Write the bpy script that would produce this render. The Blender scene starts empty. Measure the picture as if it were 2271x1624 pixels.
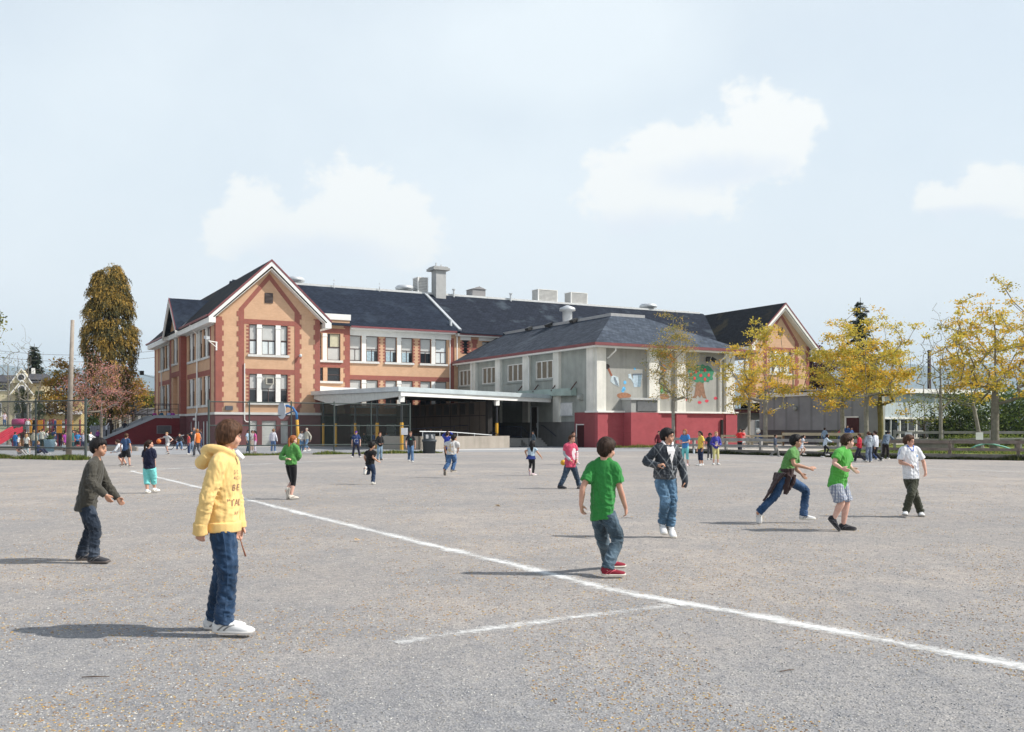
import bpy, bmesh, math, random
from math import sin, cos, pi, radians, sqrt, atan2, exp
from mathutils import Vector, Matrix, noise
from mathutils.bvhtree import BVHTree
V = Vector
SC = bpy.context.scene
COL = SC.collection
rnd = random.Random(7)
# ---- camera model: focal length, principal column and horizon in the photo's viewing pixels; eye height in metres
FP, CX, YH, EYE = 2160.0, 1135.5, 950.0, 1.5
def W(u, v, y):
    return V(((u - CX) / FP * y, y, EYE + (YH - v) / FP * y))
def G(u, v):
    y = EYE * FP / (v - YH)
    return V(((u - CX) / FP * y, y, 0))
TH = radians(28.88)
E1 = V((cos(TH), sin(TH), 0)); E2 = V((-sin(TH), cos(TH), 0))
ORG = V(((478.6 - CX) / FP * 80, 80, 0))
def P(a, b, z=0):
    return ORG + E1 * a + E2 * b + V((0, 0, z))

# ---- materials
MATS = {}
def newmat(name):
    m = bpy.data.materials.new(name); m.use_nodes = True
    nt = m.node_tree; b = nt.nodes['Principled BSDF']
    return m, nt, b
def setc(b, col, rough=.8, spec=.3, metal=0):
    b.inputs['Base Color'].default_value = (*col, 1)
    b.inputs['Roughness'].default_value = rough
    b.inputs['Specular IOR Level'].default_value = spec
    b.inputs['Metallic'].default_value = metal
def N(nt, t, **kw):
    n = nt.nodes.new(t)
    for k, v in kw.items(): setattr(n, k, v)
    return n
def ramp(nt, stops, fac):
    r = N(nt, 'ShaderNodeValToRGB'); cr = r.color_ramp
    while len(cr.elements) < len(stops): cr.elements.new(.5)
    for e, (p, c) in zip(cr.elements, stops):
        e.position = p; e.color = (*c, 1) if len(c) == 3 else c
    nt.links.new(fac, r.inputs[0]); return r.outputs[0]
def coords(nt, scale=(1, 1, 1), rot=(0, 0, 0)):
    tc = N(nt, 'ShaderNodeTexCoord'); mp = N(nt, 'ShaderNodeMapping')
    mp.inputs['Scale'].default_value = scale; mp.inputs['Rotation'].default_value = rot
    nt.links.new(tc.outputs['Object'], mp.inputs[0]); return mp.outputs[0]
def tnoise(nt, vec, scale, detail=4, rough=.6):
    n = N(nt, 'ShaderNodeTexNoise'); n.inputs['Scale'].default_value = scale
    n.inputs['Detail'].default_value = detail; n.inputs['Roughness'].default_value = rough
    nt.links.new(vec, n.inputs['Vector']); return n.outputs['Fac']
def bump(nt, b, h, strength=.3, dist=.02):
    bp = N(nt, 'ShaderNodeBump'); bp.inputs['Strength'].default_value = strength
    bp.inputs['Distance'].default_value = dist
    nt.links.new(h, bp.inputs['Height']); nt.links.new(bp.outputs[0], b.inputs['Normal'])
def mixc(nt, fac, a, b, mode='MIX'):
    m = N(nt, 'ShaderNodeMix', data_type='RGBA', blend_type=mode)
    for s, i in ((fac, 0), (a, 6), (b, 7)):
        if isinstance(s, (int, float)): m.inputs[i].default_value = s
        elif isinstance(s, tuple): m.inputs[i].default_value = (*s, 1)
        else: nt.links.new(s, m.inputs[i])
    return m.outputs[2]
def sc3(c, k): return tuple(min(1, x * k) for x in c)
def paint(name, col, rough=.7, spec=.3, var=.12, scale=3.0, metal=0, bmp=0):
    """one colour with mottled wear"""
    if name in MATS: return MATS[name]
    m, nt, b = newmat(name); setc(b, col, rough, spec, metal)
    f = tnoise(nt, coords(nt), scale, 5, .65)
    nt.links.new(ramp(nt, [(.3, sc3(col, 1 - var)), (.7, sc3(col, 1 + var))], f), b.inputs['Base Color'])
    if bmp: bump(nt, b, tnoise(nt, coords(nt), scale * 12, 3), bmp)
    MATS[name] = m; return m
def brickmat(name, c1, c2, mortar, facing='a', bw=.23, bh=.075, var=.15, ms=.01):
    """brick courses laid on a wall whose length runs along local x ('a') or y ('b')"""
    if name in MATS: return MATS[name]
    m, nt, b = newmat(name); setc(b, c1, .85, .2)
    tc = N(nt, 'ShaderNodeTexCoord'); s = N(nt, 'ShaderNodeSeparateXYZ'); c = N(nt, 'ShaderNodeCombineXYZ')
    nt.links.new(tc.outputs['Object'], s.inputs[0])
    nt.links.new(s.outputs[0 if facing == 'a' else 1], c.inputs[0]); nt.links.new(s.outputs[2], c.inputs[1])
    br = N(nt, 'ShaderNodeTexBrick')
    br.inputs['Scale'].default_value = 1; br.inputs['Brick Width'].default_value = bw
    br.inputs['Row Height'].default_value = bh; br.inputs['Mortar Size'].default_value = ms
    br.inputs['Color1'].default_value = (*c1, 1); br.inputs['Color2'].default_value = (*c2, 1)
    br.inputs['Mortar'].default_value = (*mortar, 1)
    nt.links.new(c.outputs[0], br.inputs['Vector'])
    f = tnoise(nt, tc.outputs['Object'], 1.3, 6, .7)
    k = ramp(nt, [(.3, (1 - var,) * 3), (.7, (1, 1, 1))], f)
    nt.links.new(mixc(nt, 1.0, br.outputs[0], k, 'MULTIPLY'), b.inputs['Base Color'])
    bump(nt, b, br.outputs['Fac'], -.25, .01)
    MATS[name] = m; return m

# ---- mesh builder
class MB:
    def __init__(s): s.v = []; s.f = []
    def add(s, vs, fs):
        n = len(s.v); s.v += [tuple(p) for p in vs]; s.f += [tuple(i + n for i in f) for f in fs]; return s
    def box(s, x0, x1, y0, y1, z0, z1):
        vs = [(x, y, z) for z in (z0, z1) for y in (y0, y1) for x in (x0, x1)]
        return s.add(vs, [(0, 2, 3, 1), (4, 5, 7, 6), (0, 1, 5, 4), (2, 6, 7, 3), (0, 4, 6, 2), (1, 3, 7, 5)])
    def obox(s, c, ax, ay, az):
        """box at centre c with half axes"""
        c, ax, ay, az = V(c), V(ax), V(ay), V(az)
        vs = [c + ax * i + ay * j + az * k for k in (-1, 1) for j in (-1, 1) for i in (-1, 1)]
        return s.add(vs, [(0, 2, 3, 1), (4, 5, 7, 6), (0, 1, 5, 4), (2, 6, 7, 3), (0, 4, 6, 2), (1, 3, 7, 5)])
    def bar(s, p, q, w, h, up=(0, 0, 1)):
        """rectangular bar from p to q"""
        p, q, up = V(p), V(q), V(up); d = (q - p)
        r = d.cross(up)
        if r.length < 1e-6: r = d.cross(V((1, 0, 0)))
        r.normalize(); u = r.cross(d).normalized()
        return s.obox((p + q) / 2, d / 2, r * w / 2, u * h / 2)
    def prism(s, poly, ext):
        """closed prism: planar polygon (3D points) pushed along ext"""
        n = len(poly); e = V(ext); a = [V(p) for p in poly]; b = [p + e for p in a]
        nrm = V((0, 0, 0))
        for i in range(n): nrm += a[i].cross(a[(i + 1) % n])
        fs = [tuple(range(n)), tuple(range(2 * n - 1, n - 1, -1))] + [(i, i + n, (i + 1) % n + n, (i + 1) % n) for i in range(n)]
        if nrm.dot(e) > 0: fs = [tuple(reversed(f)) for f in fs]
        return s.add(a + b, fs)
    def tube(s, pts, r, n=8, caps=True):
        pts = [V(p) for p in pts]; m = len(pts)
        if not isinstance(r, (list, tuple)): r = [r] * m
        rings = []; ref = None
        for i, p in enumerate(pts):
            d = (pts[min(i + 1, m - 1)] - pts[max(i - 1, 0)])
            if d.length < 1e-9: d = V((0, 0, 1))
            d.normalize()
            if ref is None:
                ref = d.orthogonal().normalized()
            else:
                ref = (ref - d * ref.dot(d))
                ref = ref.normalized() if ref.length > 1e-6 else d.orthogonal().normalized()
            bi = d.cross(ref)
            rings.append([p + (ref * cos(2 * pi * k / n) + bi * sin(2 * pi * k / n)) * r[i] for k in range(n)])
        vs = [q for g in rings for q in g]
        fs = [(i * n + k, i * n + (k + 1) % n, (i + 1) * n + (k + 1) % n, (i + 1) * n + k) for i in range(m - 1) for k in range(n)]
        if caps: fs += [tuple(reversed(range(n))), tuple(range((m - 1) * n, m * n))]
        return s.add(vs, fs)
    def loft(s, rings, caps=True):
        n = len(rings[0]); m = len(rings)
        vs = [q for g in rings for q in g]
        fs = [(i * n + k, i * n + (k + 1) % n, (i + 1) * n + (k + 1) % n, (i + 1) * n + k) for i in range(m - 1) for k in range(n)]
        if caps: fs += [tuple(reversed(range(n))), tuple(range((m - 1) * n, m * n))]
        return s.add(vs, fs)
    def lathe(s, prof, c=(0, 0, 0), n=16):
        c = V(c)
        return s.loft([[c + V((r * cos(2 * pi * k / n), r * sin(2 * pi * k / n), z)) for k in range(n)] for r, z in prof])
    def ell(s, c, rx, ry, rz, M=None, n=12, m=8):
        c = V(c); rings = []
        for i in range(m + 1):
            t = -pi / 2 + pi * (i + .0) / m
            t = max(-pi / 2 + .12, min(pi / 2 - .12, t))
            g = []
            for k in range(n):
                p = V((rx * cos(t) * cos(2 * pi * k / n), ry * cos(t) * sin(2 * pi * k / n), rz * sin(t)))
                g.append(c + (M @ p if M else p))
            rings.append(g)
        return s.loft(rings)
    def mesh(s, name='m'):
        me = bpy.data.meshes.new(name); me.from_pydata(s.v, [], s.f); me.update(); return me
    def build(s, name, mat=None, parent=None, smooth=False, off=None):
        me = s.mesh(name)
        if off is not None: me.transform(Matrix.Translation(-V(off)))
        return link(name, me, mat, parent, smooth)
def link(name, me, mat=None, parent=None, smooth=False):
    o = bpy.data.objects.new(name, me); COL.objects.link(o)
    if mat:
        me.materials.clear(); me.materials.append(mat)
    if smooth: me.shade_smooth()
    if parent: o.parent = parent
    return o
def thing(name, label, cat, loc=(0, 0, 0), rot=0, group=None):
    o = bpy.data.objects.new(name, None); COL.objects.link(o)
    o.location = loc; o.rotation_euler = (0, 0, rot); o.empty_display_size = .2
    tag(o, label, cat, group); return o
def tag(o, label=None, cat=None, group=None, kind=None):
    if label: o['label'] = label
    if cat: o['category'] = cat
    if group: o['group'] = group
    if kind: o['kind'] = kind
    return o
def struct(name, mb, mat, kind='structure', smooth=False):
    return tag(mb.build(name, mat, None, smooth), kind=kind)
def copy_tree(o, parent=None):
    c = o.copy(); COL.objects.link(c)
    if parent: c.parent = parent
    for ch in list(o.children): copy_tree(ch, c)
    return c
def hole_wall(mb, ax, p0, p1, lo, hi, z0, z1, holes):
    """wall slab between planes p0..p1 spanning lo..hi x z0..z1 with rectangular holes (l,h,zb,zt); ax='a': runs along x"""
    xs = sorted({lo, hi, *[x for h in holes for x in h[:2] if lo < x < hi]})
    zs = sorted({z0, z1, *[z for h in holes for z in h[2:4] if z0 < z < z1]})
    for i in range(len(zs) - 1):
        zc = (zs[i] + zs[i + 1]) / 2; run = None
        for j in range(len(xs) - 1):
            xc = (xs[j] + xs[j + 1]) / 2
            solid = not any(h[0] < xc < h[1] and h[2] < zc < h[3] for h in holes)
            if solid and run is None: run = xs[j]
            if run is not None and (not solid or j == len(xs) - 2):
                e = xs[j + 1] if solid else xs[j]
                if ax == 'a': mb.box(run, e, p0, p1, zs[i], zs[i + 1])
                else: mb.box(p0, p1, run, e, zs[i], zs[i + 1])
                run = None
# ---- camera, sun, sky
cam = bpy.data.objects.new('camera', bpy.data.cameras.new('camera')); COL.objects.link(cam)
cam.location = (0, 0, EYE); cam.rotation_euler = (pi / 2, 0, 0)
cam.data.sensor_width = 36; cam.data.lens = 36 * FP / 2271
cam.data.shift_y = (YH - 812) / 2271
cam.data.clip_start = .1; cam.data.clip_end = 30000
SC.camera = cam
SUN_AZ, SUN_EL = radians(96), radians(44)      # azimuth clockwise from +Y, elevation
sun = bpy.data.objects.new('sun', bpy.data.lights.new('sun', 'SUN')); COL.objects.link(sun)
sd = V((sin(SUN_AZ) * cos(SUN_EL), cos(SUN_AZ) * cos(SUN_EL), sin(SUN_EL)))
sun.rotation_euler = sd.to_track_quat('Z', 'Y').to_euler()
sun.location = (60, -10, 60)
sun.data.energy = 4.2; sun.data.angle = radians(.55); sun.data.color = (1, .955, .89)
SC.view_settings.view_transform = 'Standard'; SC.view_settings.look = 'None'
SC.view_settings.exposure = .45; SC.view_settings.gamma = 1
SC.cycles.max_bounces = 6; SC.cycles.transparent_max_bounces = 12
world = bpy.data.worlds.new('World'); SC.world = world; world.use_nodes = True
nt = world.node_tree; nt.nodes.clear(); L = nt.links.new
out = N(nt, 'ShaderNodeOutputWorld'); bg = N(nt, 'ShaderNodeBackground'); L(bg.outputs[0], out.inputs[0])
bg.inputs['Strength'].default_value = .112
sky = N(nt, 'ShaderNodeTexSky', sky_type='NISHITA'); sky.sun_disc = False
sky.sun_elevation = SUN_EL; sky.sun_rotation = SUN_AZ; sky.air_density = 1.0; sky.dust_density = 2.2; sky.ozone_density = 1.2
def M_(op, a, b=None, c=None, clamp=False):
    n = N(nt, 'ShaderNodeMath', operation=op, use_clamp=clamp)
    for i, s in enumerate((a, b, c)):
        if s is None: continue
        if isinstance(s, (int, float)): n.inputs[i].default_value = s
        else: L(s, n.inputs[i])
    return n.outputs[0]
tc = N(nt, 'ShaderNodeTexCoord'); sx = N(nt, 'ShaderNodeSeparateXYZ'); L(tc.outputs['Generated'], sx.inputs[0])
AZ = M_('ARCTAN2', sx.outputs[0], sx.outputs[1]); EL = M_('ARCSINE', sx.outputs[2])
def wnoise(scale, detail, rough, off=0):
    cb = N(nt, 'ShaderNodeCombineXYZ'); L(AZ, cb.inputs[0]); L(M_('MULTIPLY', EL, 1.25), cb.inputs[1]); cb.inputs[2].default_value = off
    n = N(nt, 'ShaderNodeTexNoise'); n.inputs['Scale'].default_value = scale; n.inputs['Detail'].default_value = detail
    n.inputs['Roughness'].default_value = rough; L(cb.outputs[0], n.inputs['Vector']); return n.outputs['Fac']
def azel(u, v):
    x, z = (u - CX) / FP, (YH - v) / FP
    return atan2(x, 1), atan2(z, sqrt(1 + x * x))
# cumulus heads: photo-measured bearing and elevation of each puff, radii in pixels
PUFFS = [(575, 468, 85, 72), (510, 510, 60, 50), (780, 458, 108, 95), (880, 485, 98, 98), (700, 520, 190, 62), (850, 540, 130, 55),
         (1680, 290, 95, 95), (1745, 312, 70, 86), (1590, 315, 85, 64), (1490, 345, 110, 66), (1390, 392, 110, 66), (1450, 455, 150, 66), (1640, 355, 130, 42),
         (2180, 425, 78, 56), (2250, 440, 70, 50), (2090, 450, 80, 42)]
SHADE = [(700, 575, 260, 62), (1590, 385, 190, 48), (1400, 520, 200, 60), (2120, 480, 150, 26)]
cv = N(nt, 'ShaderNodeCombineXYZ'); L(AZ, cv.inputs[0]); L(EL, cv.inputs[1])
n1 = wnoise(15, 9, .63); n2 = wnoise(3.0, 4, .55, 3.1)
def puff(u, v, ru, rv):
    a, e = azel(u, v); ra = ru / FP * cos(a) ** 2; re = rv / FP * cos(a)
    mp = N(nt, 'ShaderNodeMapping'); L(cv.outputs[0], mp.inputs[0])
    mp.inputs['Scale'].default_value = (1 / ra, 1 / re, 0); mp.inputs['Location'].default_value = (-a / ra, -e / re, 0)
    ln = N(nt, 'ShaderNodeVectorMath', operation='LENGTH'); L(mp.outputs[0], ln.inputs[0]); return ln.outputs[1]
fld = None; shd = None
for q in PUFFS:
    d = puff(q[0], q[1], q[2] * 1.12, q[3] * 1.15); fld = d if fld is None else M_('SMOOTH_MIN', fld, d, .3)
for q in SHADE:
    d = puff(*q); shd = d if shd is None else M_('SMOOTH_MIN', shd, d, .3)
fld = M_('SUBTRACT', 1.0, M_('SUBTRACT', fld, M_('MULTIPLY', M_('SUBTRACT', n1, .5), 2.5)))
mr = N(nt, 'ShaderNodeMapRange', interpolation_type='SMOOTHSTEP'); L(fld, mr.inputs[0])
mr.inputs[1].default_value = -.04; mr.inputs[2].default_value = .34
cum = mr.outputs[0]
# thin high veil everywhere, denser towards the horizon and in a broad patch overhead
a0, e0 = azel(1230, 90)
dx = M_('DIVIDE', M_('SUBTRACT', AZ, a0), .2); dy = M_('DIVIDE', M_('SUBTRACT', EL, e0), .075)
patch = M_('MAXIMUM', M_('SUBTRACT', 1.0, M_('SQRT', M_('ADD', M_('MULTIPLY', dx, dx), M_('MULTIPLY', dy, dy)))), 0)
veil = M_('ADD', M_('MULTIPLY', n2, .45), M_('MULTIPLY', patch, .3))
up = N(nt, 'ShaderNodeMapRange', interpolation_type='SMOOTHSTEP'); L(EL, up.inputs[0]); up.inputs[1].default_value = .42; up.inputs[2].default_value = .8
up.inputs[3].default_value = 1; up.inputs[4].default_value = .15
hor = M_('MULTIPLY', M_('POWER', M_('SUBTRACT', 1.0, M_('MINIMUM', M_('MAXIMUM', M_('MULTIPLY', EL, 2.2), 0), 1)), 2.0), .4)
veil = M_('MULTIPLY', M_('MINIMUM', M_('ADD', M_('ADD', veil, hor), .58), .98), up.outputs[0])
SKYW = (6.0, 6.5, 6.85)
lowm = N(nt, 'ShaderNodeMapRange', interpolation_type='SMOOTHSTEP'); L(EL, lowm.inputs[0]); lowm.inputs[1].default_value = .3; lowm.inputs[2].default_value = .04
SKYW = mixc(nt, lowm.outputs[0], SKYW, (6.5, 6.75, 6.95))
c1 = mixc(nt, veil, mixc(nt, 1.0, sky.outputs[0], (.92, 1.0, 1.0), 'MULTIPLY'), SKYW)
tone = N(nt, 'ShaderNodeMapRange', interpolation_type='SMOOTHSTEP'); L(M_('ADD', shd, M_('MULTIPLY', M_('SUBTRACT', n1, .5), 1.2)), tone.inputs[0]); tone.inputs[1].default_value = .2; tone.inputs[2].default_value = 1.15
ccol = mixc(nt, tone.outputs[0], (6.05, 6.25, 6.75), (7.0, 7.02, 6.85))
fade = M_('MULTIPLY_ADD', tone.outputs[0], .5, .45)
L(mixc(nt, M_('MULTIPLY', cum, fade), c1, ccol), bg.inputs['Color'])
# ---- ground: gravel playing field, paved court, chalk lines, grit
def gravel_mat():
    m, nt, b = newmat('gravel'); setc(b, (.3, .28, .26), .95, .15)
    v = coords(nt)
    big = tnoise(nt, v, .11, 5, .55); mid = tnoise(nt, v, .7, 6, .65); fine = tnoise(nt, v, 9, 6, .75)
    c = ramp(nt, [(.32, (.285, .282, .283)), (.5, (.36, .345, .332)), (.68, (.435, .402, .37))], big)
    sp = N(nt, 'ShaderNodeSeparateXYZ'); nt.links.new(v, sp.inputs[0])          # bare blue-grey grit near the corner, dusty beige fines across the middle
    ds = N(nt, 'ShaderNodeMath', operation='MULTIPLY_ADD'); nt.links.new(tnoise(nt, v, .35, 4, .6), ds.inputs[0]); ds.inputs[1].default_value = -7.0; nt.links.new(sp.outputs[1], ds.inputs[2])
    mr_ = N(nt, 'ShaderNodeMapRange', interpolation_type='SMOOTHSTEP'); nt.links.new(ds.outputs[0], mr_.inputs[0]); mr_.inputs[1].default_value = .8; mr_.inputs[2].default_value = 6.5
    c = mixc(nt, 1, c, mixc(nt, mr_.outputs[0], (.84, .87, .91), (1.0, .955, .915)), 'MULTIPLY')
    c = mixc(nt, ramp(nt, [(.38, (0, 0, 0)), (.66, (.75, .75, .75))], mid), c, (.275, .268, .266))
    # stones: two sizes of cells, each with its own grey
    for sc, amt in ((55, .55), (120, .6)):
        vo = N(nt, 'ShaderNodeTexVoronoi'); vo.inputs['Scale'].default_value = sc; nt.links.new(v, vo.inputs['Vector'])
        hs = N(nt, 'ShaderNodeSeparateColor'); nt.links.new(vo.outputs['Color'], hs.inputs[0])
        g = ramp(nt, [(0, (.62, .63, .66)), (.35, (.95, .95, .95)), (.7, (1.04, 1.02, 1)), (.93, (1.15, 1.15, 1.15)), (1, (1.5, 1.47, 1.4))], hs.outputs[0])
        c = mixc(nt, amt, c, g, 'MULTIPLY')
    c = mixc(nt, .5, c, ramp(nt, [(.25, (.8, .8, .8)), (.75, (1.2, 1.2, 1.2))], fine), 'MULTIPLY')
    c = mixc(nt, .8, c, ramp(nt, [(.3, (.78, .79, .81)), (.48, (.98, .98, .98)), (.62, (1.04, 1.03, 1.0)), (.75, (1.22, 1.2, 1.16))], tnoise(nt, v, 16, 3, .7)), 'MULTIPLY')
    c = mixc(nt, .8, c, ramp(nt, [(.34, (.86, .87, .89)), (.66, (1.1, 1.08, 1.05))], tnoise(nt, coords(nt, (1, .55, 1)), 4.2, 4, .7)), 'MULTIPLY')
    nt.links.new(c, b.inputs['Base Color'])
    h = N(nt, 'ShaderNodeTexVoronoi'); h.inputs['Scale'].default_value = 70; nt.links.new(v, h.inputs['Vector'])
    hh = N(nt, 'ShaderNodeMath', operation='MULTIPLY_ADD'); nt.links.new(fine, hh.inputs[0]); hh.inputs[1].default_value = 1.6; nt.links.new(h.outputs[0], hh.inputs[2])
    bump(nt, b, hh.outputs[0], .55, .012)
    return m
GRAVEL = gravel_mat()
def grid_sheet(name, x0, x1, y0, y1, z, mat, kind='structure'):
    return struct(name, MB().add([(x0, y0, z), (x1, y0, z), (x1, y1, z), (x0, y1, z)], [(0, 1, 2, 3)]), mat, kind)
grid_sheet('ground', -6000, 6000, -60, 9000, 0, GRAVEL)
PAVE = paint('court_asphalt', (.30, .30, .305), .9, .2, .12, .6, bmp=.2)
def sheet(name, pts, z, mat):
    return struct(name, MB().add([(p[0], p[1], z) for p in pts], [tuple(range(len(pts)))]), mat)
pv = [G(-900, 1012), G(0, 1009.5), G(200, 1011.5), G(460, 1007), G(905, 1003), G(1300, 1002), G(1480, 1001), (24, 66), (60, 100), (40, 150), (-150, 190), (-160, 60)]
sheet('pavement', pv, .004, PAVE)
WALKM = paint('pale_concrete', (.5, .49, .475), .9, .2, .1, 1.2)
sheet('path', [P(-9, -4.2), P(8, -4.2), P(8, -1.4), P(-9, -1.4)], .008, WALKM)
sheet('forecourt', [P(9.2, -22.5), P(38, -23.5), P(38.5, -19.5), P(9.2, -19.5)], .008, WALKM)
# chalk lines
def chalk_mat(name, dens):
    m, nt, b = newmat(name); setc(b, (.8, .8, .78), .95, .1)
    at = N(nt, 'ShaderNodeAttribute', attribute_name='edge')
    v = coords(nt)
    a = N(nt, 'ShaderNodeMath', operation='ADD'); nt.links.new(at.outputs['Fac'], a.inputs[0])
    nn = N(nt, 'ShaderNodeMath', operation='MULTIPLY_ADD'); nt.links.new(tnoise(nt, v, 13, 7, .8), nn.inputs[0]); nn.inputs[1].default_value = 3.0; nn.inputs[2].default_value = -1.5
    n2 = N(nt, 'ShaderNodeMath', operation='MULTIPLY_ADD'); nt.links.new(tnoise(nt, v, 1.7, 3, .6), n2.inputs[0]); n2.inputs[1].default_value = 1.8; n2.inputs[2].default_value = -.9 + dens
    ad = N(nt, 'ShaderNodeMath', operation='ADD'); nt.links.new(nn.outputs[0], ad.inputs[0]); nt.links.new(n2.outputs[0], ad.inputs[1])
    nt.links.new(ad.outputs[0], a.inputs[1])
    mr = N(nt, 'ShaderNodeMapRange'); nt.links.new(a.outputs[0], mr.inputs[0]); mr.inputs[1].default_value = .15; mr.inputs[2].default_value = 1.5
    nt.links.new(mr.outputs[0], b.inputs['Alpha'])
    return m
def chalk(name, pts, w, mat, z=.006, wob=.03):
    """powdered lime band along ground points; attribute 'edge' is 1 on the centre line and 0 at the rim"""
    pts = [V((p[0], p[1], 0)) for p in pts]; fine = []
    for p, q in zip(pts, pts[1:]):
        n = max(1, int((q - p).length / .35))
        fine += [p.lerp(q, i / n) for i in range(n)]
    fine.append(pts[-1])
    mb = MB(); cols = (-1, -.5, 0, .5, 1); ed = []
    for i, p in enumerate(fine):
        d = (fine[min(i + 1, len(fine) - 1)] - fine[max(i - 1, 0)]).normalized(); r = V((d.y, -d.x, 0))
        o = wob * noise.noise(V((p.x * .9, p.y * .9, 3)))
        ww = w * (1 + .25 * noise.noise(V((p.x * 1.7, p.y * 1.7, 8))))
        for c in cols:
            q = p + r * (c * ww + o); mb.v.append((q.x, q.y, z)); ed.append(1 - abs(c))
    for i in range(len(fine) - 1):
        for k in range(4):
            a = i * 5 + k; mb.f.append((a, a + 1, a + 6, a + 5))
    o = struct(name, mb, mat)
    at = o.data.attributes.new('edge', 'FLOAT', 'POINT'); at.data.foreach_set('value', ed)
    return o
CH = chalk_mat('chalk', .1); CHF = chalk_mat('chalk_faint', -.3)
chalk('chalk_line', [G(290, 1045), G(400, 1071), G(530, 1104), G(700, 1147), G(900, 1196), G(1130, 1252), G(1400, 1319), G(1700, 1371), G(2000, 1430), G(2271, 1481), G(2700, 1570)], .14, CH)
chalk('chalk_line', [G(290, 1045), G(400, 1039), G(520, 1033), G(700, 1024), G(860, 1017.5), G(1000, 1013.5), G(1200, 1011.5), G(1400, 1014), G(1563, 1019.7), G(1703, 1025.9), G(1930, 1034.6), G(2271, 1048), G(2600, 1062)], .15, CH, .009)
chalk('chalk_line', [G(60, 1046), G(290, 1045)], .13, CHF, .008)
chalk('chalk_line', [G(880, 1428), G(1000, 1408), G(1130, 1389), G(1300, 1366), G(1490, 1344)], .15, CHF, .005)
# loose grit and fallen blossom, uncountable
def scatter(name, n, ymin, ymax, smin, smax, cols, seed, flat=.5, patch=None, lab=None):
    r = random.Random(seed); mb = MB(); mi = []
    base = [V((1, 0, 0)), V((-.5, .86, 0)), V((-.5, -.86, 0)), V((.1, .05, 1))]
    while n > 0:
        y = ymin * (ymax / ymin) ** r.random()
        x = (r.random() - .5) * 1.12 * y
        if patch and noise.noise(V((x * .8, y * .5, seed))) + .35 * noise.noise(V((x * 3, y * 2.5, 1))) < patch(y): n -= .2; continue
        n -= 1
        s = r.uniform(smin, smax) * (1 + y * .03); a = r.random() * 6.28; st = r.uniform(.55, 1.0)
        c, sn = cos(a) * s, sin(a) * s
        k = len(mb.v)
        for q in base:
            mb.v.append((x + q.x * c - q.y * sn * st, y + q.x * sn + q.y * c * st, .001 + q.z * s * flat * r.uniform(.6, 1.3)))
        mb.f += [(k, k + 1, k + 3), (k + 1, k + 2, k + 3), (k + 2, k, k + 3)]
        mi += [r.randrange(len(cols))] * 3
    me = mb.mesh(name)
    for c in cols: me.materials.append(c)
    me.polygons.foreach_set('material_index', mi)
    o = bpy.data.objects.new(name, me); COL.objects.link(o); tag(o, lab, 'gravel' if 'grit' in name else 'petals', kind='stuff')
def flat(name, c, rough=.9): 
    if name in MATS: return MATS[name]
    m, nt, b = newmat(name); setc(b, c, rough, .2); MATS[name] = m; return m
scatter('grit', 46000, 4.4, 26, .004, .0095, [flat('grit_%d' % i, c) for i, c in enumerate([(.24, .24, .245), (.32, .315, .31), (.42, .41, .39), (.56, .54, .5), (.36, .33, .29), (.27, .28, .30)])], 3, lab='loose grey grit strewn over the playing field')
scatter('fallen_petals', 26000, 4.4, 34, .0045, .0115, [flat('petal_%d' % i, c) for i, c in enumerate([(.5, .31, .09), (.4, .23, .08), (.3, .18, .09), (.5, .38, .18), (.2, .13, .08)])], 9, .35, lambda y: .1 - .3 * (1 if y > 6.5 else 0) * (1 if y < 14 else .4), lab='fallen ochre blossom scales strewn over the gravel')
# ---- the brick school (local frame: x along the front, y into the depth)
BUFF_A = brickmat('buff_brick_front', (.66, .395, .24), (.60, .345, .2), (.56, .41, .29), 'a')
BUFF_B = brickmat('buff_brick_side', (.66, .395, .24), (.60, .345, .2), (.56, .41, .29), 'b')
RED_A = brickmat('red_brick_front', (.33, .07, .05), (.26, .055, .045), (.36, .19, .15), 'a', ms=.014)
RED_B = brickmat('red_brick_side', (.33, .07, .05), (.26, .055, .045), (.36, .19, .15), 'b', ms=.014)
MAR_A = brickmat('maroon_brick_front', (.17, .058, .062), (.14, .048, .053), (.2, .1, .1), 'a')
MAR_B = brickmat('maroon_brick_side', (.17, .058, .062), (.14, .048, .053), (.2, .1, .1), 'b')
TRIM = paint('white_trim', (.78, .77, .73), .6, .3, .07, 1.5)
STONE = paint('sill_stone', (.62, .61, .58), .8, .2, .12, 3)
DARKF = paint('dark_window_frame', (.09, .055, .05), .5, .4, .1, 5)
BLIND = paint('blind', (.5, .5, .48), .7, .3, .06, 2)
BLINDB = paint('blind_drawn_pale', (.62, .66, .66), .7, .3, .08, 2)
CURT = paint('blue_curtain', (.35, .45, .5), .8, .2, .3, 6)
MARGUT = paint('maroon_gutter', (.2, .06, .065), .5, .4, .15, 2)
METAL = paint('galvanised', (.55, .57, .58), .45, .5, .12, 2, metal=.3)
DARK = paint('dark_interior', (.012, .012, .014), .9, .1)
def glassmat():
    m, nt, b = newmat('window_glass'); setc(b, (.018, .022, .026), .06, .6); MATS['window_glass'] = m; return m
GLASS = glassmat()
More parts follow.
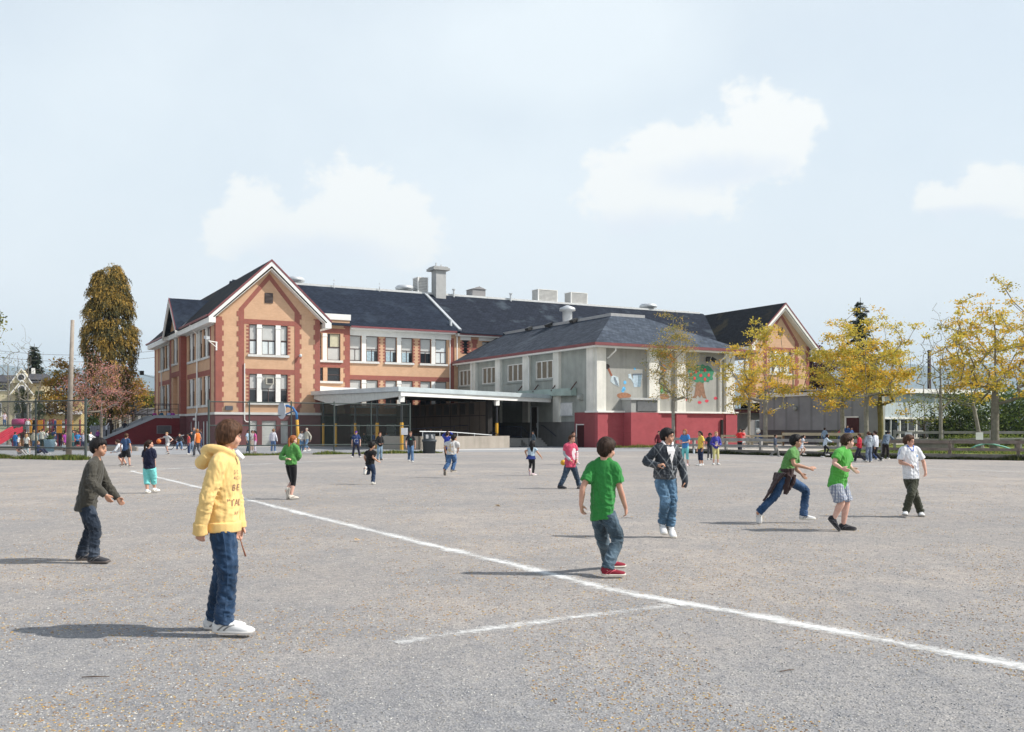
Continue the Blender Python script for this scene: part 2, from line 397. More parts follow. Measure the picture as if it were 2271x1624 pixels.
def shingle(name, base, patch, row=.22, ax='x'):
    m, nt, b = newmat(name); setc(b, base, .95, .12)
    tc = N(nt, 'ShaderNodeTexCoord'); s = N(nt, 'ShaderNodeSeparateXYZ'); c = N(nt, 'ShaderNodeCombineXYZ'); nt.links.new(tc.outputs['Object'], s.inputs[0])
    nt.links.new(s.outputs[0 if ax == 'x' else 1], c.inputs[0]); nt.links.new(s.outputs[2], c.inputs[1])
    br = N(nt, 'ShaderNodeTexBrick'); nt.links.new(c.outputs[0], br.inputs['Vector']); br.inputs['Scale'].default_value = 1
    br.inputs['Brick Width'].default_value = .34; br.inputs['Row Height'].default_value = row * .55; br.inputs['Mortar Size'].default_value = .012
    br.inputs['Color1'].default_value = (*sc3(base, .8), 1); br.inputs['Color2'].default_value = (*sc3(base, 1.25), 1); br.inputs['Mortar'].default_value = (*sc3(base, .4), 1)
    f = tnoise(nt, tc.outputs['Object'], .35, 6, .6)
    cc = mixc(nt, ramp(nt, [(.56, (0, 0, 0)), (.66, (.8, .8, .8))], f), br.outputs[0], patch)
    f2 = tnoise(nt, tc.outputs['Object'], 1.6, 5, .7)
    cc = mixc(nt, 1, cc, ramp(nt, [(.3, (.75, .75, .75)), (.7, (1.2, 1.2, 1.2))], f2), 'MULTIPLY')
    nt.links.new(cc, b.inputs['Base Color']); bump(nt, b, br.outputs['Fac'], -.5, .02); MATS[name] = m; return m
SLATE = shingle('slate_shingles', (.021, .028, .044), (.032, .042, .06))
SLATE2 = shingle('worn_shingles', (.022, .027, .04), (.06, .075, .092))
SLATEB = shingle('slate_shingles_side', (.024, .026, .031), (.06, .05, .033), ax='y')
SC_ROOT = thing('school_building', 'long two storey buff brick school with red quoins and dark slate roof', 'school', ORG, TH)
R = SC_ROOT
def bld(name, mb, mat, parent=None, smooth=False): return mb.build(name, mat, parent or R, smooth)
def win_front(a0, a1, z0, z1, b, frac=.5, blind=BLIND, sill=True, split=1, parent=None, sl=None, top=None):
    """sash window in a wall facing -y; frac = share of its height covered by the blind"""
    fw = .06
    m = MB(); m.box(a0, a0 + fw, b + .1, b + .2, z0, z1); m.box(a1 - fw, a1, b + .1, b + .2, z0, z1)
    m.box(a0 + fw, a1 - fw, b + .1, b + .2, z1 - fw, z1); m.box(a0 + fw, a1 - fw, b + .1, b + .2, z0, z0 + fw)
    zc = z0 + (z1 - z0) * .48
    m.box(a0 + fw, a1 - fw, b + .11, b + .19, zc - .03, zc + .03)
    for k in range(1, split):
        x = a0 + (a1 - a0) * k / split; m.box(x - .025, x + .025, b + .12, b + .19, z0 + fw, zc - .03)
    w = bld('window', m, DARKF, parent)
    bld('pane', MB().box(a0 + fw, a1 - fw, b + .17, b + .3, z0 + fw, z1 - fw), GLASS, w)
    if frac > 0:
        bld('blind', MB().box(a0 + fw, a1 - fw, b + .15, b + .166, z1 - fw - (z1 - z0 - 2 * fw) * frac, z1 - fw), blind, w)
    if sl: 
        bld('curtain', MB().box(a0 + fw + .05, a1 - fw - .3, b + .155, b + .164, z0 + fw, z0 + (z1 - z0) * .4), CURT, w)
    return w
def win_side(b0, b1, z0, z1, a, frac=.5, blind=BLIND, parent=None):
    fw = .06
    m = MB(); m.box(a + .1, a + .2, b0, b0 + fw, z0, z1); m.box(a + .1, a + .2, b1 - fw, b1, z0, z1)
    m.box(a + .1, a + .2, b0 + fw, b1 - fw, z1 - fw, z1); m.box(a + .1, a + .2, b0 + fw, b1 - fw, z0, z0 + fw)
    zc = z0 + (z1 - z0) * .48; m.box(a + .11, a + .19, b0 + fw, b1 - fw, zc - .03, zc + .03)
    w = bld('window', m, DARKF, parent)
    bld('pane', MB().box(a + .17, a + .3, b0 + fw, b1 - fw, z0 + fw, z1 - fw), GLASS, w)
    if frac > 0: bld('blind', MB().box(a + .15, a + .166, b0 + fw, b1 - fw, z1 - fw - (z1 - z0 - 2 * fw) * frac, z1 - fw), blind, w)
    return w
class Each:
    """stands in for MB: every shape added becomes a part of its own"""
    def __init__(s, name, mat): s.n, s.m = name, mat
    def box(s, *a): bld(s.n, MB().box(*a), s.m)
    def prism(s, *a): bld(s.n, MB().prism(*a), s.m)
def mullion(_, a0, a1, b, z0, z1):
    mb = MB()
    mb.box(a0, a1, b - .02, b + .22, z0, z1 - .3); mb.box(a0 - .03, a1 + .03, b - .06, b + .2, z1 - .3, z1 - .17); mb.box(a0, a1, b - .04, b + .21, z1 - .17, z1); bld('mullion', mb, TRIM)
def mullion_s(_, b0, b1, a, z0, z1):
    mb = MB()
    mb.box(a - .02, a + .22, b0, b1, z0, z1 - .3); mb.box(a - .06, a + .2, b0 - .03, b1 + .03, z1 - .3, z1 - .17); mb.box(a - .04, a + .21, b0, b1, z1 - .17, z1); bld('mullion', mb, TRIM)
def quoin_a(_, a0, a1, b, z0, z1, tl=0, tr=0, step=.42, p=.025):
    z = z0; k = 0; mb = MB()
    while z < z1 - .05:
        h = min(step, z1 - z); e = k % 2
        mb.box(a0 - tl * e, a1 + tr * e, b - p, b + .05, z, z + h - .0); z += h; k += 1
    bld('quoin_strip', mb, RED_A)
def quoin_b(_, b0, b1, a, z0, z1, tl=0, tr=0, step=.42, p=.025):
    z = z0; k = 0; mb = MB()
    while z < z1 - .05:
        h = min(step, z1 - z); e = k % 2
        mb.box(a - p, a + .05, b0 - tl * e, b1 + tr * e, z, z + h); z += h; k += 1
    bld('quoin_strip', mb, RED_B)
# --- front wings with gables
def wing(x0, seen):
    """one gabled cross wing, x0 = its left edge"""
    q = lambda a: x0 + a
    hs = [(q(2.74), q(5.97), 7.69, 10.2), (q(2.74), q(5.97), 3.67, 6.05)]
    bs = [(q(2.74), q(3.37), -.1, 2.13), (q(3.78), q(4.99), -.1, 2.13), (q(5.37), q(6.03), .2, 2.13)]
    m = MB(); hole_wall(m, 'a', 0, .4, q(.001), q(8.8), 2.83, 10.9, hs)
    m.prism([(q(.001), 0, 10.9), (q(8.8), 0, 10.9), (q(8.8), 0, 11.0), (q(4.42), 0, 15.35), (q(.001), 0, 11.0)], (0, .4, 0))
    bld('wall', m, BUFF_A)
    m = MB(); hole_wall(m, 'a', -.05, .4, q(-.05), q(8.85), -.3, 2.63, bs); bld('basement_wall', m, MAR_A)
    bld('stone_band', MB().box(q(-.12), q(8.92), -.12, .3, 2.63, 2.83), STONE)
    # red quoins, arch and lintels
    m = Each('red_brick_course', RED_A)
    quoin_a(m, q(-.022), q(.5), 0, 2.83, 10.7, 0, .14); quoin_a(m, q(8.38), q(8.82), 0, 2.83, 10.9, .14, 0)
    quoin_a(m, q(1.86), q(2.3), 0, 2.83, 11.4, .16, .0); quoin_a(m, q(6.58), q(7.02), 0, 2.83, 11.4, 0, .16)
    for s in (-1, 1):
        c = 4.42
        pts = [(q(c + s * 2.58), -.026, 11.4), (q(c + s * 2.14), -.026, 11.4), (q(c), -.026, 14.0), (q(c), -.026, 14.55)]
        m.prism(pts, (0, .06, 0))
    m.box(q(2.3), q(6.58), -.02, .03, 10.2, 10.62); m.box(q(2.3), q(6.58), -.02, .03, 6.05, 6.48)
    for z0, z1 in ((7.69, 10.2), (3.67, 6.05)):
        quoin_a(m, q(2.68), q(2.74), 0, z0, z1, .19, 0, .15, .018); quoin_a(m, q(5.97), q(6.03), 0, z0, z1, 0, .19, .15, .018)
    fr = .5
    for z0, z1, fs in ((7.69, 10.2, (.5, .52, .5)), (3.67, 6.05, (.56, .6, .56))):
        for (a0, a1), f_ in zip(((2.74, 3.37), (3.78, 4.96), (5.37, 5.97)), fs):
            w = win_front(q(a0), q(a1), z0, z1, 0, f_, split=2 if a1 - a0 > 1 else 1)
            if z0 > 7: bld('shade', MB().box(q(a0) + .08, q(a1) - .08, .155, .167, z0 + .07, z0 + 1.1), BLINDB, w)
        m = MB(); mullion(m, q(3.37), q(3.78), 0, z0, z1); mullion(m, q(4.96), q(5.37), 0, z0, z1)
        bld('sill', MB().box(q(2.6), q(6.1), -.14, .12, z0 - .2, z0), STONE)
    # barred basement windows
    for a0, a1, z0, z1 in bs:
        m = MB(); m.box(a0, a1, .12, .16, max(z0, 0), z1); w = bld('basement_window', m, paint('whitewashed_boards', (.6, .62, .6), .7, .3, .15, 3))
        g = MB(); k = int((a1 - a0) / .1)
        for i in range(1, k): x = a0 + (a1 - a0) * i / k; g.box(x - .012, x + .012, .06, .085, max(z0, 0), z1)
        for i in range(1, 8): z = max(z0, 0) + (z1 - max(z0, 0)) * i / 8; g.box(a0, a1, .07, .09, z - .012, z + .012)
        bld('grille', g, TRIM, w)
    m = MB(); m.box(q(4.02), q(4.72), -.03, .1, 12.05, 12.9); v = bld('gable_vent', m, paint('vent_frame', (.06, .045, .045), .6))
    s = MB()
    for k in range(7): s.bar((q(4.06), -.05, 12.12 + k * .11), (q(4.68), -.05, 12.12 + k * .11), .1, .02, (0, -1, 1))
    bld('slats', s, paint('vent_slat', (.1, .08, .075), .6), v)
    # roof
    ov, pk, ez = .75, 15.62, 10.72
    for s, mt in ((-1, SLATEB), (1, SLATEB)):
        e = q(4.42) + s * 5.15
        m = MB(); m.prism([(q(4.42), -ov, pk), (e, -ov, ez), (e, -ov, ez - .14), (q(4.42), -ov, pk - .16)], (0, 31.2 + 2 * ov if seen else 14, 0)); bld('roof', m, mt)
        # white barge board and maroon verge
        m = MB(); m.prism([(q(4.42), -ov - .04, pk - .17), (e, -ov - .04, ez - .15), (e, -ov - .04, ez - .46), (q(4.42), -ov - .04, pk - .54)], (0, .1, 0)); bld('barge_board', m, TRIM)
        m = MB(); m.prism([(q(4.42), -ov - .07, pk + .03), (e + s * .05, -ov - .07, ez + .02), (e + s * .05, -ov - .07, ez - .14), (q(4.42), -ov - .07, pk - .16)], (0, .07, 0)); bld('verge', m, MARGUT)
        m = MB(); m.box(min(e, e - s * .55), max(e, e - s * .55), -ov - .1, 31.2, ez - .62, ez - .18)
        if s < 0 or not seen: bld('fascia', m, TRIM)
        else: bld('fascia', MB().box(e - .55, e, -ov - .1, 5.2, ez - .62, ez - .18), TRIM)
        bld('soffit', MB().prism([(q(4.42), -ov, pk - .74), (e, -ov, ez - .6), (e, -ov, ez - .64), (q(4.42), -ov, pk - .79)], (0, ov, 0)), TRIM)
wing(0, True); wing(58.1, False)
# --- left flank of the near wing
side = [(8.9, 11.7), (5.6, 8.3), (2.35, 5.0), (24.6, 27.6), (21.0, 24.0)]
hs = []; bs = []
for b0, b1 in side: hs += [(b0, b1, 7.6, 10.05), (b0, b1, 3.5, 5.95)]
bs = [(3.0, 3.9, 0, 2.1), (4.4, 5.3, 0, 2.1), (6.6, 7.5, 0, 2.1), (8.2, 9.0, .2, 2.1), (10, 10.8, .2, 2.1)]
m = MB(); hole_wall(m, 'b', 0, .4, .4, 31, 2.83, 10.4, hs); bld('wall', m, BUFF_B)
m = MB(); hole_wall(m, 'b', -.05, .4, .4, 31, -.3, 2.63, bs); bld('basement_wall', m, MAR_B)
bld('stone_band', MB().box(-.12, .3, .3, 31.1, 2.63, 2.83), STONE)
bld('frieze', MB().box(-.1, .35, .6, 31, 10.05, 10.7), TRIM)
m = MB()
for b0, b1 in side:
    for z0, z1 in ((7.6, 10.05), (3.5, 5.95)):
        c = (b0 + b1) / 2
        win_side(b0, c - .25, z0, z1, 0, .45); win_side(c + .25, b1, z0, z1, 0, .55); mullion_s(m, c - .25, c + .25, 0, z0, z1)
        bld('sill', MB().box(-.14, .12, b0 - .1, b1 + .1, z0 - .2, z0), STONE)

m = Each('red_brick_course', RED_B); quoin_b(m, .02, .5, 0, 2.83, 10.05, 0, .14); quoin_b(m, 1.9, 2.25, 0, 2.83, 10.05)
m.box(-.02, .05, 2.3, 12.2, 6.0, 6.45); m.box(-.02, .05, 20.5, 28.3, 6.0, 6.45); quoin_b(m, 28.0, 28.5, 0, 2.83, 10.05); quoin_b(m, 30.4, 30.98, 0, 2.83, 10.05)
for b0, b1, z0, z1 in bs: bld('basement_window', MB().box(.05, .12, b0, b1, z0, z1), paint('whitewashed_boards', (.6, .62, .6)))
# entrance bay with its small gable
B0, B1, BC, AO = 12.6, 18.6, 15.6, -.5
m = MB(); hole_wall(m, 'b', AO, 0.02, B0, B1, 2.83, 10.6, [(14.3, 16.9, 7.7, 10.2), (14.4, 16.8, 2.83, 6.4)])
m.prism([(AO, B0, 10.6), (AO, B1, 10.6), (AO, BC, 13.5)], (.5, 0, 0)); bld('entrance_bay_wall', m, BUFF_B)
bld('basement_wall', MB().box(AO - .05, -.05, B0 - .05, B1 + .05, -.3, 2.63), MAR_B)
bld('stone_band', MB().box(AO - .1, -.1, B0 - .1, B1 + .1, 2.63, 2.83), STONE)
m = Each('red_brick_course', RED_B); quoin_b(m, B0 - .02, B0 + .9, AO, 2.83, 10.6); quoin_b(m, B1 - .9, B1 + .02, AO, 2.83, 10.6); m.box(AO - .02, AO + .05, 13.5, 17.7, 6.4, 6.9); m.box(AO - .02, AO + .05, 13.5, 17.7, 10.2, 10.7)
m.box(AO - .02, 0, B0 - .025, B0 + .02, 2.83, 10.6)
win_side(14.3, 15.4, 7.7, 10.2, AO, .5); win_side(15.8, 16.9, 7.7, 10.2, AO, .5)
m = MB(); mullion_s(m, 15.4, 15.8, AO, 7.7, 10.2)
bld('sill', MB().box(AO - .14, AO + .1, 14.2, 17, 7.5, 7.7), STONE)
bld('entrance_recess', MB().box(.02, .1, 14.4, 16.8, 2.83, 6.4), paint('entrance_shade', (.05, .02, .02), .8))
PKZ = 13.95
for s in (-1, 1):
    e = BC + s * 3.6
    bld('roof', MB().prism([(-1.05, BC, PKZ), (-1.05, e, 10.7), (-1.05, e, 10.56), (-1.05, BC, PKZ - .15)], (5.4, 0, 0)), SLATE)
    bld('barge_board', MB().prism([(-1.1, BC, PKZ - .16), (-1.1, e, 10.55), (-1.1, e, 10.1), (-1.1, BC, PKZ - .6)], (.1, 0, 0)), TRIM)
    bld('verge', MB().prism([(-1.12, BC, PKZ + .03), (-1.12, e, 10.72), (-1.12, e, 10.58), (-1.12, BC, PKZ - .14)], (.06, 0, 0)), MARGUT)
    bld('eave_return', MB().box(-1.05, -.1, min(e, e - s * .3), max(e, e - s * .3), 10.1, 10.5), TRIM)
bld('valley_flashing', MB().bar((-.55, 11.75, 10.85), (3.2, 15.3, 14.2), .28, .05, (-1, -.5, 1)), METAL)
bld('gutter', MB().box(-.9, -.76, -.7, 11.6, 10.6, 10.74), MARGUT)
bld('gutter', MB().box(-.9, -.76, 19.3, 31.5, 10.6, 10.74), MARGUT)
bld('wall', MB().box(.4, 8.8, 30.6, 31, -.3, 10.6).prism([(.01, 30.6, 10.6), (8.8, 30.6, 10.6), (4.42, 30.6, 15.2)], (0, .4, 0)), BUFF_A)
bld('wall', MB().box(8.4, 8.8, .4, 31, -.3, 10.5), BUFF_B)
# --- long main front, set back
BM = 5.5
hs = []; wl = [(13.41, 14.59, .98, BLIND), (15.08, 16.27, .58, BLIND), (17.01, 18.16, .6, BLIND), (18.65, 19.83, .6, BLIND), (20.63, 21.77, .6, BLIND), (22.24, 23.45, .98, BLINDB)]
wr = [(27.4, 28.6, .6, BLIND), (29.1, 30.3, .6, BLIND)]
for a0, a1, *_ in wl: hs += [(a0, a1, 7.82, 10.22), (a0, a1, 3.62, 6.06)]
for a0, a1, *_ in wr: hs += [(a0, a1, 7.82, 10.22)]
hs += [(25.14, 25.9, 8.9, 10.28)]
bs = [(13.5, 14.56, .2, 1.94), (15.06, 16.27, .2, 1.94), (17.1, 18.2, .2, 1.94)]
m = MB(); hole_wall(m, 'a', BM, BM + .4, 13.31, 58.2, 2.85, 10.9, hs); bld('wall', m, BUFF_A)
m = MB(); hole_wall(m, 'a', BM - .05, BM + .4, 13.31, 58.2, -.3, 2.69, bs); bld('basement_wall', m, MAR_A)
bld('stone_band', MB().box(13.3, 24, BM - .12, BM + .3, 2.69, 2.85), STONE)
m = Each('red_brick_course', RED_A); m.box(13.31, 23.85, BM - .03, BM + .05, 6.08, 6.5)
for g in ((16.27, 17.01), (19.83, 20.63)):
    for z0, z1 in ((7.62, 10.2), (3.62, 6.06)):
        quoin_a(m, g[0], g[0] + .08, BM, z0, z1, 0, .15, .15, .018); quoin_a(m, g[1] - .08, g[1], BM, z0, z1, .15, 0, .15, .018)
for x in (25.14, 25.9):
    quoin_a(m, x - .05, x + .05, BM, 8.9, 10.28, .15, .15, .15, .018)
quoin_a(m, 23.84, 24.25, BM, 2.85, 10.4); quoin_a(m, 26.3, 26.75, BM, 2.85, 10.4, .12, .12)
for i, (a0, a1, f_, bl) in enumerate(wl):
    win_front(a0, a1, 7.82, 10.22, BM, f_, bl, split=2, sl=(i in (1, 2, 3)))
    win_front(a0, a1, 3.62, 6.06, BM, .55 if i % 3 else .75, BLIND, split=2)
for a0, a1, f_, bl in wr: win_front(a0, a1, 7.82, 10.22, BM, f_, bl)
win_front(25.14, 25.9, 8.9, 10.28, BM, 0)
bld('lintel', MB().box(24.95, 26.1, BM - .05, BM + .1, 10.28, 10.62), TRIM)
m = MB()
for g in ((14.59, 15.08), (18.16, 18.65), (21.77, 22.24)):
    for z0, z1 in ((7.82, 10.22), (3.62, 6.06)): mullion(m, g[0] + .04, g[1] - .02, BM, z0, z1)
mullion(m, 28.6, 29.1, BM, 7.82, 10.22)
for a0, a1 in ((13.35, 16.36), (16.92, 19.95), (20.54, 23.55), (27.2, 30.4)):
    bld('sill', MB().box(a0, a1, BM - .14, BM + .12, 7.62, 7.82), STONE)
    if a0 < 24: bld('sill', MB().box(a0, a1, BM - .14, BM + .12, 3.42, 3.62), STONE)
for a0, a1, z0, z1 in bs: win_front(a0, a1, z0, z1, BM, .7, BLINDB)
bld('frieze', MB().box(13.32, 23.9, BM - .1, BM + .2, 10.22, 10.85), TRIM); bld('frieze', MB().box(27.0, 58, BM - .1, BM + .2, 10.3, 10.7), TRIM)
bld('fascia', MB().box(13.32, 24.1, BM - .72, BM + .1, 10.75, 11.0), TRIM); bld('fascia', MB().box(24.4, 58, BM - .6, BM + .1, 10.62, 10.86), TRIM)
bld('gutter', MB().box(13.32, 24.2, BM - .84, BM - .72, 10.88, 11.05), MARGUT); bld('gutter', MB().box(24.6, 58, BM - .72, BM - .6, 10.74, 10.92), MARGUT)
RZ, RB = 15.85, 13.5
for a0, a1, ez, mt in ((4.4, 24.6, 11.08, SLATE), (24.6, 62.5, 10.95, SLATE2)):
    eb = BM - .8
    bld('roof', MB().prism([(a0, eb, ez), (a0, RB, RZ), (a0, RB, RZ - .18), (a0, eb, ez - .1)], (a1 - a0, 0, 0)), mt)
bld('roof', MB().prism([(4.4, 22.3, 11), (4.4, RB + 1, RZ), (4.4, RB + 1, RZ - .18), (4.4, 22.3, 10.9)], (58, 0, 0)), SLATE)
bld('ridge_cap', MB().box(10, 62, RB - .12, RB + 1.05, RZ - .12, RZ + .14), paint('ridge_metal', (.6, .61, .6), .6, .4))
bld('roof_flashing', MB().bar((24.6, BM - .7, 11.2), (24.6, RB, RZ + .08), .3, .16, (0, -.5, 1)), METAL)
bld('wall', MB().box(8.8, 58.2, 21.5, 21.9, -.3, 10.9), BUFF_A)
# stair block with white parapet between wing and main front
m = MB(); hole_wall(m, 'a', BM - .4, BM, 8.8, 13.3, 2.85, 11.55, [(11.15, 12.4, 7.78, 10.25), (11.15, 12.4, 5.85, 7.1), (9.4, 10.6, 7.78, 10.25), (9.6, 10.75, 5.85, 7.1)]); m.box(13.0, 13.3, BM, 9, 2.85, 11.55); bld('wall', m, BUFF_A)
m = MB(); hole_wall(m, 'a', BM - .42, BM, 8.8, 13.32, -.3, 2.85, [(10.3, 12.2, -.3, 2.6)]); bld('basement_wall', m, MAR_A)
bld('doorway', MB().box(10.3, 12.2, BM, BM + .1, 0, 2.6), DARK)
bld('parapet', MB().box(8.9, 13.38, BM - .5, 9.5, 11.55, 12.08), TRIM)
m = Each('red_brick_course', RED_A); quoin_a(m, 12.85, 13.32, BM - .4, 2.85, 11.3, .14, 0); m.box(8.8, 12.85, BM - .42, BM, 10.3, 10.72); m.box(8.8, 12.85, BM - .42, BM, 7.12, 7.56)
for a0, a1 in ((11.15, 12.4), (9.4, 10.6)):
    w = win_front(a0, a1, 7.78, 10.25, BM - .4, .0); bld('blind', MB().box(a0 + .06, a1 - .06, BM - .25, BM - .234, 7.84, 9.0), BLIND, w); bld('curtain', MB().box(a0 + .3, a1 - .06, BM - .25, BM - .24, 9.05, 10.19), paint('cream_curtain', (.5, .47, .34)), w)
win_front(11.15, 12.4, 5.85, 7.1, BM - .4, 0); win_front(9.6, 10.75, 5.85, 7.1, BM - .4, 0)
m = MB(); mullion(m, 10.7, 11.1, BM - .4, 7.7, 10.25)
bld('sill', MB().box(9.3, 12.6, BM - .55, BM - .3, 7.58, 7.78), STONE); bld('sill', MB().box(9.3, 12.6, BM - .55, BM - .3, 5.65, 5.85), STONE)
# chimney, vents and boxes on the ridge
c = bld('chimney', MB().box(25.5, 26.65, 12.5, 13.7, 14.6, 18.3), paint('chimney_render', (.42, .42, .41), .9, .2, .1, 1.5))
bld('chimney_cap', MB().box(25.1, 27.0, 12.25, 14.15, 18.3, 18.55).box(25.25, 26.85, 12.4, 14.0, 18.55, 18.7), paint('chimney_cap', (.35, .35, .34)), c)
bld('flue', MB().tube([(25.8, 13.2, 18.7), (25.8, 13.2, 19.15)], .1), METAL, c); bld('flue', MB().tube([(26.4, 13.2, 18.7), (26.4, 13.2, 19.0)], .09), METAL, c)
def roof_fan(a, r, z):
    f_ = bld('roof_fan', MB().lathe([(r * .62, z - .3), (r * .62, z + .15), (r * .95, z + .18), (r, z + .42), (r * .8, z + .62), (r * .3, z + .7)], (a, 14.2, 0), 20), METAL, None, True); return f_
for a, r in ((10.8, .95), (22.6, 1.0), (54.6, 1.1)): roof_fan(a, r, 16.0)
def louvre(a0, a1, z0, z1, b0=13.6, dpt=1.4):
    l = bld('air_handler', MB().box(a0, a1, b0, b0 + dpt, z0, z1), paint('air_handler', (.45, .44, .42), .6))
    s = MB(); n = 9
    for k in range(n):
        z = z0 + .12 + (z1 - z0 - .24) * k / (n - 1); s.box(a0 + .06, a1 - .06, b0 - .05, b0, z - .035, z + .02); s.box(a0 - .05, a0, b0 + .06, b0 + dpt - .06, z - .035, z + .02)
    bld('slats', s, paint('louvre_slats', (.7, .69, .66), .5), l); bld('frame', MB().box(a0 - .06, a0 + .06, b0 - .06, b0 + .06, z0, z1 + .02).box(a1 - .06, a1 + .04, b0 - .06, b0 + .06, z0, z1 + .02).box(a0 - .06, a1 + .04, b0 - .07, b0 + dpt, z1, z1 + .08), TRIM, l)
louvre(23.9, 25.0, 15.9, 17.5); louvre(38.7, 41.2, 15.9, 17.25); louvre(43.1, 45.3, 15.9, 17.2)
bld('roof_hatch', MB().box(30.3, 31.9, 13.5, 15, 15.85, 16.75).prism([(30.2, 13.4, 16.75), (32, 13.4, 16.75), (31.1, 13.4, 17.05)], (0, 1.7, 0)), paint('hatch_grey', (.3, .29, .29), .7))
for a in (27.9, 34.9, 14.5, 19.4): bld('vent_pipe', MB().tube([(a, 13.2, 15.6), (a, 13.2, 16.45 if a > 25 else 16.2)], .12 if a > 25 else .05).tube([(a, 13.2, 16.4), (a, 13.2, 16.52)], .2 if a > 25 else .06), METAL)
bld('vent_pipe', MB().tube([(24.1, 5.9, 11.2), (24.1, 5.9, 12.3)], .13), METAL)
# rainwater pipes, lamps, camera, pipes on walls
def rwp(pts, name='downpipe', mat=TRIM, r=.06): return bld(name, MB().tube(pts, r, 8), mat)
rwp([(-.75, 6.9, 10.6), (-.7, 6.9, 10.3), (-.16, 6.9, 9.8), (-.16, 6.9, 2.95), (-.26, 6.9, 2.7), (-.2, 6.9, .1)], r=.075)
rwp([(-.75, 25.6, 10.6), (-.16, 25.6, 9.9), (-.16, 25.6, 2.9), (-.2, 25.6, .1)], r=.07)
rwp([(2.32, -.1, 6.9), (2.32, -.1, 2.2), (2.42, -.15, 2.05), (2.9, -.15, 2.0)], 'wall_pipe', TRIM, .045)
rwp([(23.75, BM - .15, 10.7), (23.75, BM - .15, 4)], r=.05); rwp([(24.5, BM - .2, 10.6), (24.5, BM - .2, 7.6)], r=.06)
l = bld('floodlight_bracket', MB().bar((.1, -.05, 8.55), (-.75, -.6, 8.62), .06, .06).bar((.1, -.05, 8.1), (-.6, -.5, 8.55), .04, .04).box(-.02, .1, -.1, 0, 7.9, 8.6), TRIM)
bld('floodlight', MB().obox((-.85, -.65, 8.85), (.16, .1, 0), (-.08, .13, .03), (0, -.03, .12)), METAL, l)
bld('light_bar', MB().box(0.05, .1, -.06, -.02, 7.9, 8.5), TRIM, l)
l = bld('floodlight_bracket', MB().bar((0, 30.6, 7.0), (-1.2, 30.6, 7.3), .05, .05), METAL); bld('floodlight', MB().box(-1.6, -1.2, 30.4, 30.8, 7.3, 7.75), paint('black_metal', (.03, .03, .03), .5), l)
c = bld('security_camera', MB().tube([(7.0, 0, 7.75), (7.0, -.25, 7.75)], .04).ell((7.0, -.3, 7.7), .14, .14, .14), METAL)
bld('lamp_box', MB().box(.75, 1.35, -.16, .0, 3.0, 3.35), paint('lamp_box', (.1, .1, .12)))
a_ = bld('air_conditioner', MB().box(4.1, 4.7, -.3, .14, 5.2, 5.75), paint('cream_metal', (.6, .57, .48), .5)); bld('grille', MB().box(4.16, 4.64, -.312, -.3, 5.26, 5.69), paint('ac_grille', (.07, .07, .07)), a_)
bld('wall_lamp', MB().ell((-.25, 7.6, 2.3), .14, .14, .14), TRIM)
# canopy over the stair block door
bld('porch_roof', MB().box(8.9, 13.3, 3.2, BM - .4, 4.6, 5.2), paint('porch_metal', (.62, .66, .68), .5, .4))
bld('porch_roof', MB().prism([(8.5, 2.6, 4.55), (13.4, 2.6, 4.55), (13.4, 2.6, 5.0), (8.5, 2.6, 5.35)], (0, .6, 0)), TRIM)
# --- outside stair on the flank
S = thing('entrance_staircase', 'maroon walled outdoor staircase with grey coping rising to the flank door', 'staircase', P(-2.8, 13.0), TH)
def sb(name, mb, mat, par=None):
    o = mb.build(name, mat, par or S, False, off=(-2.8, 13.0, 0)); return o
MARW = brickmat('maroon_painted_wall', (.2, .035, .04), (.18, .03, .036), (.19, .035, .04), 'a', var=.25)
prof = [(-.56, -.3), (-.56, 2.45), (-2.7, 2.45), (-7.3, .35), (-7.3, -.3)]
for bb in (13.0, 17.6): sb('side_wall', MB().prism([(a, bb, z) for a, z in prof], (0, .35, 0)), MARW)
COP = paint('grey_coping', (.36, .38, .4), .8, .25, .12, 2)
for bb in (12.92, 17.55):
    sb('coping', MB().prism([(-.56, bb, 2.45), (-.56, bb, 2.7), (-2.75, bb, 2.7), (-7.35, bb, .62), (-7.35, bb, .35), (-2.7, bb, 2.45)], (0, .5, 0)), COP)
m = MB(); m.box(-2.7, -.56, 13.35, 17.6, -.3, 2.4)
for k in range(13): m.box(-2.7 - .35 * (k + 1), -2.7 - .35 * k, 13.35, 17.6, -.3, 2.4 - .18 * (k + 1))
sb('steps', m, COP)
RAIL = paint('dark_rail', (.05, .03, .035), .5, .4)
for bb in (13.2, 17.7):
    m = MB(); top = [(-.6, bb, 3.75), (-2.7, bb, 3.75), (-7.3, bb, 1.65)]
    m.tube(top, .03, 6); m.tube([(a, b, z - .45) for a, b, z in top], .022, 6)
    for a in (-.65, -1.7, -2.7): m.tube([(a, bb, 2.7), (a, bb, 3.75)], .028, 6)
    for k in range(1, 5): a = -2.7 - 4.6 * k / 4; z = 3.75 - 2.1 * k / 4; m.tube([(a, bb, z - 1.05), (a, bb, z)], .028, 6)
    sb('railing', m, RAIL)
v = sb('wall_vent', MB().box(-2.6, -1.3, 12.93, 13.0, 1.0, 1.75), paint('vent_grey', (.2, .19, .2), .6))
m = MB()
for k in range(6): m.box(-2.52, -1.38, 12.91, 12.935, 1.06 + k * .11, 1.12 + k * .11)
sb('slats', m, paint('vent_dark', (.05, .04, .05)), v)
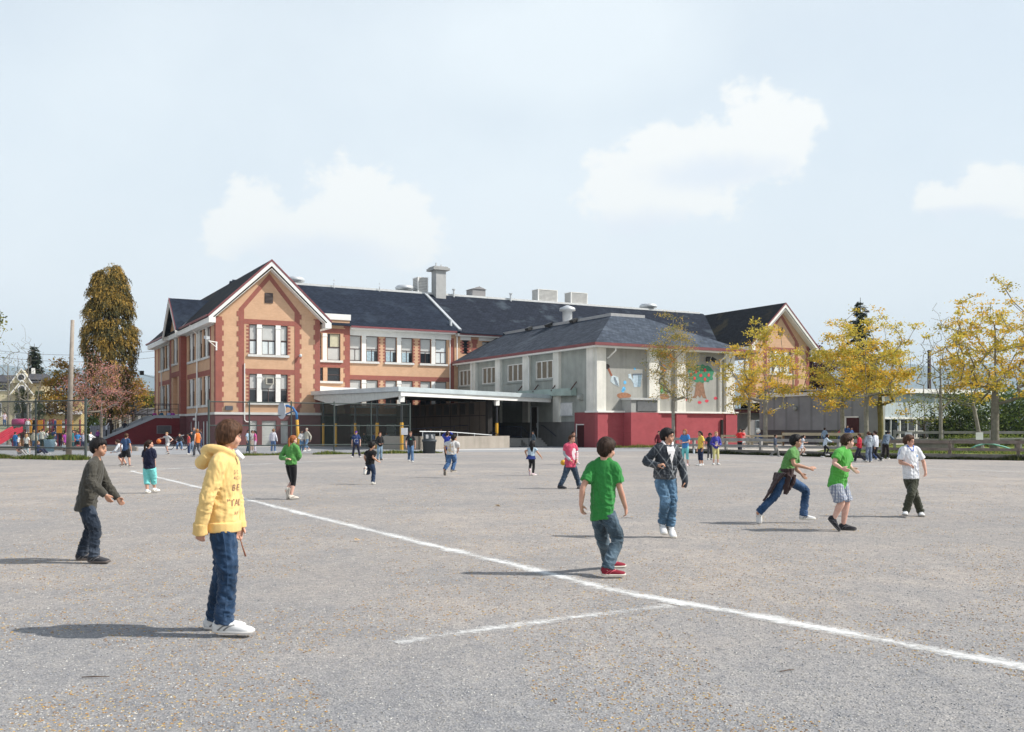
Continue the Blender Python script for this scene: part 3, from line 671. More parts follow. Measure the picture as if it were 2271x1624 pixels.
# ---- gymnasium wing with the painted wall (same local frame as the school)
GA, GB = 24.6, -19.32
GYM = thing('gymnasium', 'low grey gymnasium with white pilasters, red brick base and painted front wall', 'gymnasium', P(GA, GB), TH)
def gb(name, mb, mat, par=None, smooth=False): return mb.build(name, mat, par or GYM, smooth, off=(GA, GB, 0))
def stucco(name, c):
    m, nt, b = newmat(name); setc(b, c, .9, .2)
    v = coords(nt); st = tnoise(nt, coords(nt, (1.6, 1.6, .12)), 1.5, 5, .65); f = tnoise(nt, v, .8, 5, .6)
    cc = mixc(nt, 1, ramp(nt, [(.3, sc3(c, .86)), (.65, sc3(c, 1.08))], f), ramp(nt, [(.32, (.84, .86, .85)), (.6, (1, 1, 1))], st), 'MULTIPLY')
    nt.links.new(cc, b.inputs['Base Color']); bump(nt, b, tnoise(nt, v, 30, 3), .15); MATS[name] = m; return m
GST = stucco('grey_stucco', (.36, .375, .345)); GSTL = stucco('pale_grey_stucco', (.37, .365, .34)); GSTD = stucco('dark_grey_paint', (.19, .185, .18))
GW = stucco('white_pilaster', (.76, .735, .67))
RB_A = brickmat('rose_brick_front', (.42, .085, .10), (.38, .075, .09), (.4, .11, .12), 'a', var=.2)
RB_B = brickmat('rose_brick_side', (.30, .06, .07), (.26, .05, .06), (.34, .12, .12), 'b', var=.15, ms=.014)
A1, B1_ = 38.3, 5.4
# flank facing left
wins = [(-12.7, -9.95), (-7.65, -4.89), (-2.6, .09), (2.5, 5.1)]
hs = [(b0, b1, 5.65, 7.18) for b0, b1 in wins] + [(-10.2, -9.1, .7, 3.3)]
m = MB(); hole_wall(m, 'b', GA + .06, GA + .4, -16.15, B1_, 2.03, 8.0, hs); gb('flank_wall', m, GST)
m = MB(); hole_wall(m, 'b', GA + .06, GA + .4, -16.1, B1_, -.2, 2.03, hs); gb('flank_dado', m, GSTD)
gb('flank_wall', MB().box(GA + .06, GA + .4, -18.8, -16.15, 2.75, 8.0), GST)
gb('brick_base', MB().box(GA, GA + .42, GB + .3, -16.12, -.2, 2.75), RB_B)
WF = paint('white_window_frame', (.72, .71, .67), .6); BRB = paint('brown_blind', (.20, .165, .12), .7)
for b0, b1 in wins:
    m = MB(); fw = .08
    m.box(GA + .03, GA + .16, b0, b0 + fw, 5.65, 7.18).box(GA + .03, GA + .16, b1 - fw, b1, 5.65, 7.18).box(GA + .03, GA + .16, b0 + fw, b1 - fw, 7.1, 7.18).box(GA + .03, GA + .16, b0 + fw, b1 - fw, 5.65, 5.73)
    for t in (1 / 3, 2 / 3): x = b0 + (b1 - b0) * t; m.box(GA + .04, GA + .15, x - .06, x + .06, 5.73, 7.1)
    w = gb('window', m, WF); gb('blind', MB().box(GA + .14, GA + .3, b0 + fw, b1 - fw, 5.73, 7.1), BRB, w)
    gb('sill', MB().box(GA - .08, GA + .12, b0 - .15, b1 + .15, 5.5, 5.65), GST, w)
def pil_b(b0, b1, z0=2.0):
    gb('pilaster', MB().box(GA - .2, GA + .1, b0, b1, z0, 7.75), GW)
for b0, b1 in ((-14.0, -13.1), (-9.0, -8.0), (-3.85, -2.9), (1.1, 2.2)): pil_b(b0, b1)
# front wall with the paintings
m = MB(); m.box(GA + .3, A1 - .1, GB + .25, GB + .6, 2.75, 8.0); gb('front_wall', m, GSTL)
gb('brick_base', MB().box(GA + .02, A1 + .3, GB + .02, GB + .5, -.2, 2.75), RB_A)
gb('brick_base', MB().box(GA, GA + .95, GB - .1, GB + .3, -.2, 2.72), RB_A); gb('brick_base', MB().box(37.4, A1 + .32, GB - .12, GB + .1, -.2, 2.72), RB_A); gb('brick_base', MB().box(32.2, 33.3, GB - .12, GB + .1, -.2, 2.72), RB_A); gb('brick_base', MB().box(29.4, 30.7, GB - .12, GB + .1, -.2, 2.72), RB_A)
gb('ledge', MB().box(GA - .06, A1 + .4, GB - .2, GB + .3, 2.72, 2.86), TRIM); gb('ledge', MB().box(GA - .2, GA + .2, GB + .3, -17.9, 2.72, 2.86), TRIM)
for a0, a1 in ((GA - .05, 25.4), (29.55, 30.6), (32.35, 33.2), (37.5, 38.4)): gb('pilaster', MB().box(a0, a1, GB - .06, GB + .3, 2.86, 7.75), GW)
gb('pilaster', MB().box(GA - .12, GA + .2, GB + .3, -18.0, 2.86, 7.75), GW)
m = MB(); m.box(A1 - .1, A1 + .3, GB + .3, B1_, -.2, 8.0); gb('flank_wall', m, GST)
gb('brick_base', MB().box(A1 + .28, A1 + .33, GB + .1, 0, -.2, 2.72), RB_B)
# hip roof
ez, tz = 8.05, 11.0
L0, L1, F0 = GA - .55, A1 + .75, GB - .6
T0, T1, TF = 29.65, 33.1, -13.9
e = .12
def slab(name, pts, mat):
    lo = [V(p) - V((0, 0, e)) for p in pts]; n = len(pts)
    mb = MB().add(list(pts) + lo, [tuple(range(n)), tuple(range(2 * n - 1, n - 1, -1))] + [(i, i + n, (i + 1) % n + n, (i + 1) % n) for i in range(n)])
    return gb(name, mb, mat)
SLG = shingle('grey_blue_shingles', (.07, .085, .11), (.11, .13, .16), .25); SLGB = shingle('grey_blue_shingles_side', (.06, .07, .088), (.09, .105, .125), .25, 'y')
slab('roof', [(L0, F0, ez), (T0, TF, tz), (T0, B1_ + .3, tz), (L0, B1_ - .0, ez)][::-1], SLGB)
slab('roof', [(L0, F0, ez), (L1, F0, ez), (T1, TF, tz), (T0, TF, tz)], SLG)
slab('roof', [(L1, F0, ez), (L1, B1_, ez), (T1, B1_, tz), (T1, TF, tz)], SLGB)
gb('roof_cap', MB().box(T0 - .05, T1 + .05, TF - .05, B1_, tz - .05, tz + .22), paint('roof_cap', (.36, .36, .36), .7))
gb('gutter', MB().box(L0 - .1, L1 + .1, F0 - .14, F0, ez - .2, ez + .02).box(L0 - .12, L0, F0, B1_, ez - .2, ez + .02), MARGUT)
gb('soffit', MB().box(L0, L1, F0, GB + .3, ez - .3, ez - .16).box(L0, GA + .1, GB + .3, B1_, ez - .3, ez - .16), TRIM)
gb('fascia', MB().box(L0 + .02, L1, F0 - .02, F0 + .05, ez - .34, ez - .2).box(L0 - .02, L0 + .05, F0, B1_, ez - .34, ez - .2), TRIM)
gb('roof_vent', MB().lathe([(.62, 10.2), (.45, 11.0), (.45, 12.3), (.75, 12.35), (.72, 12.6), (.1, 12.85)], (30.6, -5.5, 0), 16), METAL, None, True)
for b in (-8.5, -4.2, -.5): gb('roof_vent', MB().obox((T0 - .3, b, tz + .1), (.25, 0, .12), (0, .3, 0), (-.05, 0, .12)), paint('black_metal', (.03, .03, .03), .5))
# rainwater pipes, lamps, board, door, vent housing
def gp(pts, r=.06, mat=TRIM): gb('downpipe', MB().tube(pts, r, 8), mat)
gp([(26.0, F0 + .1, 7.9), (26.0, F0 + .1, 7.5), (25.75, GB + .1, 7.0), (25.6, GB + .1, 6.95)])
gp([(37.2, F0 + .15, 7.85), (37.2, F0 + .2, 7.5), (37.0, GB + .1, 7.1), (37.0, GB + .1, 2.2)], .07); gp([(37.0, GB - .08, 2.2), (37.0, GB - .08, .1)], .12, paint('black_metal', (.03, .03, .03)))
for b in (-9.3, 1.7): gp([(L0 + .05, b, 7.85), (GA - .3, b, 7.5), (GA - .3, b, 3.6)], .05)
gb('bulkhead_lamp', MB().ell((GA - .2, -17.1, 3.93), .2, .22, .22).box(GA - .1, GA + .1, -17.3, -16.9, 3.7, 4.15), paint('lamp_grey', (.35, .36, .33)))
gb('floodlight', MB().box(35.6, 35.8, GB - .1, GB + .25, 7.3, 7.4).obox((35.4, GB - .2, 7.15), (.16, 0, .06), (0, .1, .05), (-.05, -.05, .14)).obox((36.0, GB - .2, 7.15), (.16, 0, -.06), (0, .1, .05), (.05, -.05, .14)), paint('black_metal', (.03, .03, .03)))
gb('notice_board', MB().box(GA - .03, GA + .1, -15.7, -13.43, 2.55, 3.53), paint('white_board', (.75, .75, .74), .4))
gb('notice_board_frame', MB().box(GA - .06, GA + .08, -15.78, -13.35, 2.47, 2.55).box(GA - .05, GA + .08, -15.78, -13.35, 3.53, 3.58), METAL)
d = gb('door', MB().box(GA + .1, GA + .2, -10.2, -9.1, .68, 3.3), paint('brown_door', (.05, .035, .03), .6)); gb('door_frame', MB().box(GA - .02, GA + .12, -10.3, -10.2, .68, 3.38).box(GA - .02, GA + .12, -9.1, -9.0, .68, 3.38).box(GA - .02, GA + .12, -10.2, -9.1, 3.3, 3.38), METAL, d)
gb('handle', MB().box(GA + .02, GA + .12, -10.1, -10.0, 1.55, 1.95), METAL, d)
d = gb('service_door', MB().box(GA - .02, GA + .2, -17.5, -16.5, 0, 1.75), paint('maroon_door', (.06, .012, .014), .6)); gb('door_frame', MB().box(GA - .05, GA + .1, -16.5, -16.38, 0, 1.85).box(GA - .045, GA + .1, -17.5, -16.5, 1.75, 1.83), TRIM, d)
h = gb('vent_housing', MB().box(27.1, 29.65, GB - 1.0, GB + .24, -.1, 3.7), paint('housing_stucco', (.36, .37, .36), .9)); gb('brick_base', MB().box(27.06, 29.7, GB - 1.05, GB, -.1, 2.72), RB_A, h); gb('housing_roof', MB().box(26.95, 29.8, GB - 1.15, GB + .2, 3.7, 3.86), METAL, h)
s = MB(); s.box(27.6, 29.6, GB - 1.03, GB - 1.0, 2.8, 3.62)
l = gb('louvre', s, paint('louvre_dark', (.11, .12, .13), .6), h)
s = MB()
for k in range(9): s.bar((27.65, GB - 1.06, 2.87 + k * .085), (29.55, GB - 1.06, 2.87 + k * .085), .06, .015, (0, -1, 1))
gb('slats', s, paint('louvre_grey', (.2, .21, .22), .6), l)
# ---- wall paintings: flat painted shapes on the front wall
MUR = GYM
def blob(name, pts, col, lift=.0, par=None):
    """painted cut-out; pts in (x along wall, z)"""
    y = GB + .25 - .012 - lift
    if any(a0 - .1 < sum(p[0] for p in pts) / len(pts) < a1 + .1 for a0, a1 in ((29.55, 30.6), (32.35, 33.2))): y = GB - .06 - .012 - lift
    return gb(name, MB().prism([(a, y, z) for a, z in pts], (0, .02, 0)), paint('mural_%s' % '_'.join('%d' % (c * 100) for c in col), col, .8, .2, .25, 6), par)
def circ(a, z, r, rz=None, n=14, wob=0): return [(a + r * (1 + wob * sin(3 * t + a * 9)) * cos(t), z + (rz or r) * (1 + wob * sin(4 * t + z * 7)) * sin(t)) for t in [2 * pi * k / n for k in range(n)]]
R2 = random.Random(5)
tr = blob('mural_apple_tree', [(34.05, 3.98), (34.35, 4.2), (34.5, 5.0), (34.6, 5.35), (35.3, 5.35), (35.35, 4.9), (35.5, 4.25), (35.65, 3.95), (35.25, 4.0), (35.1, 4.25), (34.95, 4.0), (34.7, 4.2), (34.5, 3.98)], (.26, .15, .1))
cr = [(35.05 + 1.32 * (1 + .07 * sin(11 * t)) * cos(t) * (1 if abs(cos(t)) < .8 else .98), 6.0 + .72 * (1 + .09 * cos(13 * t)) * (abs(sin(t)) ** .6) * (1 if sin(t) > 0 else -1)) for t in [2 * pi * k / 60 for k in range(60)]]
blob('mural_crown', cr, (.06, .22, .13), .005, tr)
for i, (a, z) in enumerate(((34.0, 5.9), (34.5, 6.15), (34.35, 5.6), (35.0, 5.85), (35.45, 5.55), (35.85, 5.9), (35.45, 6.3))): blob('mural_apple', circ(a, z, .13 if i != 3 else .17, .14), (.62, .07, .08), .018, tr)
for i, (a, z) in enumerate(((33.4, 3.85), (34.9, 3.62), (35.65, 3.75), (36.6, 4.0))): blob('mural_fallen_apple', circ(a, z, .2, .12, wob=.1), (.6, .07, .1))
c_ = blob('mural_watering_can', [(28.25, 4.75), (28.9, 4.78), (29.05, 5.75), (28.15, 5.7)], (.42, .52, .6)); blob('mural_spout', [(28.25, 5.0), (27.95, 5.4), (27.75, 5.45), (27.72, 5.75), (27.95, 5.8), (28.05, 5.5), (28.3, 5.25)], (.5, .6, .66), .005, c_)
blob('mural_can_shade', [(28.62, 4.8), (28.9, 4.8), (29.02, 5.7), (28.7, 5.68)], (.22, .3, .36), .016, c_); blob('mural_can_rim', [(28.1, 5.68), (29.08, 5.73), (29.05, 5.85), (28.15, 5.8)], (.13, .16, .2), .02, c_)
for a, z, r in ((28.35, 6.2, .1), (27.4, 5.1, .14), (27.3, 4.6, .16), (27.2, 4.45, .14)): blob('mural_water_drop', circ(a, z, r), (.14, .45, .75))
blob('mural_soil', circ(27.3, 4.05, .68, .24, 18, .05), (.3, .15, .09)); blob('mural_soil', circ(31.2, 4.05, .6, .22, 18, .06), (.3, .17, .1)); blob('mural_seedling', circ(31.0, 4.75, .32, .42, 16, .1), (.12, .3, .12)); blob('mural_seedling', circ(31.4, 4.6, .3, .32, 16, .1), (.2, .32, .16))
t_ = blob('mural_trowel', [(25.75, 6.1), (25.9, 6.2), (26.25, 5.55), (26.12, 5.45)], (.27, .1, .06)); blob('mural_grip', circ(25.7, 6.3, .24, .2), (.06, .05, .05), .006, t_); blob('mural_blade', [(26.1, 5.55), (26.3, 5.62), (26.75, 5.5), (26.85, 4.75), (26.3, 4.95), (26.0, 5.15)], (.5, .58, .62), .006, t_); blob('mural_blade_shade', [(26.3, 5.5), (26.45, 5.5), (26.8, 4.8), (26.5, 4.95)], (.2, .24, .28), .02, t_)
for a, z, r in ((30.85, 7.4, .3), (31.3, 7.45, .34), (31.8, 7.35, .3), (32.1, 7.0, .25), (30.75, 6.75, .25), (31.2, 6.35, .32), (31.9, 6.6, .2)): blob('mural_blossom', circ(a, z, r, r * .85, 12, .2), (.72, .27, .06))
# ---- covered play area
CORN = V((8.24, -19.6, 0))
COV = thing('covered_play_area', 'flat roofed play shelter on yellow and black posts between the school and gymnasium', 'shelter', P(8.24, -19.6), TH)
def cb(name, mb, mat, par=None): return mb.build(name, mat, par or COV, False, off=(8.24, -19.6, 0))
Cc = (8.24, -19.6); Gg = (24.4, -12.76); Bk = (24.4, 5.0); Bl = (8.95, -.15); Bl2 = (8.95, 3.0)
def zc(a, b): return 4.05 - .012 * (a - 8.24) + .016 * (b + 19.6)
def roofpoly(dz, grow=0): return [(Cc[0] - grow, Cc[1] - grow, zc(*Cc) + dz), (Gg[0], Gg[1] - grow, zc(*Gg) + dz), (Bk[0], Bk[1], zc(*Bk) + dz), (13.4, 5.0, zc(13, 5) + dz), (8.95, 2.55, zc(9, 2.5) + dz), (8.95, -.16, zc(9, 0) + dz), (8.2 - grow, -.16, zc(8.2, 0) + dz)]
ALU = paint('canopy_sheet', (.5, .56, .58), .4, .5, .15, .8, metal=.2); SOF = paint('canopy_soffit', (.55, .56, .53), .8)
def slabc(name, top, bot, mat):
    n = len(top); return cb(name, MB().add(top + bot, [tuple(range(n)), tuple(range(2 * n - 1, n - 1, -1))] + [(i, i + n, (i + 1) % n + n, (i + 1) % n) for i in range(n)]), mat)
slabc('canopy_roof', roofpoly(.30, .25), roofpoly(-.02, .25), ALU)
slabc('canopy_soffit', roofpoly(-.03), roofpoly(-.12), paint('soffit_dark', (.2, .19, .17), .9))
d_ = (V(Gg) - V(Cc[:2])).normalized(); dl = (V(Gg) - V(Cc[:2])).length
m = MB(); p0 = V((Cc[0], Cc[1], zc(*Cc) - .17)); p1 = V((Gg[0], Gg[1], zc(*Gg) - .17)); m.bar(p0, p1, .12, .32); cb('fascia_beam', m, TRIM)
m = MB(); m.prism([(8.2, -19.6, zc(8.2, -19.6) - .03), (8.2, -.2, zc(8.2, -.2) - .03), (8.2, -.2, zc(8.2, -.2) - .35), (8.2, -6, zc(8.2, -6) - .95), (8.2, -19.2, zc(8.2, -19.6) - .36)], (.2, 0, 0)); cb('side_beam', m, SOF)
YEL = paint('yellow_paint', (.62, .33, .03), .5, .4, .08, 4); BLK = paint('black_post', (.02, .022, .025), .5, .4)
posts = [(8.45, -19.3), (18.0, -15.3), (8.5, -14.5), (8.5, -9.8), (8.5, -5.2), (8.5, -1.9)]
for a, b in posts:
    p = cb('post', MB().tube([(a, b, 1.9), (a, b, zc(a, b) - .12)], .085, 10), BLK)
    cb('post_sleeve', MB().tube([(a, b, 0), (a, b, 1.9)], .125 if b < -10 else .1, 12), YEL, p)
    if a > 10 or b < -19: cb('post_bracket', MB().box(a - .16, a + .16, b - .16, b + .16, zc(a, b) - .75, zc(a, b) - .1), TRIM, p)
# dark panelled lobby, ramp and landing under the roof
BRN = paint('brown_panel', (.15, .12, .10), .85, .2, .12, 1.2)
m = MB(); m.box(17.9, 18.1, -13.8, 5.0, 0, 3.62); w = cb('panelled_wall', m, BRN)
j = MB()
for k in range(10): b = -12.6 + k * 1.8; j.box(17.88, 17.9, b - .015, b + .015, 0, 3.6)
j.box(17.875, 17.9, -13.8, 5, 2.48, 2.53); cb('panel_joints', j, paint('joint_dark', (.02, .018, .016)), w)
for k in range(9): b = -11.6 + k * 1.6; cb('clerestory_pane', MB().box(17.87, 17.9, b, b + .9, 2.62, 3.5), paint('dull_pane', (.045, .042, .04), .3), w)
cb('wall_post', MB().box(17.8, 18.2, -14.2, -13.8, 0, 3.7), paint('dark_post', (.03, .026, .024)))
RC = stucco('ramp_concrete', (.37, .33, .285))
r0, r1 = V((9.6, -19.9, 0)), V((17.0, -17.1, 0)); rd = (r1 - r0).normalized(); rn = V((-rd.y, rd.x, 0))
RAMP = thing('concrete_ramp', 'beige concrete ramp wall with handrail in front of the covered play area', 'ramp', P(9.6, -19.9), TH)
def rb(name, mb, mat, par=None): return mb.build(name, mat, par or RAMP, False, off=(9.6, -19.9, 0))
m = MB(); m.prism([r0 + V((0, 0, -.1)), r1 + V((0, 0, -.1)), r1 + V((0, 0, .92)), r0 + V((0, 0, .94))], rn * .25); m.prism([r0 + V((0, 0, -.1)), r0 + rn * 4 + V((0, 0, -.1)), r0 + rn * 4 + V((0, 0, .94)), r0 + V((0, 0, .935))], rd * .25); rb('ramp_wall', m, RC)
m = MB(); m.prism([r1 + V((0, 0, -.1)) + rn * .05, r1 + rd * 1.6 + V((0, 0, -.1)) + rn * .05, r1 + rd * 1.6 + V((0, 0, .92)) + rn * .05, r1 + V((0, 0, .92)) + rn * .05], rn * .25); rb('end_wall', m, RC)
m = MB(); m.tube([r0 + rn * .1 + V((0, 0, 1.28)), r0 + rd * 3 + rn * .1 + V((0, 0, 1.24)), r1 - rd * .4 + rn * .1 + V((0, 0, .98))], .035, 8)
for t in (.3, 2.0, 3.8, 5.6): m.tube([r0 + rd * t + rn * .1 + V((0, 0, .9)), r0 + rd * t + rn * .1 + V((0, 0, 1.27 - .02 * t))], .025, 6)
rb('handrail', m, METAL)
NAVY = paint('navy_rail', (.02, .025, .05), .5, .4)
LAND = thing('entrance_landing', 'concrete landing with steps and navy railings at the gymnasium flank door', 'landing', P(22, -12), TH)
def lb(name, mb, mat, par=None): return mb.build(name, mat, par or LAND, False, off=(22, -12, 0))
CST = paint('step_concrete', (.4, .39, .37), .9, .2, .1, 2)
m = MB(); m.box(21.2, 24.55, -11.0, -6, -.1, .68); lb('landing_slab', m, CST)
m = MB()
for k in range(4): m.box(22.6, 24.55, -11.0 - .32 * (k + 1), -11.0 - .32 * k, -.1, .68 - .17 * (k + 1) + .0)
lb('steps', m, CST)
m = MB(); m.tube([(21.3, -11, 1.65), (21.3, -6, 1.7)], .03, 6); m.tube([(21.3, -11, .8), (21.3, -6, .8)], .025, 6)
for k in range(34): b = -11 + k * .15; m.tube([(21.3, b, .7), (21.3, b, 1.65)], .014, 4)
m.tube([(22.6, -11, 1.65), (22.6, -12.3, 1.0)], .03, 6); m.tube([(22.6, -11, 0.68), (22.6, -11, 1.65)], .03, 6); m.tube([(22.6, -12.3, 0), (22.6, -12.3, 1.0)], .03, 6); m.tube([(21.3, -11, 1.65), (22.6, -11, 1.65)], .03, 6); m.tube([(21.3, -11, .8), (22.6, -11, .8)], .025, 6)
for k in range(9): m.tube([(21.3 + k * .15, -11, .7), (21.3 + k * .15, -11, 1.65)], .014, 4)
lb('railing', m, NAVY)
lb('wall_rail', MB().tube([(24.4, -11.2, 1.75), (24.4, -11.6, 1.7), (24.4, -13.6, .85)], .035, 6), NAVY)
m = MB()
for dz in (1.0, .6):
    m.tube([(17.4, -16.6, .35 + dz - .3), (19.6, -9.0, .68 + dz)], .03, 6)
for t in [k / 8 for k in range(9)]:
    p = V((17.4, -16.6, .05)).lerp(V((19.6, -9.0, .68)), t); m.tube([p, p + V((0, 0, 1.0))], .028, 6)
lb('ramp_railing', m, NAVY)
m = MB(); m.tube([(9.9, -14.5, 1.35), (17.4, -11.5, 1.75)], .03, 6); m.tube([(9.9, -14.5, .95), (17.4, -11.5, 1.3)], .025, 6)
for k in range(6): t = k / 5; m.tube([(9.9 + 7.5 * t, -14.5 + 3 * t, 0), (9.9 + 7.5 * t, -14.5 + 3 * t, 1.35 + .4 * t)], .025, 6)
lb('ramp_railing', m, NAVY)
# wire-glass awning strip on the flank above the shelter roof
AWN = gb('glass_awning', MB().prism([(GA, -16.4, 4.1), (GA, -7.5, 4.25), (GA, -7.5, 4.75), (GA, -16.4, 4.7)], (-.5, 0, 0)), paint('green_flashing', (.33, .42, .38), .5, .4, .2, 1))
for b in (-16.4, -13.4, -10.4, -7.6): gb('awning_strut', MB().tube([(GA - .55, b, 4.55), (GA - .05, b - .1, 5.2)], .05, 6), paint('rust_strut', (.1, .06, .05)), AWN)
bt = thing('bench_table', 'dark folding picnic table in the shade under the shelter roof', 'picnic table', P(12.3, -9.5), TH)
m = MB().box(-1.4, 1.4, -.4, .4, .72, .78); m.build('table_top', paint('dark_wood', (.06, .045, .035)), bt)
for s in (-1, 1): MB().box(-1.4, 1.4, s * .75 - .14, s * .75 + .14, .42, .47).build('bench_seat', MATS['dark_wood'], bt)
for x in (-1.0, 1.0): MB().bar((x, -.7, 0), (x, .35, .72), .08, .08).bar((x, .7, 0), (x, -.35, .72), .08, .08).bar((x, -.85, .4), (x, .85, .4), .06, .08).build('leg', MATS['dark_wood'], bt)
# ---- trees: branch skeleton grown to crown points, leaf clumps of small faces
def leafmat(name, c, tr=.35):
    if name in MATS: return MATS[name]
    m, nt, b = newmat(name); setc(b, c, .65, .25)
    t = N(nt, 'ShaderNodeBsdfTranslucent'); t.inputs[0].default_value = (*sc3(c, 1.3), 1)
    mx = N(nt, 'ShaderNodeMixShader'); mx.inputs[0].default_value = tr
    nt.links.new(b.outputs[0], mx.inputs[1]); nt.links.new(t.outputs[0], mx.inputs[2]); nt.links.new(mx.outputs[0], nt.nodes['Material Output'].inputs[0])
    MATS[name] = m; return m
BARK = paint('grey_bark', (.2, .18, .15), .95, .1, .3, 4, bmp=.4); BARKD = paint('dark_bark', (.07, .055, .045), .95, .1, .3, 4, bmp=.4)
BARKW = paint('lichen_bark', (.25, .235, .205), .95, .1, .35, 3, bmp=.4); BARKM = paint('mossy_bark', (.17, .15, .07), .95, .1, .35, 3); TWIG = paint('red_twig', (.22, .09, .08), .9, .1, .2, 3)
def skeleton(trunk, pts, r, tip=.012, up=.6, expo=2.3, curl=.25):
    """trunk: list of points; pts: crown points, each joined to the nearest older limb"""
    nod = [V(p) for p in trunk]; par = [-1] + list(range(len(trunk) - 1)); fork = max(1, int(len(trunk) * .35)); kids = [[] for _ in nod]
    for i in range(1, len(nod)): kids[i - 1].append(i)
    ctr = nod[-1]
    for p in sorted(pts, key=lambda q: (q - nod[fork]).length):
        best, bi = 1e9, 0
        for i in range(fork, len(nod)):
            d = p - nod[i]; L_ = d.length
            c = L_ * (1 + up * max(0, -d.z) / (L_ + 1e-6) + .35 * (1 - d.z / (L_ + 1e-6)) * .5)
            if c < best: best, bi = c, i
        a = nod[bi]; d = p - a; n = max(2, min(5, int(d.length / .45)))
        side = V((r.gauss(0, 1), r.gauss(0, 1), r.gauss(0, .5) - .5)) * min(d.length, 1.5) * curl * .14
        prev = bi
        for k in range(1, n + 1):
            t = k / n; q = a.lerp(p, t) + side * (4 * t * (1 - t)) * .5
            nod.append(q); par.append(prev); kids.append([]); kids[prev].append(len(nod) - 1); prev = len(nod) - 1
    rad = [0] * len(nod)
    for i in range(len(nod) - 1, -1, -1):
        rad[i] = (sum(rad[k] ** expo for k in kids[i]) ** (1 / expo)) if kids[i] else tip
    return nod, par, kids, rad
def limb_mesh(nod, par, kids, rad, rb, flare=1.25):
    mb = MB(); k0 = rb / max(rad[0], 1e-6); f = lambda x: x * min(1, max(.25, k0)) if k0 < 1 else x + (rb - rad[0]) * (x / rad[0]) ** 1.6
    st = [(0, None)]
    while st:
        i, pr = st.pop(); ch = [nod[pr]] if pr is not None else []; rr = [min(f(rad[i]) * 1.1, f(rad[pr]))] if pr is not None else []
        while True:
            ch.append(nod[i]); rr.append(f(rad[i]) * (flare if not rr else 1))
            ks = sorted(kids[i], key=lambda k: -rad[k])
            if not ks: break
            for k in ks[1:]: st.append((k, i))
            i = ks[0]
        if len(ch) > 1: mb.tube(ch, rr, 7 if rr[0] > .06 else 4, caps=False)
    return mb
def leaves(pts, r, n, spread, size, nm, squash=.7, droop=0):
    """n little leaf faces round every crown point; returns mesh builder + material indices"""
    mb = MB(); mi = []
    for p in pts:
        base = r.choices(range(nm), [3, 3, 2][:nm])[0]
        for _ in range(max(1, int(n * r.uniform(.5, 1.5)))):
            q = p + V((r.gauss(0, spread), r.gauss(0, spread), r.gauss(0, spread * squash)))
            s = size * r.uniform(.6, 1.4)
            d = V((r.gauss(0, 1), r.gauss(0, 1), r.gauss(.2, .7) - droop)); d = d.normalized() if d.length > .01 else V((1, 0, 0))
            e = d.cross(V((r.gauss(0, 1), r.gauss(0, 1), r.gauss(0, 1) + .5))); e = e.normalized() if e.length > .01 else d.orthogonal()
            w = s * r.uniform(.45, .8)
            mb.add([q - d * s * .5, q + e * w * .5 + d * s * .05, q + d * s * .55, q - e * w * .5], [(0, 1, 2, 3)])
            mi.append(base if r.random() < .7 else r.randrange(nm))
    return mb, mi
def multi(name, mb, mi, mats, parent):
    me = mb.mesh(name)
    for c in mats: me.materials.append(c)
    me.polygons.foreach_set('material_index', mi)
    o = bpy.data.objects.new(name, me); COL.objects.link(o); o.parent = parent; return o
def crown_pts(r, n, c, rx, ry, rz, lo=.45, wob=.25, low_cut=-1):
    out = []
    while len(out) < n:
        d = V((r.gauss(0, 1), r.gauss(0, 1), r.gauss(0, 1)))
        if d.length < 1e-3: continue
        d.normalize()
        if d.z < low_cut: continue
        k = (lo + (1 - lo) * r.random() ** .6) * (1 + wob * noise.noise(d * 1.8 + c * .1) * 1.6)
        out.append(c + V((d.x * rx, d.y * ry, d.z * rz)) * k)
    return out
GOLD = [leafmat('maple_gold', (.70, .45, .06)), leafmat('maple_lime', (.58, .48, .08)), leafmat('maple_olive', (.36, .3, .05))]
BIRCH = [leafmat('birch_olive', (.34, .27, .06)), leafmat('birch_gold', (.46, .32, .09)), leafmat('birch_green', (.17, .19, .04))]
GREEN = [leafmat('leaf_mid', (.08, .12, .03)), leafmat('leaf_bright', (.14, .19, .04)), leafmat('leaf_dark', (.035, .055, .02))]
REDL = [leafmat('bud_red', (.52, .21, .19)), leafmat('bud_rust', (.54, .27, .17)), leafmat('bud_dull', (.38, .2, .17))]
ORNG = [leafmat('spring_orange', (.42, .25, .03)), leafmat('spring_rust', (.34, .18, .04)), leafmat('spring_olive', (.2, .17, .04))]
PLUM = [leafmat('plum_leaf', (.1, .03, .045)), leafmat('plum_dark', (.06, .02, .03))]
FIR = [leafmat('fir_dark', (.03, .045, .03), .1), leafmat('fir_mid', (.05, .065, .035), .1)]
YGR = [leafmat('yellow_green', (.28, .26, .04)), leafmat('spring_green', (.17, .2, .04)), leafmat('olive_green', (.1, .12, .03))]
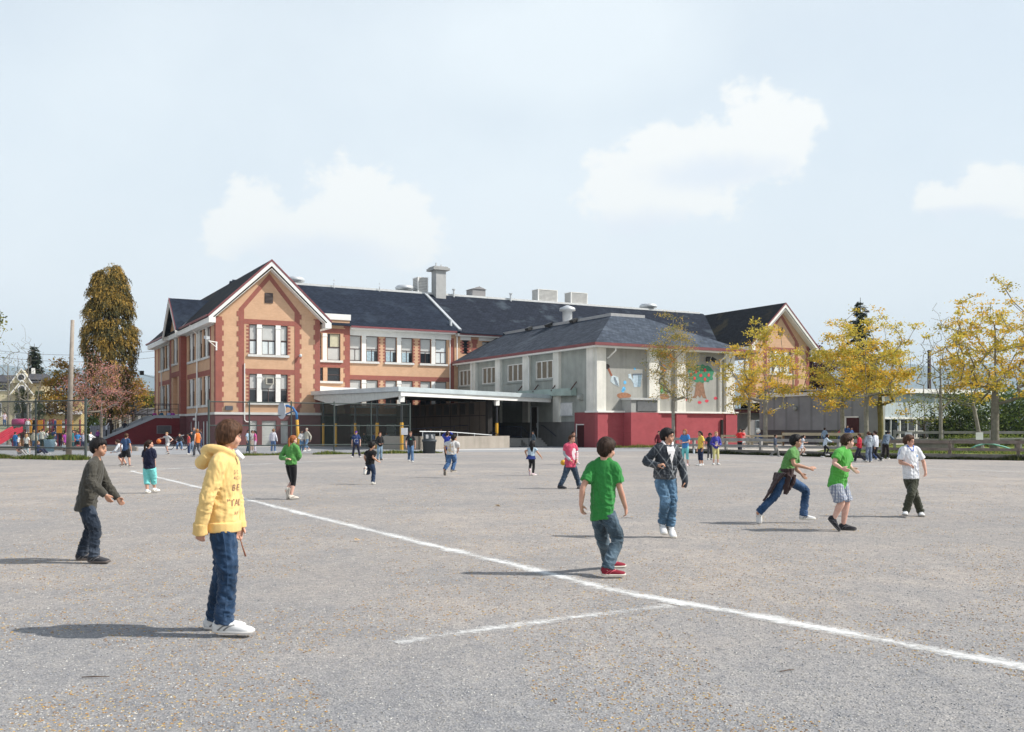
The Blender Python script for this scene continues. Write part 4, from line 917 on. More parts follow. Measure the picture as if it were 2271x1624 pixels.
def tree(label, u, y, z0, vtop, vbot, hw, seed, mats, bark, trunk_r=.16, npts=120, nleaf=26, spread=.28, size=.17, lean=0, cx=0, name='maple_tree', lo=.4, group=None, tipz=.9, low_cut=-.8, tip=.009):
    r = random.Random(seed); b = V(((u - CX) / FP * y, y, z0))
    zt = EYE + (YH - vtop) / FP * y - z0; zb = EYE + (YH - vbot) / FP * y - z0; rx = hw / FP * y
    o = thing(name, label, 'tree', b, 0, group)
    n = 9; trunk = []
    for k in range(n):
        t = k / (n - 1); trunk.append(V((lean * t + .12 * noise.noise(V((t * 3, seed, 0))) * t, .12 * noise.noise(V((t * 3, seed, 9))) * t, zt * tipz * t * .82)))
    c = V((lean + cx, 0, (zt + zb) / 2)); pts = crown_pts(r, npts, c, rx, rx, (zt - zb) / 2, lo, low_cut=low_cut)
    nod, par, kids, rad = skeleton(trunk, pts, r, tip if nleaf > 2 else .006, curl=.25 if nleaf > 2 else .1, up=.6 if nleaf > 2 else 1.6)
    limb_mesh(nod, par, kids, rad, trunk_r).build('trunk', bark, o, True)
    if nleaf:
        mb, mi = leaves(pts + [nod[i] for i in range(len(trunk), len(nod)) if r.random() < .25 and kids[i]], r, nleaf, spread, size, len(mats), squash=.45); multi('crown', mb, mi, mats, o)
    return o
mg = 'trees along the wooden fence'
tree('slender upright tree with sparse tiny leaves before the painted gymnasium wall', 1493, 72, 0, 706, 912, 56, 11, BIRCH, BARKW, .13, 210, 26, .26, .10, name='birch_tree', group=mg)
tree('golden leaved maple just right of the gymnasium corner', 1697, 72, .1, 718, 925, 106, 21, GOLD, BARKW, .17, 95, 62, .26, .145, group=mg)
tree('thin trunked smaller maple left of the golden maple by the gymnasium corner', 1661, 75, .1, 790, 925, 45, 22, GOLD, BARKW, .11, 50, 24, .26, .15, group=mg)
tree('young maple with light crown in front of the long grey annex wall', 1868, 70, .1, 735, 925, 72, 23, GOLD, BARKW, .15, 75, 52, .26, .145, group=mg)
tree('full golden maple beside the maroon door of the grey annex', 1921, 66, .2, 686, 932, 112, 24, GOLD, BARKW, .16, 130, 60, .27, .145, group=mg)
tree('mossy trunked maple close to the white annex post', 1953, 70, .2, 745, 925, 62, 25, GOLD, BARKM, .2, 70, 30, .3, .17, group=mg)
tree('nearly bare pale trunked tree with upright purple grey twigs', 2086, 60, .25, 690, 930, 58, 26, YGR, BARKW, .11, 190, 2, .2, .09, name='bare_tree', group=mg)
tree('lean pale trunked young tree left of the big maple at the right edge', 2178, 61, .25, 780, 930, 55, 27, YGR, BARKW, .12, 60, 14, .28, .14, lean=-.9, name='young_tree', group=mg)
tree('big golden maple with thick trunk at the right edge behind the fence', 2207, 56, .25, 636, 932, 130, 28, GOLD, BARK, .22, 200, 40, .24, .14, group=mg, lo=.35)
tree('low leafy sapling in front of the white annex windows', 2050, 64, .25, 870, 955, 60, 29, YGR, BARKD, .06, 60, 10, .25, .12, name='sapling')
# left side
tree('bright leaved tree whose branch tips reach in at the left edge', -62, 58, 0, 660, 880, 60, 31, YGR, BARK, .2, 70, 26, .28, .16, name='edge_tree')
tree('bare grey tree in front of the cream house gable', 62, 84, 0, 735, 930, 40, 32, YGR, BARK, .11, 150, 0, name='bare_tree')
tree('bare spreading tree in front of the cream house left windows', 18, 88, 0, 745, 935, 40, 33, YGR, BARK, .11, 150, 1, .2, .1, name='bare_tree')
tree('red budding tree with fine upright twigs beside the tall cypress', 225, 78, 0, 785, 945, 80, 34, REDL, BARK, .11, 260, 10, .28, .11, name='redbud_tree', lo=.3)
tree('orange and yellow spring tree behind the wooden pole', 148, 92, 0, 800, 935, 52, 35, ORNG, BARKD, .16, 110, 34, .38, .2, name='spring_tree')
tree('yellow green tree behind the outdoor staircase railing', 325, 122, 0, 862, 935, 45, 36, YGR, BARKD, .16, 80, 34, .4, .22, name='garden_tree')
tree('orange yellow tree right behind the tall cypress', 296, 118, 0, 835, 930, 26, 37, ORNG, BARKD, .14, 60, 34, .4, .22, name='garden_tree')
tree('dark plum tree behind the annex roof', 1806, 124, 0, 765, 900, 52, 38, PLUM, BARKD, .2, 130, 44, .5, .26, name='plum_tree', lo=.2)
# conifers
def conifer(label, u, y, vtop, hw, seed, mats, bark=BARKD, vbot=None, name='fir_tree', dens=1.0):
    r = random.Random(seed); b = V(((u - CX) / FP * y, y, 0)); h = EYE + (YH - vtop) / FP * y; rx = hw / FP * y
    z0 = .8 if vbot is None else EYE + (YH - vbot) / FP * y
    o = thing(name, label, 'tree', b); mb = MB().tube([(0, 0, 0), (0, 0, h * .5), (0, 0, h)], [h * .02, h * .012, .02], 7); lf = MB(); mi = []
    z = z0
    while z < h - .2:
        t = (z - z0) / (h - z0); L_ = rx * (1 - t) ** .8 * r.uniform(.75, 1.15) + .12
        for k in range(r.randint(4, 6)):
            a = r.random() * 6.28; d = V((cos(a), sin(a), 0)); ln = L_ * r.uniform(.6, 1.1)
            p0, p1 = V((0, 0, z)), V((0, 0, z - ln * .28)) + d * ln; mb.tube([p0, p0.lerp(p1, .5) + V((0, 0, -ln * .03)), p1], [.03, .02, .008], 4, False)
            for _ in range(int(max(5, ln * 20) * dens)):
                s = r.random() ** .7; q = p0.lerp(p1, s) + d.cross(V((0, 0, 1))) * r.gauss(0, .13 * ln * (1.1 - s) + .05) + V((0, 0, r.gauss(-.06, .07)))
                e = (d + V((r.gauss(0, .5), r.gauss(0, .5), r.gauss(-.35, .25)))).normalized(); w = e.cross(V((r.gauss(0, .4), r.gauss(0, .4), 1))).normalized(); sz = r.uniform(.16, .34) * (1 + y / 200)
                lf.add([q, q + e * sz * .5 + w * sz * .22, q + e * sz, q + e * sz * .5 - w * sz * .22], [(0, 1, 2, 3)]); mi.append(r.randrange(len(mats)))
        z += r.uniform(.22, .4) * max(1, h / 14)
    mb.build('trunk', bark, o); multi('crown', lf, mi, mats, o); return o
conifer('dark spruce rising above the golden maples on the right', 1908, 100, 660, 84, 41, FIR, name='spruce_tree', dens=2.2)
conifer('dark spruce standing behind the cream house', 76, 130, 762, 46, 42, FIR, name='spruce_tree', dens=2.6)
# tall drooping cypress
def cypress(label, u, y, vtop, vbot, prof, seed, mats, n=1500, size=.5, name='cypress_tree'):
    r = random.Random(seed); b = V(((u - CX) / FP * y, y, 0)); zt = EYE + (YH - vtop) / FP * y; zb = EYE + (YH - vbot) / FP * y; k = y / FP
    o = thing(name, label, 'tree', b); tops = [(0, 1)] if size < .4 else [(-.9, .95), (.3, .985), (1.0, 1.0)]
    def rad(t):
        for (t0, r0), (t1, r1) in zip(prof, prof[1:]):
            if t0 <= t <= t1: return (r0 + (r1 - r0) * (t - t0) / (t1 - t0)) * k
        return prof[-1][1] * k
    mb = MB().tube([(0, 0, 0), (0, 0, zt * .9)], [.45 * size, .1], 8)
    for tx, tt in tops[1:]: mb.tube([(0, 0, zt * .35), (tx * .7, .3 * tx, zt * .7), (tx, 0, zb + (zt - zb) * tt)], [.2, .12, .03], 6)
    mb.build('trunk', BARKD, o); lf = MB(); mi = []
    for _ in range(max(20, n // 11)):
        # a drooping branch end: a fan of hanging sprays sharing one bough
        t = r.random() ** .9; z = zb + (zt - zb) * t; a = r.random() * 6.283; rr = rad(t) * (1 + .2 * noise.noise(V((cos(a) * 2, sin(a) * 2, z * .5))) + r.uniform(-.14, .2) * (1 if r.random() < .5 else .4))
        rr *= 1 if r.random() < .76 else r.uniform(.45, .8)
        d = V((cos(a), sin(a), 0)); tg = V((-d.y, d.x, 0)); c = d * rr + V((0, 0, z))
        if size > .4:
            k2 = max(0, (t - .9) / .1); c += V(((-.5 if c.x < 0 else .4) * k2, 0, (-.5 * k2 if c.x < 0 else 0)))
        m_ = r.choices(range(len(mats)), [5, 4, 2][:len(mats)])[0]
        for _ in range(11):
            L_ = size * r.uniform(.6, 1.5); p = c + tg * r.gauss(0, size * .6) + d * r.gauss(0, size * .25) + V((0, 0, r.gauss(0, size * .18)))
            nj = 13 if size > .4 else 8
            for j in range(nj):
                s = j / (nj - 1); q = p + d * (.62 * L_ * s) + V((0, 0, -L_ * s * s * 1.0 + .3 * L_ * s)) + V((r.gauss(0, .08 * size), r.gauss(0, .08 * size), 0))
                e = (d * (1 - s) * .8 + V((r.gauss(0, .3), r.gauss(0, .3), -.35 - s))).normalized(); w = e.cross(d + V((r.gauss(0, .6), r.gauss(0, .6), .1))); w = w.normalized() if w.length > .01 else e.orthogonal(); sz = L_ * (.27 if size > .4 else .36) * r.uniform(.7, 1.2)
                lf.add([q, q + e * sz * .4 + w * sz * .24, q + e * sz, q + e * sz * .4 - w * sz * .24], [(0, 1, 2, 3)]); mi.append(m_ if r.random() < .75 else r.randrange(len(mats)))
    multi('crown', lf, mi, mats, o); return o
CYP = [leafmat('cypress_gold', (.36, .225, .045), .12), leafmat('cypress_olive', (.15, .11, .026), .12), leafmat('cypress_dark', (.05, .05, .016), .1)]
CYD = [leafmat('thuja_dark', (.05, .07, .03), .1), leafmat('thuja_olive', (.09, .1, .035), .1)]
cypress('huge drooping golden olive cypress left of the school', 243, 92, 590, 915, [(0, 17), (.08, 26), (.2, 33), (.38, 43), (.54, 47), (.68, 40), (.82, 31), (.92, 22), (1, 5)], 51, CYP, 8800, .56)
cypress('slim dark columnar cypress before the cream house garage', 86, 90, 868, 958, [(0, 9), (.5, 9), (.9, 6), (1, 1)], 52, CYD, 420, .28, 'columnar_cypress')
cypress('dark columnar cypress before the big window of the cream house', 50, 92, 862, 958, [(0, 13), (.5, 12), (.9, 7), (1, 1)], 53, CYD, 480, .3, 'columnar_cypress')
def bush(label, c, rx, ry, rz, seed, mats, n=90, nl=24, size=.15, name='bush', cat='bush', group=None):
    r = random.Random(seed); o = thing(name, label, cat, c, 0, group); pts = []
    while len(pts) < n:
        p = V((r.uniform(-1, 1), r.uniform(-1, 1), r.uniform(0, 1)))
        if p.x ** 2 + p.y ** 2 + (p.z) ** 2 < 1.0 + .5 * noise.noise(p * 2 + V(c)): pts.append(V((p.x * rx, p.y * ry, p.z * rz)))
    mb = MB()
    for p in r.sample(pts, min(n, 24)): mb.tube([(p.x * .2, p.y * .2, 0), (p.x * .6, p.y * .6, p.z * .5), p], [.03, .02, .008], 4, False)
    mb.build('stems', BARKD, o); m, mi = leaves(pts, r, nl, min(rx, ry, rz) * .22 + .05, size, len(mats)); multi('foliage', m, mi, mats, o); return o
def at(u, y, z=0): return V(((u - CX) / FP * y, y, z))
bush('tall dense green bamboo like hedge at the far right behind the maple', at(2235, 74, .2), 4.6, 1.6, 4.2, 61, GREEN, 330, 34, .2, 'hedge', 'hedge')
bush('dark climbing shrub covering the right end of the annex', at(2125, 72, .2), 2.5, 1.1, 4.0, 62, [GREEN[2], GREEN[0], YGR[2]], 220, 30, .18, 'climbing_shrub', 'shrub')
bush('low bright green clipped hedge below the big right maple', at(2190, 68, .2), 3.0, .8, .9, 63, [GREEN[1], YGR[1]], 120, 24, .14, 'clipped_hedge', 'hedge')
bush('yellow green shrub bed beside the maroon annex door', at(1925, 72, .2), 2.0, .7, .7, 64, YGR, 90, 20, .13, 'shrub', 'shrub')
bush('small weedy shrub below the grey annex wall', at(1840, 74, .2), .8, .5, 1.0, 65, [GREEN[1], YGR[2]], 40, 16, .12, 'shrub', 'shrub')
bush('green clump at the foot of the bare pale tree', at(2092, 59.6, .25), .9, .6, .5, 66, [GREEN[1], GREEN[0]], 50, 18, .11, 'plant_clump', 'plant')
bush('dark thicket behind the annex roof on the right', at(2170, 98), 9, 3, 6.0, 67, [GREEN[2], GREEN[0], BIRCH[0]], 240, 26, .32, 'thicket', 'thicket')
for i, (u, y, rx, rz, lb) in enumerate([(2420, 120, 14, 8, 'round green wood edge beyond the far right hedge'), (-160, 130, 16, 9, 'leafy wood edge beyond the left street'), (196, 128, 6, 5.2, 'green garden shrubs behind the red budding tree'), (120, 126, 5, 6.0, 'brown green garden trees between house and pole'), (1640, 190, 12, 5, 'low far trees behind the right school wing')]):
    bush(lb, at(u, y), rx, 4, rz, 70 + i, [GREEN[0], GREEN[2], YGR[2]], 200, 24, .4, 'garden_thicket', 'thicket')
# ---- grass verges
def grass(name, pts, n, h, wid, seed, label, cols=None, z=0):
    """blades along a ground polyline"""
    r = random.Random(seed); mb = MB(); mi = []; cols = cols or [leafmat('grass_mid', (.13, .17, .03)), leafmat('grass_dry', (.25, .23, .07)), leafmat('grass_deep', (.07, .11, .025))]
    seg = [(V(p), V(q)) for p, q in zip(pts, pts[1:])]; tot = sum((q - p).length for p, q in seg)
    for p, q in seg:
        d = (q - p); nn = V((-d.y, d.x, 0)).normalized()
        for _ in range(int(n * d.length / tot)):
            t = r.random(); c = p + d * t; k = .5 + noise.noise(V((c.x * .7, c.y * .7, seed)))
            if k < r.random() * .55: continue
            b = c + nn * r.gauss(0, wid * (.4 + .6 * k)); hh = h * r.uniform(.4, 1.2) * (.5 + k); a = r.random() * 6.28; w = .035
            mb.add([(b.x - cos(a) * w, b.y - sin(a) * w, z), (b.x + cos(a) * w, b.y + sin(a) * w, z), (b.x + r.gauss(0, .07), b.y + r.gauss(0, .07), z + hh)], [(0, 1, 2)]); mi.append(r.choices((0, 1, 2), (4, 2, 2))[0])
    me = mb.mesh(name)
    for c in cols: me.materials.append(c)
    me.polygons.foreach_set('material_index', mi); o = bpy.data.objects.new(name, me); COL.objects.link(o); tag(o, label, 'grass', kind='stuff')
# ---- wooden barrier fences on the right, lawn, annex
FA, FB, FC = G(1470, 1003.2), G(1955, 1017), G(2420, 1023.5)
LAWN = paint('lawn_green', (.14, .17, .04), .95, .1, .4, 1.5); SAND = paint('path_sand', (.48, .44, .39), .95, .1, .1, 1)
mid = FA.lerp(FB, .72); n_ = V((.75, .66, 0))
tag(MB().prism([(p.x, p.y, -.05) for p in (mid + n_ * .1, FB + n_ * .12, FC + V((0, .15, 0)), V((90, 46, 0)), V((90, 130, 0)), V((31, 130, 0)), V((26, 76, 0)))], (0, 0, .25)).build('lawn', LAWN), kind='structure')
tag(MB().prism([(p.x, p.y, -.05) for p in (FA + n_ * .1, mid + n_ * .1, V((26, 76, 0)), V((31, 130, 0)), P(39.2, 0), P(39.2, -22), P(30, -23.3))], (0, 0, .2)).build('path', SAND), kind='structure')
WOODG = paint('weathered_grey_wood', (.31, .3, .285), .9, .15, .25, 2.5, bmp=.3); WOODB = paint('weathered_brown_wood', (.2, .165, .14), .9, .15, .3, 2.5, bmp=.3); WOODL = paint('pale_timber', (.5, .42, .3), .85, .2, .15, 2); CURB = paint('mossy_curb', (.22, .2, .175), .95, .1, .3, 1.5)
def barrier(label, a, b, mat, step=2.6, zt=.93, name='wooden_fence', rails=((.76, .16), (.42, .13)), curb=True, pw=.15, postmat=None, ph=.9, z0=0, group='wooden barrier fences'):
    d = b - a; L_ = d.length; ang = atan2(d.y, d.x); o = thing(name, label, 'fence', a + V((0, 0, z0)), ang, group)
    n = max(1, round(L_ / step))
    for k in range(n + 1): x = L_ * k / n; MB().box(x - pw / 2, x + pw / 2, .03, .03 + pw, 0, ph).build('post', postmat or mat, o)
    for z, h in rails:
        for k in range(n): MB().box(L_ * k / n + .01, L_ * (k + 1) / n - .01, -.035, .03, z + .006 * (k % 2), z + h + .006 * (k % 3)).build('rail', mat, o)
    if curb: MB().box(0, L_, -.1, .12, -.05, .27).build('curb', CURB, o)
    return o
barrier('grey wooden barrier fence receding from the gymnasium towards the maples', FA, FB, WOODG)
barrier('brown wooden barrier fence along the lawn at the right edge', FB + V((.15, -.05, 0)), FC, WOODB, 2.9)
barrier('inner garden fence with brown posts and pale top rail before the annex', at(1735, 70), at(1925, 66), WOODL, 3.1, rails=((.78, .2),), curb=False, postmat=paint('brown_post', (.17, .09, .04)), ph=1.05, z0=.2, name='garden_fence', group=None)
barrier('inner grey rail fence behind the lawn on the far right', at(1985, 62), at(2420, 60), WOODG, 3.2, rails=((.95, .16), (.5, .14)), curb=False, ph=1.2, z0=.2, name='garden_fence', group=None)
barrier('low pale rail fence in front of the annex entrance', at(1600, 73), at(1735, 70), WOODL, 3.0, rails=((.7, .15), (.3, .13)), curb=False, ph=.85, z0=.15, name='garden_fence', group=None)
grass('grass_verge', [FA + V((0, -.15, 0)), FB + V((-.1, -.15, 0)), FC + V((0, -.15, 0))], 9000, .16, .13, 5, 'dark weedy grass along the foot of the wooden fences', [leafmat('weed_dark', (.05, .06, .02)), leafmat('weed_olive', (.1, .1, .03)), leafmat('weed_deep', (.03, .04, .015))])
grass('lawn_grass', [at(1960, 53, 0), at(2300, 53, 0)], 9000, .12, 2.2, 6, 'short lawn grass behind the right fence', z=.2)
grass('grass_verge', [P(25, -20.6), P(32, -20.9), P(38, -20.6)], 3000, .2, .35, 7, 'tufty grass at the foot of the red gymnasium base')
grass('grass_verge', [G(1455, 1001), G(1530, 1000)], 700, .14, .3, 8, 'short grass patch before the gymnasium')
# --- annex
ANX = thing('annex_building', 'long low flat roofed annex with grey board siding and white trim', 'annex', at(1955, 76), 0)
c0 = at(1955, 76); e2 = E2; GS = None
def siding(name, c, dark):
    m, nt, b = newmat(name); setc(b, c, .85, .2); tc = N(nt, 'ShaderNodeTexCoord'); w = N(nt, 'ShaderNodeTexWave', wave_type='BANDS', bands_direction='DIAGONAL'); w.inputs['Scale'].default_value = 1.1; w.inputs['Distortion'].default_value = .2
    mp = N(nt, 'ShaderNodeMapping'); mp.inputs['Scale'].default_value = (1, 1, 0); nt.links.new(tc.outputs['Object'], mp.inputs[0]); nt.links.new(mp.outputs[0], w.inputs['Vector'])
    f = tnoise(nt, tc.outputs['Object'], .5, 4); cc = mixc(nt, ramp(nt, [(.0, (.5, .5, .5)), (.12, (0, 0, 0))], w.outputs['Fac']), c, dark); nt.links.new(mixc(nt, 1, cc, ramp(nt, [(.3, (.8, .8, .8)), (.7, (1.1, 1.1, 1.1))], f), 'MULTIPLY'), b.inputs['Base Color']); MATS[name] = m; return m
SID = siding('grey_siding', (.29, .3, .315), (.15, .15, .16)); SIDB = siding('blue_white_siding', (.5, .57, .6), (.3, .34, .36))
def ab_(name, mb, mat, par=None): return mb.build(name, mat, par or ANX, False, off=c0)
def wallq(p, q, z0, z1, t=.2):
    """upright slab from ground point p to q"""
    d = (q - p); n = V((-d.y, d.x, 0)).normalized() * t
    return MB().prism([p + V((0, 0, z0)), q + V((0, 0, z0)), q + V((0, 0, z1)), p + V((0, 0, z1))], n)
far = c0 + E2 * 13.5; ZA = 4.25
ab_('grey_wall', wallq(far, c0, 0, ZA), SID)
for p, q in ((far, c0),): ab_('fascia', wallq(far - E2 * -.2 - E1 * .25, c0 - E2 * .3 - E1 * .25, ZA, ZA + .3, .3), TRIM)
r2 = c0 + E1 * 14
ab_('roof', MB().prism([c0 - E1 * .5 - E2 * .35 + V((0, 0, ZA + .3)), c0 + E1 * 14.5 - E2 * .35 + V((0, 0, ZA + .3)), c0 + E1 * 14.5 + E2 * 14 + V((0, 0, ZA + .5)), c0 - E1 * .5 + E2 * 14 + V((0, 0, ZA + .5))], (0, 0, .12)), paint('annex_roof', (.33, .34, .36)))
ab_('fascia', MB().prism([c0 - E1 * .5 - E2 * .45 + V((0, 0, ZA + .05)), c0 + E1 * 14.5 - E2 * .45 + V((0, 0, ZA + .05)), c0 + E1 * 14.5 - E2 * .45 + V((0, 0, ZA + .36)), c0 - E1 * .5 - E2 * .45 + V((0, 0, ZA + .36))], E2 * .1), TRIM)
ab_('upper_panel', wallq(c0, r2, 2.3, ZA + .3), SIDB); ab_('plinth', wallq(c0, r2, 0, .75), paint('annex_plinth', (.55, .5, .47)))
ab_('corner_post', MB().bar(c0 + V((0, 0, 0)) - E2 * .1, c0 - E2 * .1 + V((0, 0, ZA + .05)), .28, .28, (1, 0, 0)), TRIM)
ab_('band', wallq(c0 - E2 * .06, r2 - E2 * .06, 2.22, 2.38, .1), TRIM)
for k in range(7):
    p = c0 + E1 * (.15 + k * 1.95); q = p + E1 * 1.8
    w = ab_('window', wallq(p + E2 * .02, p + E1 * .12 + E2 * .02, .75, 2.22, .12), TRIM); ab_('pane', wallq(p + E1 * .1 + E2 * .1, q + E2 * .1, .76, 2.2, .05), GLASS, w)
    m = wallq(p + E1 * .9, p + E1 * .98, .76, 2.2, .1); ab_('window_bar', m, METAL, w); ab_('window_bar', wallq(p + E1 * (.98 if k % 2 else .12), q if k % 2 else p + E1 * .9, 1.25, 1.3, .09), TRIM, w)
for k in (2, 4): ab_('downpipe', MB().tube([c0 + E1 * k * 1.5 - E2 * .3 + V((0, 0, ZA + .1)), c0 + E1 * k * 1.5 - E2 * .1 + V((0, 0, 2.5))], .05), TRIM)
d0 = c0 + E2 * 2.2; nA = -E1 * .06
dd = ab_('door', wallq(d0 + nA + E2 * 1.25, d0 + nA, .2, 2.35, .05), paint('maroon_door', (.06, .012, .014))); ab_('door_frame', wallq(d0 + nA * 1.6 + E2 * 1.42, d0 + nA * 1.6 + E2 * 1.25, .2, 2.45, .06), TRIM, dd); ab_('door_frame', wallq(d0 + nA * 1.6 + E2 * 1.42, d0 + nA * 1.6, 2.35, 2.47, .06), TRIM, dd)
ab_('lamp', MB().ell(c0 + E2 * 9 - E1 * .15 + V((0, 0, 3.2)), .2, .2, .2), paint('lamp_grey', (.35, .36, .33)))
ab_('lower_siding', wallq(far - E1 * .02, d0 - E1 * .02 + E2 * 1.45, 0, 1.35, .05), paint('dark_siding', (.09, .085, .09)))
ab_('bench_rail', wallq(far - E2 * 2 - E1 * .5, d0 + E2 * 2 - E1 * .5, .75, .85, .1), paint('dark_bench', (.05, .05, .055)))
# entrance block between gymnasium and annex
EB = thing('entrance_block', 'low grey entrance block with maroon fascia, white doorway and double maroon doors', 'building', at(1705, 90), TH)
eb0 = at(1632, 91)
def xa(u, y0=91.0):
    r_ = (u - CX) / FP; a = (r_ * eb0.y - eb0.x) / (E1.x - r_ * E1.y); return a
def eb(name, mb, mat, par=None):
    me = mb.mesh(name); me.transform(Matrix.Rotation(-TH, 4, 'Z') @ Matrix.Translation(-at(1705, 90))); return link(name, me, mat, par or EB)
def pz(a, z=0, o=0): return eb0 + E1 * a - E2 * o + V((0, 0, z))
aE = xa(1800)
eb('wall', wallq(pz(-2), pz(aE), 0, 3.1, 1.0), paint('entrance_grey', (.3, .3, .3))); eb('fascia', wallq(pz(-2, 0, .4), pz(aE, 0, .4), 2.95, 3.25, .5), MARGUT); eb('roof', wallq(pz(-2, 0, .3), pz(aE, 0, .3), 3.25, 3.35, 6), METAL)
eb('white_bay', wallq(pz(xa(1738), 0, .08), pz(xa(1786), 0, .08), 0, 2.95, .06), paint('pale_bay', (.55, .55, .55)))
u0, u1 = 1745, 1783; a0, a1 = xa(u0), xa(u1); am = (a0 + a1) / 2
for s_, e_ in ((a0, am - .04), (am + .04, a1)):
    d_ = eb('door', wallq(pz(s_, 0, .14), pz(e_, 0, .14), .1, 2.2, .04), paint('maroon_door', (.06, .012, .014))); eb('pane', wallq(pz(s_ + .22, 0, .16), pz(e_ - .22, 0, .16), .9, 2.0, .02), GLASS, d_)
eb('door_frame', wallq(pz(a0 - .14, 0, .16), pz(a0, 0, .16), 0, 2.35, .05), TRIM); eb('door_frame', wallq(pz(a1, 0, .16), pz(a1 + .14, 0, .16), 0, 2.35, .05), TRIM); eb('door_frame', wallq(pz(a0, 0, .16), pz(a1, 0, .16), 2.2, 2.35, .05), TRIM)
eb('notice', wallq(pz(a0 - .75, 0, .12), pz(a0 - .3, 0, .12), 1.0, 1.75, .02), paint('notice_blue', (.35, .55, .75))); eb('notice', wallq(pz(am + .5, 0, .19), pz(am + .9, 0, .19), 1.0, 1.5, .02), MATS['notice_blue'])
w0, w1 = xa(1675), xa(1722)
w = eb('window', wallq(pz(w0, 0, .05), pz(w1, 0, .05), .7, 2.25, .05), paint('window_blue_grey', (.3, .36, .4)))
for i in range(3):
    for j in range(2): s_ = w0 + .1 + (w1 - w0 - .1) * i / 3; eb('pane', wallq(pz(s_, 0, .07), pz(s_ + (w1 - w0) / 3 - .12, 0, .07), .78 + .78 * j, 1.43 + .76 * j, .02), GLASS, w)
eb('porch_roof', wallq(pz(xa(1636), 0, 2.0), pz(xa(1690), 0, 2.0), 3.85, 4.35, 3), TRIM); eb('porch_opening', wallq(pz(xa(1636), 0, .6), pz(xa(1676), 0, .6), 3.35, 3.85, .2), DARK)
pp = eb('post', MB().tube([pz(xa(1674), 1.9, 2.2), pz(xa(1674), 3.9, 2.2)], .09), BLK); eb('post_sleeve', MB().tube([pz(xa(1674), 0, 2.2), pz(xa(1674), 1.9, 2.2)], .13), YEL, pp)
sk = thing('cement_planter', 'long grey raised planter box behind the inner right fence', 'planter', at(2060, 57.5, .2), 0)
MB().box(-1.3, 1.3, -.4, .4, 0, .42).build('box', CURB, sk); MB().box(-1.4, 1.4, -.5, .5, .42, .5).build('rim', WOODG, sk)
sk = thing('garden_table', 'grey plank garden table behind the big right maple', 'table', at(2215, 60, .2), 0)
MB().box(-1.6, 1.6, -.4, .4, .62, .7).build('table_top', WOODG, sk)
for x in (-1.2, 1.2): MB().box(x - .06, x + .06, -.35, .35, 0, .62).build('leg', WOODG, sk)
hs_ = tag(MB().tube([at(2148, 55.5, .28), at(2165, 55.4, .5), at(2185, 55.5, .62), at(2200, 55.6, .6), at(2225, 55.5, .45), at(2245, 55.4, .28)], .05, 6).build('garden_hose', paint('teal_hose', (.2, .45, .36)), None, True), 'teal garden hose lying in loops on the right lawn', 'hose')
for u, y, lb_ in ((2015, 59, 'white paper sign on the inner right fence near the bare tree'), (2172, 59, 'white paper sign on the inner right fence near the big maple')):
    tag(MB().box(-.22, .22, -.02, .0, .6, 1.05).build('paper_sign', paint('paper', (.75, .76, .78))), lb_, 'sign', 'paper signs on the garden fence').location = at(u, y, .2)
# ---- left side: chain link fences, wooden pole, houses, playground, hills
CHM = paint('green_fence_steel', (.05, .065, .06), .5, .4, .15, 3); WIRE = flat('fence_wire', (.05, .065, .06), .5)
def chainlink(label, a, b, posts, h=2.9, rails=(1.65, .55), step=.11):
    d = b - a; L_ = d.length; o = thing('chain_link_fence', label, 'fence', a, atan2(d.y, d.x), 'green chain link fences')
    for x in posts: MB().tube([(x, 0, 0), (x, 0, h + .08)], (.042 if x not in (posts[0], posts[-1]) else .06), 8).build('post', CHM, o)
    for z in (h - .02,) + tuple(rails): MB().tube([(posts[0], 0, z), (posts[-1], 0, z)], .032, 6).build('rail', CHM, o)
    m = MB(); x = posts[0] - h
    while x < posts[-1]:
        for s in (1, -1):
            p, q = (x, 0, .05), (x + h, 0, h)
            if s < 0: p, q = (x + h, .004, .05), (x, .004, h)
            p, q = V(p), V(q)
            # clip to the panel
            def cl(p, q, lim, hi):
                if (p.x > lim) == hi and (q.x > lim) == hi: return None
                if (p.x > lim) == hi: t = (lim - p.x) / (q.x - p.x); p = p.lerp(q, t)
                elif (q.x > lim) == hi: t = (lim - p.x) / (q.x - p.x); q = p.lerp(q, t)
                return p, q
            r_ = cl(p, q, posts[-1], True)
            if r_: r_ = cl(*r_, posts[0], False)
            if r_ and (r_[1] - r_[0]).length > .02: m.tube(r_, .0045, 3, False)
        x += step
    m.build('wire_mesh', WIRE, o); return o
def alongx(a, b, us):
    d = (b - a).normalized(); out = []
    for u in us:
        r_ = (u - CX) / FP; out.append((r_ * a.y - a.x) / (d.x - r_ * d.y))
    return out
f1a = at(-70, 50); f1b = at(190, 46.2)
chainlink('green chain link fence in front of the playground at the left edge', f1a, f1b, [0] + alongx(f1a, f1b, [79.6, 190]), 2.85)
f2a = G(463, 1014); f2a = at(463, 52.2); f2b = at(909, 58.8)
chainlink('long green chain link fence in front of the brick school and play shelter', f2a, f2b, alongx(f2a, f2b, [463, 553, 646, 741, 823, 909]), 2.95)
grass('grass_verge', [at(-60, 49.5), at(0, 48.8), at(60, 47.6), at(190, 46)], 5200, .2, .28, 15, 'patchy green grass under the left chain link fence')
grass('grass_verge', [f2a, f2a.lerp(f2b, .45), f2b + V((1.5, .3, 0))], 3600, .16, .2, 16, 'patchy green grass under the long chain link fence')
tag(MB().tube([at(152, 49.5), at(157, 49.5, 4), at(161, 49.5, 7.0)], [.15, .12, .09], 10).build('wooden_pole', paint('pole_wood', (.3, .26, .22), .95, .1, .3, 2, bmp=.4), None, True), 'weathered grey wooden pole standing behind the left fence', 'pole')
